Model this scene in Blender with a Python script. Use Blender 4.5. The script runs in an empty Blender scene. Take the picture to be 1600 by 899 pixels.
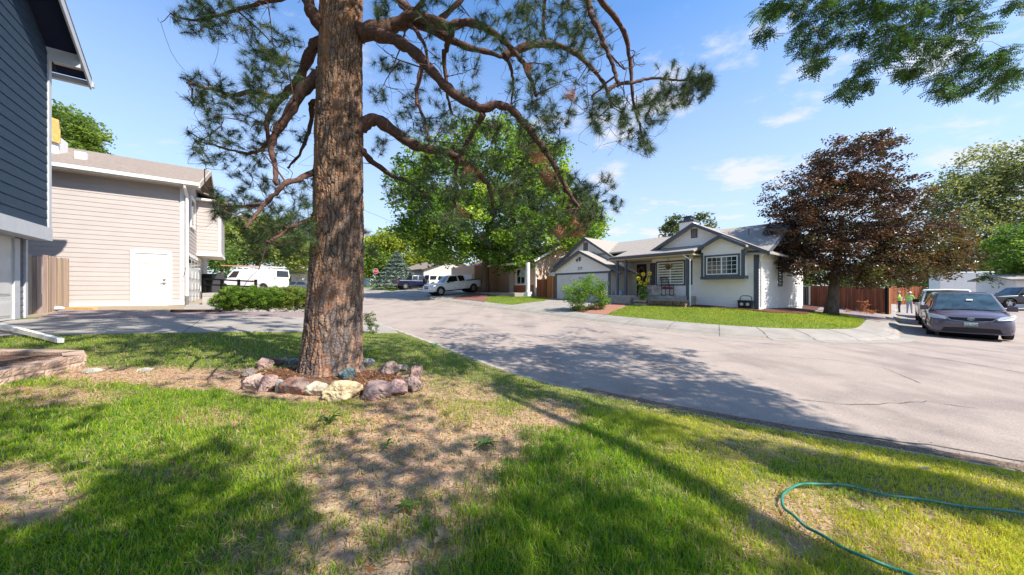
import bpy, bmesh, math, random
import numpy as np
from mathutils import Vector, Matrix
random.seed(7); RNG = np.random.default_rng(11)
R = math.radians
scene = bpy.context.scene
COL = scene.collection

# ------------------------------------------------------------------ camera
CZ = 1.3; F = 519.0; HX = 800.0; HY = 451.0
cam = bpy.data.objects.new('camera', bpy.data.cameras.new('camera'))
COL.objects.link(cam); scene.camera = cam
cam.location = (0, 0, CZ); cam.rotation_euler = (R(90), 0, 0)
cam.data.sensor_width = 36; cam.data.lens = 36 * F / 1600
cam.data.shift_y = 1.5 / 1600
cam.data.clip_start = 0.05; cam.data.clip_end = 3000

# ------------------------------------------------------------------ light
SUN_EL = R(47); SH = Vector((0.868, -0.495, 0)).normalized()      # horizontal direction TOWARDS the sun
SUND = Vector((SH.x * math.cos(SUN_EL), SH.y * math.cos(SUN_EL), math.sin(SUN_EL)))
sl = bpy.data.lights.new('sun', 'SUN'); sl.energy = 3.4; sl.angle = R(0.5); sl.color = (1.0, 0.93, 0.83)
so = bpy.data.objects.new('sun', sl); COL.objects.link(so)
so.rotation_euler = SUND.to_track_quat('Z', 'Y').to_euler()
scene.view_settings.view_transform = 'Standard'; scene.view_settings.look = 'None'
scene.view_settings.exposure = 1.42; scene.view_settings.gamma = 1
w = bpy.data.worlds.new('World'); scene.world = w; w.use_nodes = True
nt = w.node_tree; nt.nodes.clear()
def wn(t, **k):
    n = nt.nodes.new(t)
    for a, b in k.items(): setattr(n, a, b)
    return n
L = nt.links.new
out = wn('ShaderNodeOutputWorld'); bg = wn('ShaderNodeBackground'); bg.inputs['Strength'].default_value = 0.15
sky = wn('ShaderNodeTexSky', sky_type='NISHITA', sun_disc=False, sun_elevation=SUN_EL)
sky.sun_rotation = math.atan2(SH.x, SH.y)
sky.air_density = 1.0; sky.dust_density = 0.7; sky.ozone_density = 1.6; sky.altitude = 1600
tc = wn('ShaderNodeTexCoord'); sep = wn('ShaderNodeSeparateXYZ'); L(tc.outputs['Generated'], sep.inputs[0])
# clouds: project direction onto a high plane, layered noise
mx = wn('ShaderNodeMath', operation='ADD'); mx.inputs[1].default_value = 0.12; L(sep.outputs['Z'], mx.inputs[0])
dv = wn('ShaderNodeVectorMath', operation='DIVIDE'); L(tc.outputs['Generated'], dv.inputs[0])
cb = wn('ShaderNodeCombineXYZ')
for i in range(3): L(mx.outputs[0], cb.inputs[i])
L(cb.outputs[0], dv.inputs[1])
mp = wn('ShaderNodeMapping'); mp.inputs['Scale'].default_value = (1.25, 1.45, 0.0); mp.inputs['Location'].default_value = (2.75, 1.15, 0)
L(dv.outputs[0], mp.inputs['Vector'])
nz = wn('ShaderNodeTexNoise'); nz.inputs['Scale'].default_value = 1.6; nz.inputs['Detail'].default_value = 9; nz.inputs['Roughness'].default_value = 0.58
L(mp.outputs[0], nz.inputs['Vector'])
# more cloud to the right (x) side
gx = wn('ShaderNodeMapRange'); gx.inputs['From Min'].default_value = -0.6; gx.inputs['From Max'].default_value = 0.9
gx.inputs['To Min'].default_value = -0.06; gx.inputs['To Max'].default_value = 0.075; L(sep.outputs['X'], gx.inputs['Value'])
ad = wn('ShaderNodeMath', operation='ADD'); L(nz.outputs['Fac'], ad.inputs[0]); L(gx.outputs[0], ad.inputs[1])
cr = wn('ShaderNodeMapRange', interpolation_type='SMOOTHSTEP'); cr.inputs['From Min'].default_value = 0.555; cr.inputs['From Max'].default_value = 0.70; cr.inputs['To Max'].default_value = 0.85
L(ad.outputs[0], cr.inputs['Value'])
# horizon whitening (summer haze in the sky itself)
hz = wn('ShaderNodeMapRange'); hz.inputs['From Min'].default_value = 0.0; hz.inputs['From Max'].default_value = 0.62
hz.inputs['To Min'].default_value = 0.95; hz.inputs['To Max'].default_value = 0.0; L(sep.outputs['Z'], hz.inputs['Value'])
hm = wn('ShaderNodeMix', data_type='RGBA'); L(hz.outputs[0], hm.inputs['Factor'])
tint = wn('ShaderNodeMix', data_type='RGBA', blend_type='MULTIPLY'); tint.inputs['Factor'].default_value = 1
L(sky.outputs[0], tint.inputs['A']); tint.inputs['B'].default_value = (0.56, 0.76, 0.90, 1)
L(tint.outputs['Result'], hm.inputs['A']); hm.inputs['B'].default_value = (1.9, 2.08, 2.3, 1)
cm = wn('ShaderNodeMix', data_type='RGBA'); L(cr.outputs[0], cm.inputs['Factor']); L(hm.outputs['Result'], cm.inputs['A']); cm.inputs['B'].default_value = (2.4, 2.42, 2.5, 1)
L(cm.outputs['Result'], bg.inputs['Color']); L(bg.outputs[0], out.inputs[0])
scene.cycles.max_bounces = 5; scene.cycles.diffuse_bounces = 3; scene.cycles.glossy_bounces = 2
scene.cycles.transmission_bounces = 3; scene.cycles.transparent_max_bounces = 8
scene.cycles.use_adaptive_sampling = True
scene.cycles.sample_clamp_indirect = 4

# ------------------------------------------------------------------ helpers
def srgb(r, g, b):
    f = lambda c: (c / 255 / 12.92) if c / 255 <= 0.04045 else ((c / 255 + 0.055) / 1.055) ** 2.4
    return (f(r), f(g), f(b))
MATS = {}
def mat(name, col, rough=0.8, col2=None, scale=4.0, detail=6, bump=0.0, bscale=None, metal=0.0, spec=0.3,
        stretch=(1, 1, 1), lo=0.35, hi=0.65, transl=0.0, attr=None, coat=0.0, sub=None):
    if name in MATS: return MATS[name]
    m = bpy.data.materials.new(name); MATS[name] = m; m.use_nodes = True
    n = m.node_tree.nodes; l = m.node_tree.links.new
    p = n['Principled BSDF']; p.inputs['Roughness'].default_value = rough; p.inputs['Metallic'].default_value = metal
    p.inputs['Specular IOR Level'].default_value = spec
    if coat: p.inputs['Coat Weight'].default_value = coat; p.inputs['Coat Roughness'].default_value = 0.04
    c = (*col, 1); p.inputs['Base Color'].default_value = c
    src = None
    tc = n.new('ShaderNodeTexCoord'); mp = n.new('ShaderNodeMapping'); mp.inputs['Scale'].default_value = stretch
    l(tc.outputs['Object'], mp.inputs['Vector'])
    if col2 is not None:
        nz = n.new('ShaderNodeTexNoise'); nz.inputs['Scale'].default_value = scale; nz.inputs['Detail'].default_value = detail
        nz.inputs['Roughness'].default_value = 0.62
        l(mp.outputs[0], nz.inputs['Vector'])
        mr = n.new('ShaderNodeMapRange'); mr.inputs['From Min'].default_value = lo; mr.inputs['From Max'].default_value = hi
        l(nz.outputs['Fac'], mr.inputs['Value'])
        mi = n.new('ShaderNodeMix'); mi.data_type = 'RGBA'; l(mr.outputs[0], mi.inputs['Factor'])
        mi.inputs['A'].default_value = c; mi.inputs['B'].default_value = (*col2, 1); src = mi.outputs['Result']
    if attr:
        at = n.new('ShaderNodeAttribute'); at.attribute_name = attr
        if src is None: src = at.outputs['Color']
        else:
            mu = n.new('ShaderNodeMix'); mu.data_type = 'RGBA'; mu.blend_type = 'MULTIPLY'; mu.inputs['Factor'].default_value = 1
            l(src, mu.inputs['A']); l(at.outputs['Color'], mu.inputs['B']); src = mu.outputs['Result']
    if src is not None: l(src, p.inputs['Base Color'])
    if bump:
        nb = n.new('ShaderNodeTexNoise'); nb.inputs['Scale'].default_value = bscale or scale * 4; nb.inputs['Detail'].default_value = 5
        l(mp.outputs[0], nb.inputs['Vector'])
        bp = n.new('ShaderNodeBump'); bp.inputs['Strength'].default_value = bump; bp.inputs['Distance'].default_value = 0.02
        l(nb.outputs['Fac'], bp.inputs['Height']); l(bp.outputs[0], p.inputs['Normal'])
    if transl:
        tr = n.new('ShaderNodeBsdfTranslucent'); ms = n.new('ShaderNodeMixShader'); ms.inputs[0].default_value = transl
        if src is not None:
            g = n.new('ShaderNodeMix'); g.data_type = 'RGBA'; g.blend_type = 'MULTIPLY'; g.inputs['Factor'].default_value = 1
            l(src, g.inputs['A']); g.inputs['B'].default_value = (1.9, 1.7, 0.7, 1); l(g.outputs['Result'], tr.inputs['Color'])
        else: tr.inputs['Color'].default_value = (col[0] * 1.9, col[1] * 1.7, col[2] * .7, 1)
        o = n['Material Output']; l(p.outputs[0], ms.inputs[1]); l(tr.outputs[0], ms.inputs[2]); l(ms.outputs[0], o.inputs['Surface'])
    return m

class MB:
    def __init__(s): s.v = []; s.f = []; s.mi = []; s.col = []
    def add(s, vs, fs, mi=0, col=None):
        k = len(s.v); s.v += [tuple(p) for p in vs]; s.f += [tuple(i + k for i in f) for f in fs]; s.mi += [mi] * len(fs)
        if col is not None: s.col += [col] * len(vs)
        return s
    def box(s, c, d, rz=0, mi=0, col=None):
        x, y, z = (t / 2 for t in d); ca, sa = math.cos(rz), math.sin(rz)
        vs = [(c[0] + ca * i * x - sa * j * y, c[1] + sa * i * x + ca * j * y, c[2] + k * z) for k in (-1, 1) for j in (-1, 1) for i in (-1, 1)]
        return s.add(vs, [(0, 2, 3, 1), (4, 5, 7, 6), (0, 1, 5, 4), (2, 6, 7, 3), (0, 4, 6, 2), (1, 3, 7, 5)], mi, col)
    def fbox(s, fr, a0, a1, b0, b1, z0, z1, mi=0):
        vs = [fr(a, b, z) for z in (z0, z1) for b in (b0, b1) for a in (a0, a1)]
        return s.add(vs, [(0, 2, 3, 1), (4, 5, 7, 6), (0, 1, 5, 4), (2, 6, 7, 3), (0, 4, 6, 2), (1, 3, 7, 5)], mi)
    def prism(s, poly, ext, mi=0):
        n = len(poly); e = Vector(ext); vs = [Vector(p) for p in poly] + [Vector(p) + e for p in poly]
        return s.add(vs, [tuple(range(n))[::-1], tuple(range(n, 2 * n))] + [(i, (i + 1) % n, (i + 1) % n + n, i + n) for i in range(n)], mi)
    def tube(s, pts, rad, n=8, mi=0, cap=True, col=None):
        pts = [Vector(p) for p in pts]; m = len(pts)
        if not hasattr(rad, '__len__'): rad = [rad] * m
        k = len(s.v); up = Vector((0, 0, 1)); ref = None
        for i, p in enumerate(pts):
            t = (pts[min(i + 1, m - 1)] - pts[max(i - 1, 0)])
            if t.length < 1e-9: t = Vector((0, 0, 1))
            t.normalize()
            if ref is None: ref = t.orthogonal().normalized()
            ref = (ref - t * ref.dot(t))
            ref = ref.normalized() if ref.length > 1e-6 else t.orthogonal().normalized()
            b = t.cross(ref)
            for j in range(n):
                a = 2 * math.pi * j / n; s.v.append(tuple(p + (ref * math.cos(a) + b * math.sin(a)) * rad[i]))
            if col is not None: s.col += [col] * n
        for i in range(m - 1):
            for j in range(n):
                s.f.append((k + i * n + j, k + i * n + (j + 1) % n, k + (i + 1) * n + (j + 1) % n, k + (i + 1) * n + j)); s.mi.append(mi)
        if cap:
            s.f.append(tuple(range(k, k + n))[::-1]); s.f.append(tuple(range(k + (m - 1) * n, k + m * n))); s.mi += [mi, mi]
        return s
    def cyl(s, c, r, h, n=16, mi=0, r2=None):
        return s.tube([c, (c[0], c[1], c[2] + h)], [r, r if r2 is None else r2], n, mi)
    def build(s, name, m, parent=None, smooth=False, loc=None, subd=0):
        root = parent
        while root is not None and root.parent is not None: root = root.parent
        o0 = Vector(root.location) if root is not None else Vector(loc or (0, 0, 0))
        me = bpy.data.meshes.new(name)
        me.from_pydata([(a - o0.x, b - o0.y, c - o0.z) for a, b, c in s.v], [], s.f)
        for mm in (m if isinstance(m, (list, tuple)) else [m]): me.materials.append(mm)
        if isinstance(m, (list, tuple)): me.polygons.foreach_set('material_index', s.mi)
        if s.col and len(s.col) == len(s.v):
            ca = me.color_attributes.new('tone', 'FLOAT_COLOR', 'POINT')
            ca.data.foreach_set('color', np.array([(c[0], c[1], c[2], 1) for c in s.col], dtype=np.float32).ravel())
        if smooth: me.polygons.foreach_set('use_smooth', [True] * len(me.polygons))
        me.update()
        o = bpy.data.objects.new(name, me); COL.objects.link(o)
        if parent is not None: o.parent = parent
        else: o.location = o0
        if subd:
            md = o.modifiers.new('sub', 'SUBSURF'); md.levels = subd; md.render_levels = subd
        return o
def npmesh(name, V, Fc, m, parent=None, col=None, smooth=False, loc=None, kw=None):
    """V (n,3), Fc (m,k) all same size."""
    root = parent
    while root is not None and root.parent is not None: root = root.parent
    o0 = np.array(root.location if root is not None else (loc or (0, 0, 0)))
    me = bpy.data.meshes.new(name); V = np.asarray(V, dtype=np.float64) - o0; Fc = np.asarray(Fc, dtype=np.int32)
    k = Fc.shape[1]
    me.vertices.add(len(V)); me.vertices.foreach_set('co', V.astype(np.float32).ravel())
    me.loops.add(Fc.size); me.loops.foreach_set('vertex_index', Fc.ravel())
    me.polygons.add(len(Fc)); me.polygons.foreach_set('loop_start', np.arange(0, Fc.size, k, dtype=np.int32))
    try: me.polygons.foreach_set('loop_total', np.full(len(Fc), k, dtype=np.int32))
    except Exception: pass
    if col is not None:
        ca = me.color_attributes.new('tone', 'FLOAT_COLOR', 'POINT'); c4 = np.ones((len(V), 4), dtype=np.float32); c4[:, :3] = col
        ca.data.foreach_set('color', c4.ravel())
    me.materials.append(m); me.update(calc_edges=True)
    me.polygons.foreach_set('use_smooth', np.full(len(Fc), bool(smooth)))
    me.validate()
    o = bpy.data.objects.new(name, me); COL.objects.link(o)
    if parent is not None: o.parent = parent
    else: o.location = tuple(o0)
    return o
def thing(name, label, cat, loc=(0, 0, 0), group=None):
    o = bpy.data.objects.new(name, None); COL.objects.link(o); o.location = loc; o.empty_display_size = .2
    return tag(o, label, cat, group)
def tag(o, label, cat, group=None, kind=None):
    o['label'] = label; o['category'] = cat
    if group: o['group'] = group
    if kind: o['kind'] = kind
    return o
def struct(o, label=None, cat=None):
    o['kind'] = 'structure'
    if label: o['label'] = label
    if cat: o['category'] = cat
    return o

# ------------------------------------------------------------------ terrain
DX, DY = -0.615, 0.788      # direction up the street
NX, NY = 0.788, 0.615       # direction across the street
def zstreet(x, y):
    s = DX * x + DY * y
    return -0.55 + 0.03 * np.clip(s, -15, 60) - 0.015 * np.clip(x - 18, 0, 18) + .03 * np.clip(x - 40, 0, 30)
def ray_street(px, py):
    u = (px - HX) / F; v = (HY - py) / F; Y = 8.0
    for _ in range(60):
        z = float(zstreet(u * Y, Y)); Yn = (z - CZ) / v; Y = 0.5 * Y + 0.5 * min(max(Yn, .5), 300)
    return (u * Y, Y)
near_px = [(600, 508), (655, 528), (720, 551), (775, 573), (830, 593), (910, 612), (1000, 629), (1100, 649), (1200, 667), (1300, 684), (1400, 701), (1500, 718), (1600, 736)]
NE = [ray_street(*p) for p in near_px]
q0 = NX * NE[0][0] + NY * NE[0][1]; s0 = DX * NE[0][0] + DY * NE[0][1]
def sq(s, q): return (DX * s + NX * q, DY * s + NY * q)
far_pts = [sq(s, q0) for s in (400, 200, 120, 80, 60, 45, 35, 28, 22, 17) if s > s0 + 2]
last = NE[-1]; NE = far_pts + NE + [(last[0] + 1.6, last[1] - .85), (last[0] + 4, last[1] - 2.3), (last[0] + 9, last[1] - 5.5), (40, -24), (90, -60)]
farpx = [(650, 466), (740, 479), (840, 492.5), (930, 504.5), (1000, 513.5), (1060, 520), (1120, 526), (1180, 531), (1240, 534.5), (1290, 536.6), (1340, 537.5), (1390, 537.5), (1425, 536.5)]
FE = [ray_street(*p) for p in farpx]
qf = NX * FE[1][0] + NY * FE[1][1]; sf = DX * FE[0][0] + DY * FE[0][1]
VD = Vector((0.755, 0.656, 0)).normalized()   # direction of the side street
FE = [sq(s, qf) for s in (400, 200, 120, 90, 70, 55, 45, 38) if s > sf + 2] + FE + [(14.3 + VD.x * t, 11.7 + VD.y * t) for t in (0.2, 2, 5, 10, 20, 40, 80, 200)]
def resample(P, step, smooth=2):
    P = [np.array(p, float) for p in P]; outp = [P[0]]
    for a, b in zip(P[:-1], P[1:]):
        n = max(1, int(np.linalg.norm(b - a) / (step if np.linalg.norm(a) < 45 else 8)));
        for i in range(1, n + 1): outp.append(a + (b - a) * i / n)
    A = np.array(outp)
    for _ in range(smooth * 3):
        B = A.copy(); B[1:-1] = .25 * A[:-2] + .5 * A[1:-1] + .25 * A[2:]; A = B
    return A
NE = resample(NE, 0.35); FE = resample(FE, 0.4)
def pdist(x, y, PL):
    x = np.asarray(x, float); y = np.asarray(y, float); best = np.full(x.shape, 1e9)
    PL = PL[::1]
    for a, b in zip(PL[:-1], PL[1:]):
        d = b - a; l2 = d @ d + 1e-12; t = np.clip(((x - a[0]) * d[0] + (y - a[1]) * d[1]) / l2, 0, 1)
        best = np.minimum(best, (x - a[0] - t * d[0]) ** 2 + (y - a[1] - t * d[1]) ** 2)
    return np.sqrt(best)
def inpoly(x, y, P):
    x = np.asarray(x, float); y = np.asarray(y, float); c = np.zeros(x.shape, bool); n = len(P); j = n - 1
    for i in range(n):
        xi, yi = P[i]; xj, yj = P[j]
        if yi != yj: c ^= ((yi > y) != (yj > y)) & (x < (xj - xi) * (y - yi) / (yj - yi) + xi)
        j = i
    return c
NP = [tuple(p) for p in NE[::1]] + [(90, -300), (-900, -300), (-900, 500)]
FP = [tuple(p) for p in FE[::1]] + [(600, 500), (0, 900), (-200, 700)]
NEc = NE[::2]; FEc = FE[::2]
def smst(x, a, b): t = np.clip((x - a) / (b - a), 0, 1); return t * t * (3 - 2 * t)
def terrain(x, y, full=False):
    x = np.asarray(x, float); y = np.asarray(y, float)
    z = zstreet(x, y); inN = inpoly(x, y, NP); inF = inpoly(x, y, FP)
    dN = pdist(x, y, NEc); dF = pdist(x, y, FEc)
    rn = 0.10 * smst(dN, 0.05, 0.35) + 0.52 * (1 - np.exp(-np.clip(dN - .3, 0, None) / 3.4))
    amp = .45 + .2 * (1 - smst(DX * x + DY * y, 5, 15)) - .42 * smst(x, 14, 22)
    rf = 0.10 * smst(dF, 0.25, 0.6) + amp * (1 - np.exp(-np.clip(dF - .5, 0, None) / 4.0))
    z = z + np.where(inN, rn, 0) + np.where(inF & ~inN, rf, 0)
    if full: return z, inN, inF & ~inN, dN, dF
    return z
def T(x, y): return float(terrain(np.array([x]), np.array([y]))[0])
def G(px, py, dz=0.0):
    u = (px - HX) / F; v = (HY - py) / F
    Ys = np.concatenate([np.arange(.6, 20, .05), np.arange(20, 90, .25)])
    zs = terrain(u * Ys, Ys) + dz; ray = CZ + v * Ys
    k = np.argmax(ray < zs) if (ray < zs).any() else len(Ys) - 1
    return Vector((u * Ys[k], Ys[k], zs[k]))
def P(px, py, Y): return Vector(((px - HX) / F * Y, Y, CZ + (HY - py) / F * Y))

# ---- value noise in numpy for masks
def vnoise(x, y, sc, seed=0):
    x = x * sc; y = y * sc; xi = np.floor(x).astype(int); yi = np.floor(y).astype(int); fx = x - xi; fy = y - yi
    fx = fx * fx * (3 - 2 * fx); fy = fy * fy * (3 - 2 * fy)
    def h(a, b):
        n = (a * 374761393 + b * 668265263 + seed * 982451653) & 0x7fffffff; n = ((n ^ (n >> 13)) * 1274126177) & 0x7fffffff
        return ((n ^ (n >> 16)) & 0xffff) / 65535.0
    return (h(xi, yi) * (1 - fx) + h(xi + 1, yi) * fx) * (1 - fy) + (h(xi, yi + 1) * (1 - fx) + h(xi + 1, yi + 1) * fx) * fy
def fbm(x, y, sc, seed=0, o=4):
    t = 0; a = .5; tot = 0
    for i in range(o): t = t + a * vnoise(x, y, sc * 2 ** i, seed + i * 17); tot += a; a *= .55
    return t / tot
def topx(x, y, z): return HX + F * x / y, HY - F * (z - CZ) / y
# dryness of the near lawn: ellipses given where they lie on the ground (image coords converted to ground positions once)
DRY = [(620, 750, 130, 110, 1.1), (540, 690, 80, 50, .75), (640, 650, 90, 40, .95), (720, 640, 70, 45, .6), (30, 775, 85, 42, 1.5), (480, 870, 120, 60, .75), (600, 860, 120, 60, .95),
       (220, 588, 190, 12, 1.0), (300, 602, 60, 8, 1.2), (60, 620, 110, 16, .9), (850, 650, 60, 22, .8), (760, 690, 60, 50, .9), (1230, 830, 90, 60, .85), (1330, 780, 80, 25, .5), (330, 655, 60, 16, .6),
       (1130, 870, 60, 40, .5), (1420, 860, 120, 60, .5), (1500, 800, 120, 40, .35), (1200, 700, 120, 22, .35), (520, 600, 130, 24, 1.2), (250, 745, 60, 15, .4), (400, 800, 60, 22, .4), (980, 850, 40, 30, .2)]
def dryness(x, y, z):
    yy = np.maximum(y, .3); px, py = topx(x, yy, z); d = np.zeros_like(x)
    for cx, cy, rx, ry, wgt in DRY:
        rr = ((px - cx) / rx) ** 2 + ((py - cy) / ry) ** 2; d = np.maximum(d, wgt * np.clip(1.35 - rr * .62, 0, 1.1))
    d = np.where(y < .6, .3, d)
    return d
# ------------------------------------------------------------------ palette
M_ground = mat('ground_mat', (1, 1, 1), .95, (.62, .60, .58), 30, 8, bump=.9, bscale=55, attr='tone', lo=.3, hi=.7)
M_asphalt = mat('asphalt', (.385, .318, .272), .9, (.31, .26, .228), 1.1, 9, bump=.35, bscale=90, lo=.3, hi=.72)
def asphalt_detail(m):
    n = m.node_tree.nodes; l = m.node_tree.links.new; p = n['Principled BSDF']; src = p.inputs['Base Color'].links[0].from_socket; tc = n.new('ShaderNodeTexCoord')
    def layer(src, scale, stretch, lo, hi, c, rot=0, detail=4):
        mp = n.new('ShaderNodeMapping'); mp.inputs['Scale'].default_value = stretch; mp.inputs['Rotation'].default_value = (0, 0, rot); l(tc.outputs['Object'], mp.inputs['Vector']); nz = n.new('ShaderNodeTexNoise'); nz.inputs['Scale'].default_value = scale; nz.inputs['Detail'].default_value = detail; l(mp.outputs[0], nz.inputs['Vector'])
        mr = n.new('ShaderNodeMapRange'); mr.inputs['From Min'].default_value = lo; mr.inputs['From Max'].default_value = hi; l(nz.outputs['Fac'], mr.inputs['Value']); mi = n.new('ShaderNodeMix'); mi.data_type = 'RGBA'; mi.blend_type = 'MULTIPLY'; l(mr.outputs[0], mi.inputs['Factor']); l(src, mi.inputs['A']); mi.inputs['B'].default_value = (*c, 1); return mi.outputs['Result']
    src = layer(src, 70, (1, 1, 1), .50, .72, (.55, .55, .56)); src = layer(src, 28, (1, 1, 1), .60, .70, (1.35, 1.3, 1.25)); src = layer(src, 1.2, (1, .12, 1), .48, .72, (.80, .79, .79), rot=-.66, detail=7); src = layer(src, .55, (1, 1, 1), .56, .66, (.84, .83, .84), detail=8)
    l(src, p.inputs['Base Color'])
asphalt_detail(M_asphalt)
M_conc = mat('concrete', (.33, .30, .265), .85, (.26, .235, .205), 1.4, 10, bump=.2, bscale=60)
M_gutter = mat('gutter_concrete', (.42, .39, .35), .9, (.30, .27, .24), 5, 10, bump=.3, bscale=60)
M_gravel = mat('gravel_mat', (.36, .29, .27), .95, (.16, .12, .12), 38, 3, bump=1, bscale=38, lo=.42, hi=.58)
M_redrock = mat('red_rock_gravel', (.30, .13, .10), .95, (.12, .05, .045), 14, 3, bump=1, bscale=18, lo=.4, hi=.6)
M_mulch = mat('mulch', (.16, .065, .035), .95, (.045, .018, .012), 24, 5, bump=1, bscale=30)
M_barkm = mat('mulch_old', (.24, .14, .09), .95, (.07, .035, .025), 45, 5, bump=1, bscale=60)
M_brick = mat('brick_paver', (.36, .17, .12), .9, (.28, .13, .09), 12, 5, bump=.3)
M_white = mat('white_paint', (.78, .77, .75), .55, (.72, .71, .69), 3, 4)
M_slate = mat('slate_trim', (.085, .10, .125), .55, (.07, .083, .105), 5, 4)
M_glass = mat('window_glass', (.015, .02, .02), .03, spec=.9)
M_black = mat('black_plastic', (.015, .015, .017), .5)
M_steel = mat('steel', (.55, .55, .56), .3, metal=1)
M_tyre = mat('tyre_rubber', (.02, .02, .02), .85)
M_dirt = mat('curb_dirt', (.27, .19, .13), .95, (.11, .075, .055), 22, 8, bump=1, bscale=70)

# ------------------------------------------------------------------ ground sheet
def sinhgrid(c, A, lo, hi, n):
    t0, t1 = math.asinh((lo - c) / A), math.asinh((hi - c) / A); return c + A * np.sinh(np.linspace(t0, t1, n))
gx_ = sinhgrid(0, 4.0, -900, 900, 540); gy_ = sinhgrid(2, 4.0, -60, 950, 430)
GX, GY = np.meshgrid(gx_, gy_); gX = GX.ravel(); gY = GY.ravel()
Z, inN, inF, dN, dF = terrain(gX, gY, True)
instreet = ~inN & ~inF
n1 = fbm(gX, gY, 1.3, 3); n2 = fbm(gX, gY, 6, 9); n3 = fbm(gX, gY, 18, 5)
dry = np.where(inN, dryness(gX, gY, Z), 0)
soil = np.array([.46, .285, .205]); thatch = np.array([.50, .375, .25]); gr = np.array([.12, .16, .035]); grs = np.array([.24, .23, .09])
k = np.clip((dry + (n2 - .5) * 1.1 - .25) / .5, 0, 1)[:, None]
c = (gr * (1 - n3[:, None]) + grs * n3[:, None]) * (1 - k) + (soil * (1 - n2[:, None]) + thatch * n2[:, None]) * k * 1.0
ly = np.maximum(gY, .5); PXv, PYv = topx(gX, ly, Z)
def pxpoly(poly): return inpoly(PXv, PYv, poly)
tan = np.array([.36, .29, .20]) * (0.8 + .4 * n2[:, None]); lawn = np.array([.15, .22, .035]) * (0.8 + .4 * n3[:, None])
LAWN_R = [(930, 497), (985, 477), (1075, 480), (1180, 484), (1250, 490), (1310, 489), (1374, 506), (1350, 524), (1240, 524), (1100, 514)]
LAWN_T = [(742, 468), (758, 458), (800, 455), (860, 463), (850, 472), (800, 478), (770, 474)]
LAWN_F = [(560, 446), (625, 449), (628, 458), (610, 456), (585, 452), (560, 450)]
c = np.where(inF[:, None], tan, c)
lm = inF & (pxpoly(LAWN_R) | pxpoly(LAWN_T) | pxpoly(LAWN_F)) & (gY > 3)
c = np.where(lm[:, None], lawn, c)
farn = inN & (gY > 9.3) & (PYv < 500) & (gX < -5); c = np.where(farn[:, None], tan, c)
farg = (np.hypot(gX, gY) > 60) & ~instreet; c = np.where(farg[:, None], np.array([.10, .14, .05]), c)
Z0 = Z - np.where(instreet, .07, 0) + np.where(inN & (gY < 9) & (dN > .5), (n3 - .5) * .05 * np.clip(1 - gY / 12, 0, 1), 0)
nx, ny = len(gx_), len(gy_); I = np.arange(nx * ny).reshape(ny, nx)
Q = np.stack([I[:-1, :-1], I[:-1, 1:], I[1:, 1:], I[1:, :-1]], -1).reshape(-1, 4)
g = npmesh('ground', np.stack([gX, gY, Z0], 1), Q, M_ground, col=c, smooth=True); struct(g)
near_st = instreet | (inN & (dN < .35)) | (inF & (dF < .5))
fs = Q[near_st[Q].any(1)]
us, inv = np.unique(fs, return_inverse=True)
st = npmesh('street', np.stack([gX[us], gY[us], zstreet(gX[us], gY[us]) + .004], 1), inv.reshape(-1, 4), M_asphalt, smooth=True); struct(st)

def strip(name, PL, prof, m, i0=None, i1=None, side=1):
    """prof: list of (distance into the lot, dz, follow) ; follow 0 = street height, 1 = terrain"""
    A = np.array(PL); t = np.gradient(A, axis=0); t /= np.linalg.norm(t, axis=1)[:, None] + 1e-9
    nrm = np.stack([t[:, 1], -t[:, 0]], 1) * side
    A = A[i0:i1]; nrm = nrm[i0:i1]; V = []
    for d, dz, fol in prof:
        p = A + nrm * d; z = terrain(p[:, 0], p[:, 1]) if fol else zstreet(p[:, 0], p[:, 1]); V.append(np.stack([p[:, 0], p[:, 1], z + dz], 1))
    V = np.array(V); n = len(A); k = len(prof); Ii = np.arange(n * k).reshape(k, n)
    Fq = np.stack([Ii[:-1, :-1], Ii[:-1, 1:], Ii[1:, 1:], Ii[1:, :-1]], -1).reshape(-1, 4)
    return npmesh(name, V.reshape(-1, 3), Fq, m)
# which side is the lot?  near lot lies on the camera side
tst = NE[len(NE) // 2]; 
def side_of(PL, inside):
    j = int(np.argmin(np.hypot(PL[:, 0] - PL[len(PL) // 2][0], PL[:, 1] - PL[len(PL) // 2][1]))); t = PL[j + 1] - PL[j]; t /= np.linalg.norm(t)
    p = PL[j] + np.array([t[1], -t[0]]) * 1.0
    return 1 if inpoly(np.array([p[0]]), np.array([p[1]]), inside)[0] else -1
sN = side_of(NE, NP); sF = side_of(FE, FP)
struct(strip('curb', NE, [(-.02, .006, 0), (.24, .03, 0), (.32, .085, 0), (.50, .125, 0), (.54, .02, 0)], M_gutter, side=sN))
struct(strip('sidewalk', FE, [(-.02, .008, 0), (.38, .03, 0), (.52, .105, 0), (.60, .115, 0), (.8, .03, 1), (1.1, .03, 1), (1.45, .03, 1), (1.46, -.05, 1)], M_conc, side=sF))
struct(strip('gutter_debris', NE, [(.04, .012, 0), (-.05, .014, 0), (-.16, .010, 0)], M_dirt, i0=int(np.argmax((NE[:, 0] > .9) & (NE[:, 1] < 8))), side=sN))

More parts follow.
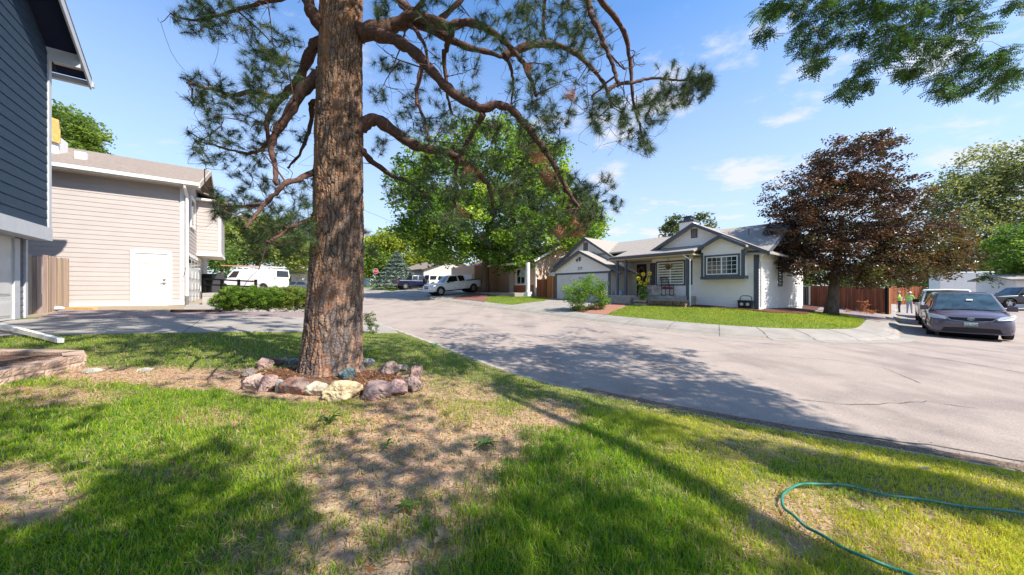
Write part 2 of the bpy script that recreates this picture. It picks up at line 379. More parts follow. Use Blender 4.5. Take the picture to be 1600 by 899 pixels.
def patch(name, A, B, m, dz=.015, na=40, nb=10, z=None):
    """sheet between two polylines of world xy points, draped on the terrain"""
    def rs(Pl, n):
        Pl = np.array([(p[0], p[1]) for p in Pl], float); d = np.r_[0, np.cumsum(np.linalg.norm(np.diff(Pl, axis=0), axis=1))]
        t = np.linspace(0, d[-1], n); return np.stack([np.interp(t, d, Pl[:, 0]), np.interp(t, d, Pl[:, 1])], 1)
    a = rs(A, na); b = rs(B, na); w_ = np.linspace(0, 1, nb)[:, None, None]; V = (a[None] * (1 - w_) + b[None] * w_).reshape(-1, 2)
    zz = (terrain(V[:, 0], V[:, 1]) if z is None else np.full(len(V), z)) + dz
    V = np.c_[V, zz]; Ii = np.arange(na * nb).reshape(nb, na)
    Fq = np.stack([Ii[:-1, :-1], Ii[:-1, 1:], Ii[1:, 1:], Ii[1:, :-1]], -1).reshape(-1, 4)
    # skirt
    per = list(Ii[0]) + list(Ii[1:, -1]) + list(Ii[-1, ::-1][1:]) + list(Ii[::-1, 0][1:-1]); k0 = len(V)
    V = np.r_[V, V[per] - [0, 0, .08]]; m_ = len(per)
    Fq = np.r_[Fq, np.array([(per[i], per[(i + 1) % m_], k0 + (i + 1) % m_, k0 + i) for i in range(m_)])]
    return npmesh(name, V, Fq, m)
def GP(L_): return [G(*p) for p in L_]
DRV_N = [(-160, 536), (0, 527), (200, 523), (470, 520), (590, 522), (622, 521)]
DRV_F = [(-160, 512), (0, 503), (60, 499), (300, 497.5), (480, 497), (575, 502), (604, 510)]
struct(patch('driveway', GP(DRV_N), GP(DRV_F), M_conc, .02))
jt = MB()
for (a, b) in [((285, 522), (318, 497.6)), ((520, 521), (512, 499))]:
    A_, B_ = G(*a), G(*b); d_ = (B_ - A_).normalized(); nn = Vector((-d_.y, d_.x, 0)) * .008
    for t in range(10):
        p, q_ = A_.lerp(B_, t / 10), A_.lerp(B_, (t + 1) / 10); zp = T(p.x, p.y) + .024; zq = T(q_.x, q_.y) + .024
        jt.add([(p.x + nn.x, p.y + nn.y, zp), (p.x - nn.x, p.y - nn.y, zp), (q_.x - nn.x, q_.y - nn.y, zq), (q_.x + nn.x, q_.y + nn.y, zq)], [(0, 1, 2, 3)])
struct(jt.build('driveway_joint', mat('joint_dark', (.08, .07, .06), .9)))
struct(patch('gravel_bed', GP([(60, 499.5), (300, 498), (480, 497.3), (575, 502)]), GP([(95, 486), (200, 487), (330, 488), (480, 487), (570, 490)]), M_gravel, .035))
struct(patch('neighbour_driveway', GP([(286, 486), (345, 485.5)]), GP([(292, 476.5), (338, 474)]), M_conc, .03))
struct(patch('neighbour_path', GP([(862, 470), (790, 479.5)]), GP([(953, 472), (893, 487.5)]), M_conc, .03, na=24, nb=16))
struct(patch('brick_path', GP([(948, 474), (912, 489.5)]), GP([(984, 475.5), (947, 493)]), M_brick, .035))
struct(patch('truck_driveway', GP([(700, 460), (676, 465.5)]), GP([(765, 455), (745, 472)]), M_conc, .03))
struct(patch('truck_driveway', GP([(640, 451.5), (610, 456.5)]), GP([(700, 457), (672, 464)]), M_conc, .03))
struct(patch('red_rock_bed', GP([(745, 458), (706, 468)]), GP([(765, 460), (757, 472.5)]), M_redrock, .05))
struct(patch('mulch_bed', GP([(1075, 481), (1150, 484), (1205, 490), (1262, 492)]), GP([(1075, 475), (1150, 475), (1205, 472), (1290, 474)]), M_mulch, .06))
struct(patch('shrub_bed', GP([(893, 488), (915, 489)]), GP([(940, 476), (952, 476)]), M_mulch, .04))
struct(patch('rock_border', GP([(1265, 483), (1300, 489), (1374, 505)]), GP([(1268, 476), (1310, 480), (1390, 497)]), M_gravel, .04))
# cracks in the asphalt
ck = MB()
def crack(pts, w_):
    Pt = [ray_street(*p) for p in pts]; Pt = resample(Pt, .12, 0); prev = None
    for i, p in enumerate(Pt):
        t = Pt[min(i + 1, len(Pt) - 1)] - Pt[max(i - 1, 0)]; t /= np.linalg.norm(t) + 1e-9
        j = (random.random() - .5) * .05; ww = w_ * (.4 + random.random()); a = p + np.array([-t[1], t[0]]) * (j + ww); b = p + np.array([-t[1], t[0]]) * (j - ww)
        cur = [(a[0], a[1], zstreet(a[0], a[1]) + .009), (b[0], b[1], zstreet(b[0], b[1]) + .009)]
        if prev: ck.add(prev + cur[::-1], [(0, 1, 2, 3)])
        prev = cur
crack([(1296, 538), (1350, 545), (1420, 554), (1480, 563), (1540, 573), (1640, 590)], .012)
crack([(1100, 650), (1200, 664), (1290, 674), (1380, 688), (1480, 700), (1600, 722)], .014)
crack([(640, 474), (760, 486), (900, 505), (1010, 520), (1130, 533), (1250, 541)], .010)
crack([(1440, 600), (1380, 575), (1300, 563), (1200, 556)], .006)
crack([(880, 545), (960, 540), (1060, 552), (1140, 548)], .005)
crack([(1530, 640), (1450, 628), (1330, 634), (1260, 626)], .006)
struct(ck.build('road_crack', mat('crack_dark', (.05, .045, .03), .95)))

# ------------------------------------------------------------------ grass (stuff)
M_grass = mat('grass_blade', (1, 1, 1), .6, attr='tone', transl=.42, spec=.25)
def blades(name, X, Yc, Zc, h, wd, col, m, lean=.5):
    n = len(X); th = RNG.uniform(0, 2 * np.pi, n); ph = RNG.uniform(0, 2 * np.pi, n); ln = RNG.gamma(2., lean / 2, n) * h
    wx, wy = np.cos(th) * wd / 2, np.sin(th) * wd / 2; lx, ly = np.cos(ph) * ln, np.sin(ph) * ln
    B = np.stack([X, Yc, Zc], 1); V = np.zeros((n, 5, 3))
    W = np.stack([wx, wy, np.zeros(n)], 1); Lv = np.stack([lx, ly, np.zeros(n)], 1); H = np.stack([np.zeros(n), np.zeros(n), h], 1)
    V[:, 0] = B - W; V[:, 1] = B + W; mid = B + Lv * .35 + H * .6; V[:, 2] = mid - W * .75; V[:, 3] = mid + W * .75
    hz_ = np.sqrt(np.clip(1 - .35 * (ln / h) ** 2, .15, 1)); V[:, 4] = B + Lv + H * hz_[:, None]
    b = (np.arange(n) * 5)[:, None]; Fc = np.concatenate([b + [[0, 1, 3]], b + [[0, 3, 2]], b + [[2, 3, 4]]], 0)
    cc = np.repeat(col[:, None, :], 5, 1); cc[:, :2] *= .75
    return npmesh(name, V.reshape(-1, 3), Fc, m, col=cc.reshape(-1, 3))
RING_C = None
def ring_mask(X, Y): return np.hypot((X + 2.55) / 1.28, (Y - 4.55) / .80) < 1.0
def lawn_points(n, y0, y1, um=1.62, pw=1.0):
    t = RNG.uniform(0, 1, n); Y = (y0 ** (pw + 1) + t * (y1 ** (pw + 1) - y0 ** (pw + 1))) ** (1 / (pw + 1)); u = RNG.uniform(-um, um, n)
    return u * Y, Y
drvpoly = [(p.x, p.y) for p in GP(DRV_N)] + [(p.x, p.y) for p in GP(DRV_F)][::-1]
bedpoly = [(p.x, p.y) for p in GP([(-150, 640), (0, 604), (132, 572), (132, 556), (100, 546), (0, 545), (-150, 545)])]
Xs, Ys = [], []; WD = []
for (n, a, b, wdt) in [(150000, .95, 2.2, .0042), (170000, 2.2, 4.2, .0052), (170000, 4.2, 11.5, .009)]:
    x_, y_ = lawn_points(n, a, b); Xs.append(x_); Ys.append(y_); WD.append(np.full(n, wdt))
X = np.concatenate(Xs); Y = np.concatenate(Ys); WD = np.concatenate(WD)
Zc, iN, iF, dn, df = terrain(X, Y, True)
ok = iN & (dn > np.where(X < .9, .52, .44)) & ~ring_mask(X, Y) & ~inpoly(X, Y, drvpoly) & ~inpoly(X, Y, bedpoly) & (Y < 11.5) & ((Y < 8.8) | (X > -6.2))
edge = 1 - np.clip((dn - .4) / .7, 0, 1) * 1.0
d = dryness(X, Y, Zc) + (fbm(X, Y, 1.6, 3) - .5) * .9 + (fbm(X, Y, 7, 9) - .5) * 1.1 + edge * .35
clump = vnoise(X, Y, 22, 77)
prob = np.clip(1.12 - d * .98, .06, 1) * (.45 + .75 * clump)
ok &= RNG.uniform(0, 1, len(X)) < prob
X, Y, Zc, WD, d, clump = X[ok], Y[ok], Zc[ok], WD[ok], d[ok], clump[ok]
tall = fbm(X, Y, .9, 21); pxb, pyb = topx(X, Y, Zc)
long_ = np.clip(1 - np.abs(pxb - 900) / 330, 0, 1) * np.clip((pyb - 640) / 120, 0, 1)
h = .84 * (.028 + .035 * tall + .045 * clump * tall + .05 * long_) * RNG.uniform(.5, 1.3, len(X)) * np.where(X > 1.8, .75, 1)
f = RNG.uniform(0, 1, len(X)); v = RNG.uniform(.7, 1.25, len(X))[:, None]
g1 = np.array([.17, .33, .018]); g2 = np.array([.34, .44, .03]); g3 = np.array([.055, .19, .035]); str_ = np.array([.52, .42, .20])
pn = fbm(X, Y, .7, 41)[:, None]
col = g1 * (1 - pn) + g2 * pn; col = np.where((f < .22)[:, None], g3, col)
ylw = (np.clip((X - .9) / 1.2, 0, 1) * np.clip((fbm(X, Y, 1.1, 61) - .32) * 4, 0, 1))[:, None]; col = col * (1 - ylw) + np.array([.44, .48, .06]) * ylw
col = np.where((f > (.93 - .25 * np.clip(d, 0, 1)))[:, None], str_, col) * v
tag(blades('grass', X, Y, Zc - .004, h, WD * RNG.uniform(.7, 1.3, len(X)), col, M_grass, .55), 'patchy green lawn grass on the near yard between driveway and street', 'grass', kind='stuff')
# dead straw / pine litter lying on the bare soil
n = 75000; x_, y_ = lawn_points(n, .95, 7); z_, iN, iF, dn, df = terrain(x_, y_, True)
dd = dryness(x_, y_, z_) + (fbm(x_, y_, 2, 13) - .5)
ok = iN & (dn > .2) & ~inpoly(x_, y_, drvpoly) & ~inpoly(x_, y_, bedpoly) & (RNG.uniform(0, 1, n) < np.clip(dd + .15, .1, 1)); x_, y_, z_ = x_[ok], y_[ok], z_[ok]; n = len(x_)
th = RNG.uniform(0, 2 * np.pi, n); ln = RNG.uniform(.015, .055, n); wd = RNG.uniform(.001, .0022, n) * (1 + y_ * .35)
D = np.stack([np.cos(th) * ln, np.sin(th) * ln, RNG.uniform(-.1, .25, n) * ln], 1); Wv = np.stack([-np.sin(th) * wd, np.cos(th) * wd, np.zeros(n)], 1)
B = np.stack([x_, y_, z_ + .012], 1); V = np.stack([B - Wv, B + Wv, B + D + Wv, B + D - Wv], 1).reshape(-1, 3)
cc = np.where(RNG.uniform(0, 1, (n, 1)) < .7, np.array([[.58, .45, .28]]), np.array([[.34, .17, .10]])) * RNG.uniform(.6, 1.2, (n, 1))
tag(npmesh('straw_litter', V, np.arange(n * 4).reshape(n, 4), M_grass, col=np.repeat(cc, 4, 0)), 'dry straw and fallen pine needles scattered over the bare soil', 'litter', kind='stuff')
# lawn in front of the white house and the tan house
def pxregion_pts(poly, n):
    xs = [p[0] for p in poly]; ys = [p[1] for p in poly]; pts = [G(x, y) for x, y in poly]
    x0, x1 = min(p.x for p in pts), max(p.x for p in pts); y0, y1 = min(p.y for p in pts), max(p.y for p in pts)
    x = RNG.uniform(x0, x1, n); y = RNG.uniform(y0, y1, n); z, iN, iF, dn, df = terrain(x, y, True); px, py = topx(x, y, z)
    ok = inpoly(px, py, poly) & iF & (df > 1.5); return x[ok], y[ok], z[ok]
for poly, n, lab in [(LAWN_R, 90000, 'sunlit clipped lawn in front of the white house on the corner'), (LAWN_T, 30000, 'small green lawn in front of the tan house beside red rock')]:
    x, y, z = pxregion_pts(poly, n); m_ = len(x); v = RNG.uniform(.6, 1.3, (m_, 1)); pn = fbm(x, y, 1, 5)[:, None]
    cc = (np.array([.19, .29, .03]) * (1 - pn) + np.array([.38, .42, .08]) * pn) * v
    tag(blades('grass', x, y, z - .005, RNG.uniform(.03, .08, m_), RNG.uniform(.012, .025, m_), cc, M_grass, .4), lab, 'grass', kind='stuff')

jn = MB()
def joints(PL, side, d0, d1, step, dz):
    A = np.array(PL); t = np.gradient(A, axis=0); t /= np.linalg.norm(t, axis=1)[:, None]; nr_ = np.stack([t[:, 1], -t[:, 0]], 1) * side; dist = np.r_[0, np.cumsum(np.linalg.norm(np.diff(A, axis=0), axis=1))]; nxt = 0
    for i in range(len(A)):
        if dist[i] < nxt or np.hypot(*A[i]) > 45 or A[i][1] < 1: continue
        nxt = dist[i] + step; prev = None
        for k_ in range(13):
            d = d0 + (d1 - d0) * k_ / 12; p = A[i] + nr_[i] * d; z = (zstreet(p[0], p[1]) + np.interp(d, [-.02, .38, .52, .60], [.008, .03, .105, .115]) if d < .6 else terrain(np.array([p[0]]), np.array([p[1]]))[0] + .03) + dz
            if side == sN: z = zstreet(p[0], p[1]) + np.interp(d, [-.02, .22, .30, .42], [.006, .03, .075, .10]) + dz
            cur = [(p[0] + t[i][0] * .009, p[1] + t[i][1] * .009, z), (p[0] - t[i][0] * .009, p[1] - t[i][1] * .009, z)]
            if prev: jn.add(prev + cur[::-1], [(0, 1, 2, 3)])
            prev = cur
joints(FE, sF, 0, 1.42, 1.5, .005); joints(NE, sN, 0, .41, 1.8, .005)
struct(jn.build('sidewalk_joint', mat('joint_dark', (.08, .07, .06), .9)))
# ------------------------------------------------------------------ buildings
D3 = Vector((DX, DY, 0)).normalized(); N3 = Vector((NX, NY, 0)).normalized()
class Frame:
    """local house axes: a runs up the street, b away from it; solves where an image column meets plane b"""
    def __init__(s, O, da, db): s.O = Vector((O[0], O[1], 0)); s.da = Vector(da); s.db = Vector(db)
    def __call__(s, a, b, z): p = s.O + s.da * a + s.db * b; return (p.x, p.y, z)
    def A(s, px, b):
        u = (px - HX) / F; o = s.O + s.db * b; return (u * o.y - o.x) / (s.da.x - u * s.da.y)
    def B(s, px, a):
        u = (px - HX) / F; o = s.O + s.da * a; return (u * o.y - o.x) / (s.db.x - u * s.db.y)
    def Z(s, py, a, b): return CZ + (HY - py) / F * (s.O + s.da * a + s.db * b).y

def siding(mb, fr, axis, fixed, lo, hi, z0, z1, ex=.18, out=-1, prof=None, mi=0, lap=.016):
    """lap boards as geometry on a wall in plane axis ('a': wall runs along a at b=fixed). prof(z)->(lo,hi) clips gables"""
    t = lap * (.55 if ex > .17 else 1) * out; z = z0
    while z < z1 - 1e-4:
        zt = min(z + ex, z1)
        l0, h0 = prof(z) if prof else (lo, hi); l1, h1 = prof(zt) if prof else (lo, hi)
        if h0 - l0 > .01:
            if h1 < l1: l1 = h1 = (l1 + h1) / 2
            pt = (lambda c, w, zz: fr(c, w, zz)) if axis == 'a' else (lambda c, w, zz: fr(w, c, zz))
            mb.add([pt(l0, fixed + t * 1.6, z), pt(h0, fixed + t * 1.6, z), pt(h1, fixed + t * .3, zt), pt(l1, fixed + t * .3, zt),
                    pt(l0, fixed, z), pt(h0, fixed, z)], [(0, 1, 2, 3), (4, 5, 1, 0)], mi)
        z = zt
def wallsolid(mb, fr, a0, a1, b0, b1, z0, z1, mi=0): mb.fbox(fr, a0, a1, b0, b1, z0, z1, mi)
def roofslab(mb, pts, th=.12, mi=0):
    n = (Vector(pts[1]) - Vector(pts[0])).cross(Vector(pts[2]) - Vector(pts[0])).normalized()
    if n.z < 0: n = -n
    mb.prism([Vector(p) for p in pts], (0, 0, -th), mi)
def window(fr, axis, fixed, lo, hi, z0, z1, parent, frame_m, trim_m=None, out=-1, cols=2, grid=None, trim=.09, name='window', glass=None):
    """a window: trim > frame part with pane sub-part"""
    pt = (lambda c, w_, z: fr(c, w_, z)) if axis == 'a' else (lambda c, w_, z: fr(w_, c, z))
    def bx(mb, c0, c1, w0, w1, za, zb, mi=0):
        vs = [pt(c, w_, z) for z in (za, zb) for w_ in (w0, w1) for c in (c0, c1)]
        mb.add(vs, [(0, 2, 3, 1), (4, 5, 7, 6), (0, 1, 5, 4), (2, 6, 7, 3), (0, 4, 6, 2), (1, 3, 7, 5)], mi)
    o = out; mb = MB()
    if trim_m:
        for (c0, c1, za, zb) in [(lo - trim, hi + trim, z1, z1 + trim), (lo - trim, hi + trim, z0 - trim, z0), (lo - trim, lo, z0, z1), (hi, hi + trim, z0, z1)]:
            bx(mb, c0, c1, fixed, fixed + .05 * o, za, zb, 1)
    t = .055
    for (c0, c1, za, zb) in [(lo, hi, z1 - t, z1), (lo, hi, z0, z0 + t), (lo, lo + t, z0 + t, z1 - t), (hi - t, hi, z0 + t, z1 - t)]:
        bx(mb, c0, c1, fixed, fixed + .04 * o, za, zb, 0)
    for i in range(1, cols):
        c = lo + (hi - lo) * i / cols; bx(mb, c - .03, c + .03, fixed, fixed + .038 * o, z0 + t, z1 - t, 0)
    if grid:
        for i in range(1, grid[0]):
            c = lo + t + (hi - lo - 2 * t) * i / grid[0]; bx(mb, c - .009, c + .009, fixed, fixed + .026 * o, z0 + t, z1 - t, 0)
        for j in range(1, grid[1]):
            z = z0 + t + (z1 - z0 - 2 * t) * j / grid[1]; bx(mb, lo + t, hi - t, fixed, fixed + .024 * o, z - .009, z + .009, 0)
    wo = mb.build(name, [frame_m, trim_m or frame_m], parent)
    gb = MB(); bx(gb, lo + t * .9, hi - t * .9, fixed + .001 * o, fixed + .018 * o, z0 + t * .9, z1 - t * .9)
    gb.build('pane', glass or M_glass, wo); return wo
M_shingle = mat('shingle_roof', (.38, .335, .29), .95, (.26, .23, .20), 9, 8, bump=.6, bscale=26, stretch=(1, 1, 2.5))
M_shingle2 = mat('shingle_roof_warm', (.29, .235, .19), .95, (.19, .155, .13), 9, 8, bump=.6, bscale=26, stretch=(1, 1, 2.5))
M_sidewhite = mat('white_siding', (.83, .79, .735), .7, (.78, .74, .69), 2.5, 7, bump=.05, bscale=60)
M_beige = mat('beige_siding', (.45, .402, .378), .75, (.42, .375, .353), 2, 7, bump=.08, bscale=60)
M_navy = mat('navy_siding', (.026, .050, .085), .8, (.019, .038, .066), 6, 9, bump=.55, bscale=40, stretch=(1, 1, 3))
M_trimgrey = mat('pale_grey_trim', (.50, .51, .53), .6, (.45, .46, .48), 3, 5)
M_navydk = mat('navy_soffit', (.010, .014, .045), .7)
M_tan = mat('tan_stucco', (.66, .45, .32), .9, (.60, .41, .30), 3, 8)
M_garage = mat('garage_white', (.62, .60, .57), .5, (.56, .545, .52), 2, 3)

def panel_door(fr, axis, fixed, lo, hi, z0, z1, m, parent, out=-1, rows=4, cols=4, name='garage_door', windows=False):
    pt = (lambda c, w_, z: fr(c, w_, z)) if axis == 'a' else (lambda c, w_, z: fr(w_, c, z))
    def bx(mb, c0, c1, w0, w1, za, zb):
        vs = [pt(c, w_, z) for z in (za, zb) for w_ in (w0, w1) for c in (c0, c1)]
        mb.add(vs, [(0, 2, 3, 1), (4, 5, 7, 6), (0, 1, 5, 4), (2, 6, 7, 3), (0, 4, 6, 2), (1, 3, 7, 5)])
    mb = MB(); bx(mb, lo, hi, fixed, fixed + .02 * out, z0, z1); H = (z1 - z0) / rows; W = (hi - lo) / cols
    for r in range(rows):
        for c in range(cols):
            c0, c1 = lo + c * W + W * .1, lo + (c + 1) * W - W * .1; za, zb = z0 + r * H + H * .14, z0 + (r + 1) * H - H * .14
            if windows and r == rows - 1: continue
            bx(mb, c0, c1, fixed + .02 * out, fixed + .028 * out, za, zb)
            bx(mb, c0 + .04, c1 - .04, fixed + .028 * out, fixed + .036 * out, za + .04, zb - .04)
    for r in range(1, rows): bx(mb, lo, hi, fixed + .019 * out, fixed + .0215 * out, z0 + r * H - .004, z0 + r * H + .004)
    d = mb.build(name, m, parent)
    if windows:
        gb = MB()
        for c in range(cols): bx(gb, lo + c * W + W * .12, lo + (c + 1) * W - W * .12, fixed + .02 * out, fixed + .026 * out, z1 - H * .85, z1 - H * .2)
        gb.build('pane', M_glass, d)
    return d

# ============ white house across the street ============
C0 = (12.57, 17.0)
W = Frame(C0, D3, N3)
wh_z = 0.24
def zc(py, px, b): a = W.A(px, b); return W.Z(py, a, b)
hw = thing('white_house', 'white single-storey house with dark slate trim, porch and two-car garage behind the far lawn', 'house', W(0, 0, wh_z))
EZ = W.Z(394, 0, 0)             # eave height of the wing
aG0, aG1 = W.A(954, -.9), W.A(868, -.9)      # garage block
zG = T(*W(aG0, -.9, 0)[:2]) + .05
PB = 1.6                        # back wall of the recessed porch
aR = W.A(1019, 0)               # left end of the big front wall
body = MB(); DEP = 9.2
body.fbox(W, .02, aR, .02, DEP, wh_z - .3, EZ + .02); body.fbox(W, aR - .01, aG0 + .4, PB + .02, DEP - .01, wh_z - .3, EZ + .02); body.fbox(W, aG0 + .02, aG1 - .02, -.88, 6, zG - .4, W.Z(426, aG0, -.9))
# wing gable front
apk = W.A(1082, -.4); zpk = W.Z(348.5, apk, -.4); ar_, al_ = -.62, W.A(1008, -.4); sl_ = (zpk - W.Z(393.5, ar_, -.4)) / (apk - ar_)
def gab(z):  # limits of wing gable wall at height z
    hw_ = (zpk - .12 - z) / sl_; return (apk - hw_, apk + hw_)
siding(body, W, 'a', 0, 0, aR, wh_z - .1, EZ, .16)
siding(body, W, 'a', 0, 0, aR, EZ, zpk - .15, .16, prof=lambda z: (max(gab(z)[0], 0), min(gab(z)[1], 6.3)))
body.prism([W(gab(EZ)[0], .01, EZ), W(gab(EZ)[1], .01, EZ), W(apk, .01, zpk - .15)], N3 * .15)
siding(body, W, 'a', PB, aR, aG0 + .4, wh_z - .1, EZ, .16)
# side wall facing the camera (a = 0)
siding(body, W, 'b', 0, 0, DEP, wh_z - .1, EZ + .05, .16)
RZ = W.Z(349, W.A(1207, 4.6), 4.6)
siding(body, W, 'b', 0, 0, DEP, EZ + .05, RZ - .2, .16, prof=lambda z: (4.6 - (RZ - .15 - z) / .46, 4.6 + (RZ - .15 - z) / .46))
body.prism([W(.01, .3, EZ), W(.01, DEP - .1, EZ), W(.01, 4.6, RZ - .15)], D3 * .2)
# porch side wall next to the garage and wall returned to b=0
siding(body, W, 'b', aR, 0, PB, wh_z, EZ, .16, out=1)
# garage front
gpk = W.A(904, -1.2); gz = W.Z(391.5, gpk, -1.2); ga_r, ga_l = W.A(970, -1.2), W.A(861, -1.2); gsl = (gz - W.Z(425, ga_r, -1.2)) / (gpk - ga_r)
gdt = W.Z(426.5, aG0, -.9)
siding(body, W, 'a', -.9, aG0, aG1, gdt + .14, gz - .16, .16, prof=lambda z: (max(aG0, gpk - (gz - .12 - z) / gsl), min(aG1, gpk + (gz - .12 - z) / gsl)))
body.prism([W(aG0, -.89, gdt), W(aG1, -.89, gdt), W(gpk, -.89, gz - .15)], N3 * .4)
siding(body, W, 'b', aG0, -.9, PB, zG - .1, gdt + .1, .16)
# rear (upper) garage gable
rpk = W.A(912.5, .2); rz = W.Z(371, rpk, .2); ra_r, ra_l = W.A(960, .2), W.A(864, .2); rsl = (rz - W.Z(402.5, ra_r, .2)) / (rpk - ra_r)
siding(body, W, 'a', .5, aG0 - .6, aG1, gdt, rz - .2, .16, prof=lambda z: (rpk - (rz - .12 - z) / rsl, rpk + (rz - .12 - z) / rsl))
body.prism([W(rpk - (rz - .15 - gdt) / rsl + .1, .51, gdt), W(rpk + (rz - .15 - gdt) / rsl - .1, .51, gdt), W(rpk, .51, rz - .15)], N3 * .3)
body.build('wall', M_sidewhite, hw)
# roofs
rf = MB()
pe_b, pe_z = -1.45, W.Z(403, W.A(958, -1.3), -1.3)
aP1 = W.A(957, -1.4); aP0 = W.A(1083, -1.4)
pz = lambda b: RZ + (4.6 - b) * -(RZ - pe_z) / (4.6 - pe_b)
zfr = W.Z(393.5, ar_, -.4)
roofslab(rf, [W(ar_ + .1, -.37, zfr), W(apk, -.37, zfr), W(apk, 4.6, RZ), W(ar_ + .1, 4.6, RZ)], .1)
roofslab(rf, [W(aP0, pe_b, pe_z), W(aP1, pe_b, pe_z), W(aP1, 4.6, RZ), W(aP0, 4.6, RZ)], .1)
roofslab(rf, [W(aP1 - .01, .4, pz(.4)), W(aG1 + 1, .4, pz(.4)), W(aG1 + 1, 4.6, RZ), W(aP1 - .01, 4.6, RZ)], .1)
roofslab(rf, [W(ar_ + .1, DEP + .5, EZ), W(aG1 + 1, DEP + .5, EZ), W(aG1 + 1, 4.6, RZ + .002), W(ar_ + .1, 4.6, RZ + .002)], .1)
def gable_roof(mb, a0, ap, a1, z0f, zp, b0, b1, th=.1):
    roofslab(mb, [W(a0, b0, z0f(a0)), W(ap, b0, zp), W(ap, b1, zp), W(a0, b1, z0f(a0))], th)
    roofslab(mb, [W(a1, b0, z0f(a1)), W(ap, b0, zp), W(ap, b1, zp), W(a1, b1, z0f(a1))], th)
wz = lambda a: zpk - abs(a - apk) * sl_
gable_roof(rf, ar_, apk, al_, wz, zpk, -.4, 4.6)
rzf = lambda a: rz - abs(a - rpk) * rsl
gable_roof(rf, ra_r, rpk, ra_l, rzf, rz, .2, 5.5)
gzf = lambda a: gz - abs(a - gpk) * gsl
gable_roof(rf, ga_r, gpk, ga_l, gzf, gz, -1.2, .6)
# bay roof
bpk = W.A(1124, -.8); bz = W.Z(367, bpk, -.8); ba_l = W.A(1084, -.8); bsl = (bz - W.Z(391.5, ba_l, -.8)) / (ba_l - bpk); ba_r = bpk - (ba_l - bpk) * .93
bzf = lambda a: bz - abs(a - bpk) * bsl
gable_roof(rf, ba_r, bpk, ba_l, bzf, bz, -.8, .3, .08)
rfo = rf.build('roof', M_shingle, hw)
# rake boards and fascia
tr = MB()
def rake(mb, a0, z0, a1, z1, b, hgt=.17, th=.04):
    mb.prism([W(a0, b - th, z0 + .012), W(a1, b - th, z1 + .012), W(a1, b - th, z1 - hgt), W(a0, b - th, z0 - hgt)], N3 * (th + .002))
for (a0, ap, a1, fz, zp, b) in [(ar_, apk, al_, wz, zpk, -.4), (ra_r, rpk, ra_l, rzf, rz, .2), (ga_r, gpk, ga_l, gzf, gz, -1.2), (ba_r, bpk, ba_l, bzf, bz, -.8)]:
    rake(tr, a0, fz(a0), ap, zp, b); rake(tr, a1, fz(a1), ap, zp, b)
tr.fbox(W, aG0 - .02, aG1 + .02, -.93, -.9, gdt, gdt + .14)
for a in (aG0, aG1 - .12): tr.fbox(W, a - .02, a + .16, -.94, -.9, zG, gdt)
tr.fbox(W, -.03, .16, -.035, 0, wh_z, EZ - .05); tr.fbox(W, -.035, 0, -.035, .14, wh_z, EZ - .05)
# side gable rake at a = ar_
for (b0, z0, b1, z1) in [(-.37, zfr, 4.6, RZ), (DEP + .5, EZ, 4.6, RZ)]:
    tr.prism([W(ar_ + .06, b0, z0), W(ar_ + .06, b1, z1), W(ar_ + .06, b1, z1 - .17), W(ar_ + .06, b0, z0 - .17)], D3 * .04)
tr.build('roof_trim', M_slate, hw)
gt = MB(); gt.fbox(W, aP0 - .1, aP1 + .15, pe_b - .11, pe_b, pe_z - .14, pe_z - .01)
gt.build('gutter', mat('gutter_brownish', (.10, .095, .10), .5), hw)
ge = MB(); ge.fbox(W, aP0 - .1, aP1 + .15, pe_b - .13, pe_b + .05, pe_z + .002, pe_z + .03)
ge.build('gutter_edge', M_white, hw)
cl = MB(); zce = pe_z - .2; cl.fbox(W, aP0, aG0 + .02, pe_b + .02, PB, zce, zce + .04)
cl.build('porch_ceiling', mat('porch_cream', (.70, .58, .42), .8), hw)
# porch deck, steps, posts
zp_ = W.Z(462, W.A(1000, -1.2), -1.2)
dk = MB(); aD0, aD1 = W.A(1073, -1.2), aG0 - .02
dk.fbox(W, aD0, aD1, -1.25, PB, wh_z - .3, zp_); dk.fbox(W, W.A(985, -1.6), aD1, -1.6, -1.25, wh_z - .3, zp_ - .17)
dk.build('porch_deck', mat('porch_concrete', (.45, .40, .34), .9, (.30, .25, .2), 6, 6), hw)
ps = MB()
for px in (965, 978): a = W.A(px, -1.15); ps.fbox(W, a - .06, a + .06, -1.2, -1.08, zp_, zce)
ps.build('porch_post', M_slate, hw)
p3 = MB(); a = W.A(1074, -1.15); p3.fbox(W, a - .06, a + .06, -1.2, -1.08, wh_z, zce)
p3.build('porch_post', M_slate, hw)
dsp = MB(); a = W.A(1077.5, -1.3)
dsp.tube([W(a + .35, -1.4, pe_z - .12), W(a + .2, -1.38, pe_z - .28), W(a, -1.24, pe_z - .45), W(a, -1.24, wh_z + .1), W(a - .1, -1.5, wh_z)], .04, 6)
dsp.build('downspout', M_white, hw)
d2 = MB(); d2.tube([W(-.35, -.3, EZ - .1), W(-.06, .1, EZ - .35), W(-.06, .35, EZ - .5), W(-.06, .35, wh_z + .1)], .045, 6); d2.build('downspout', M_white, hw)
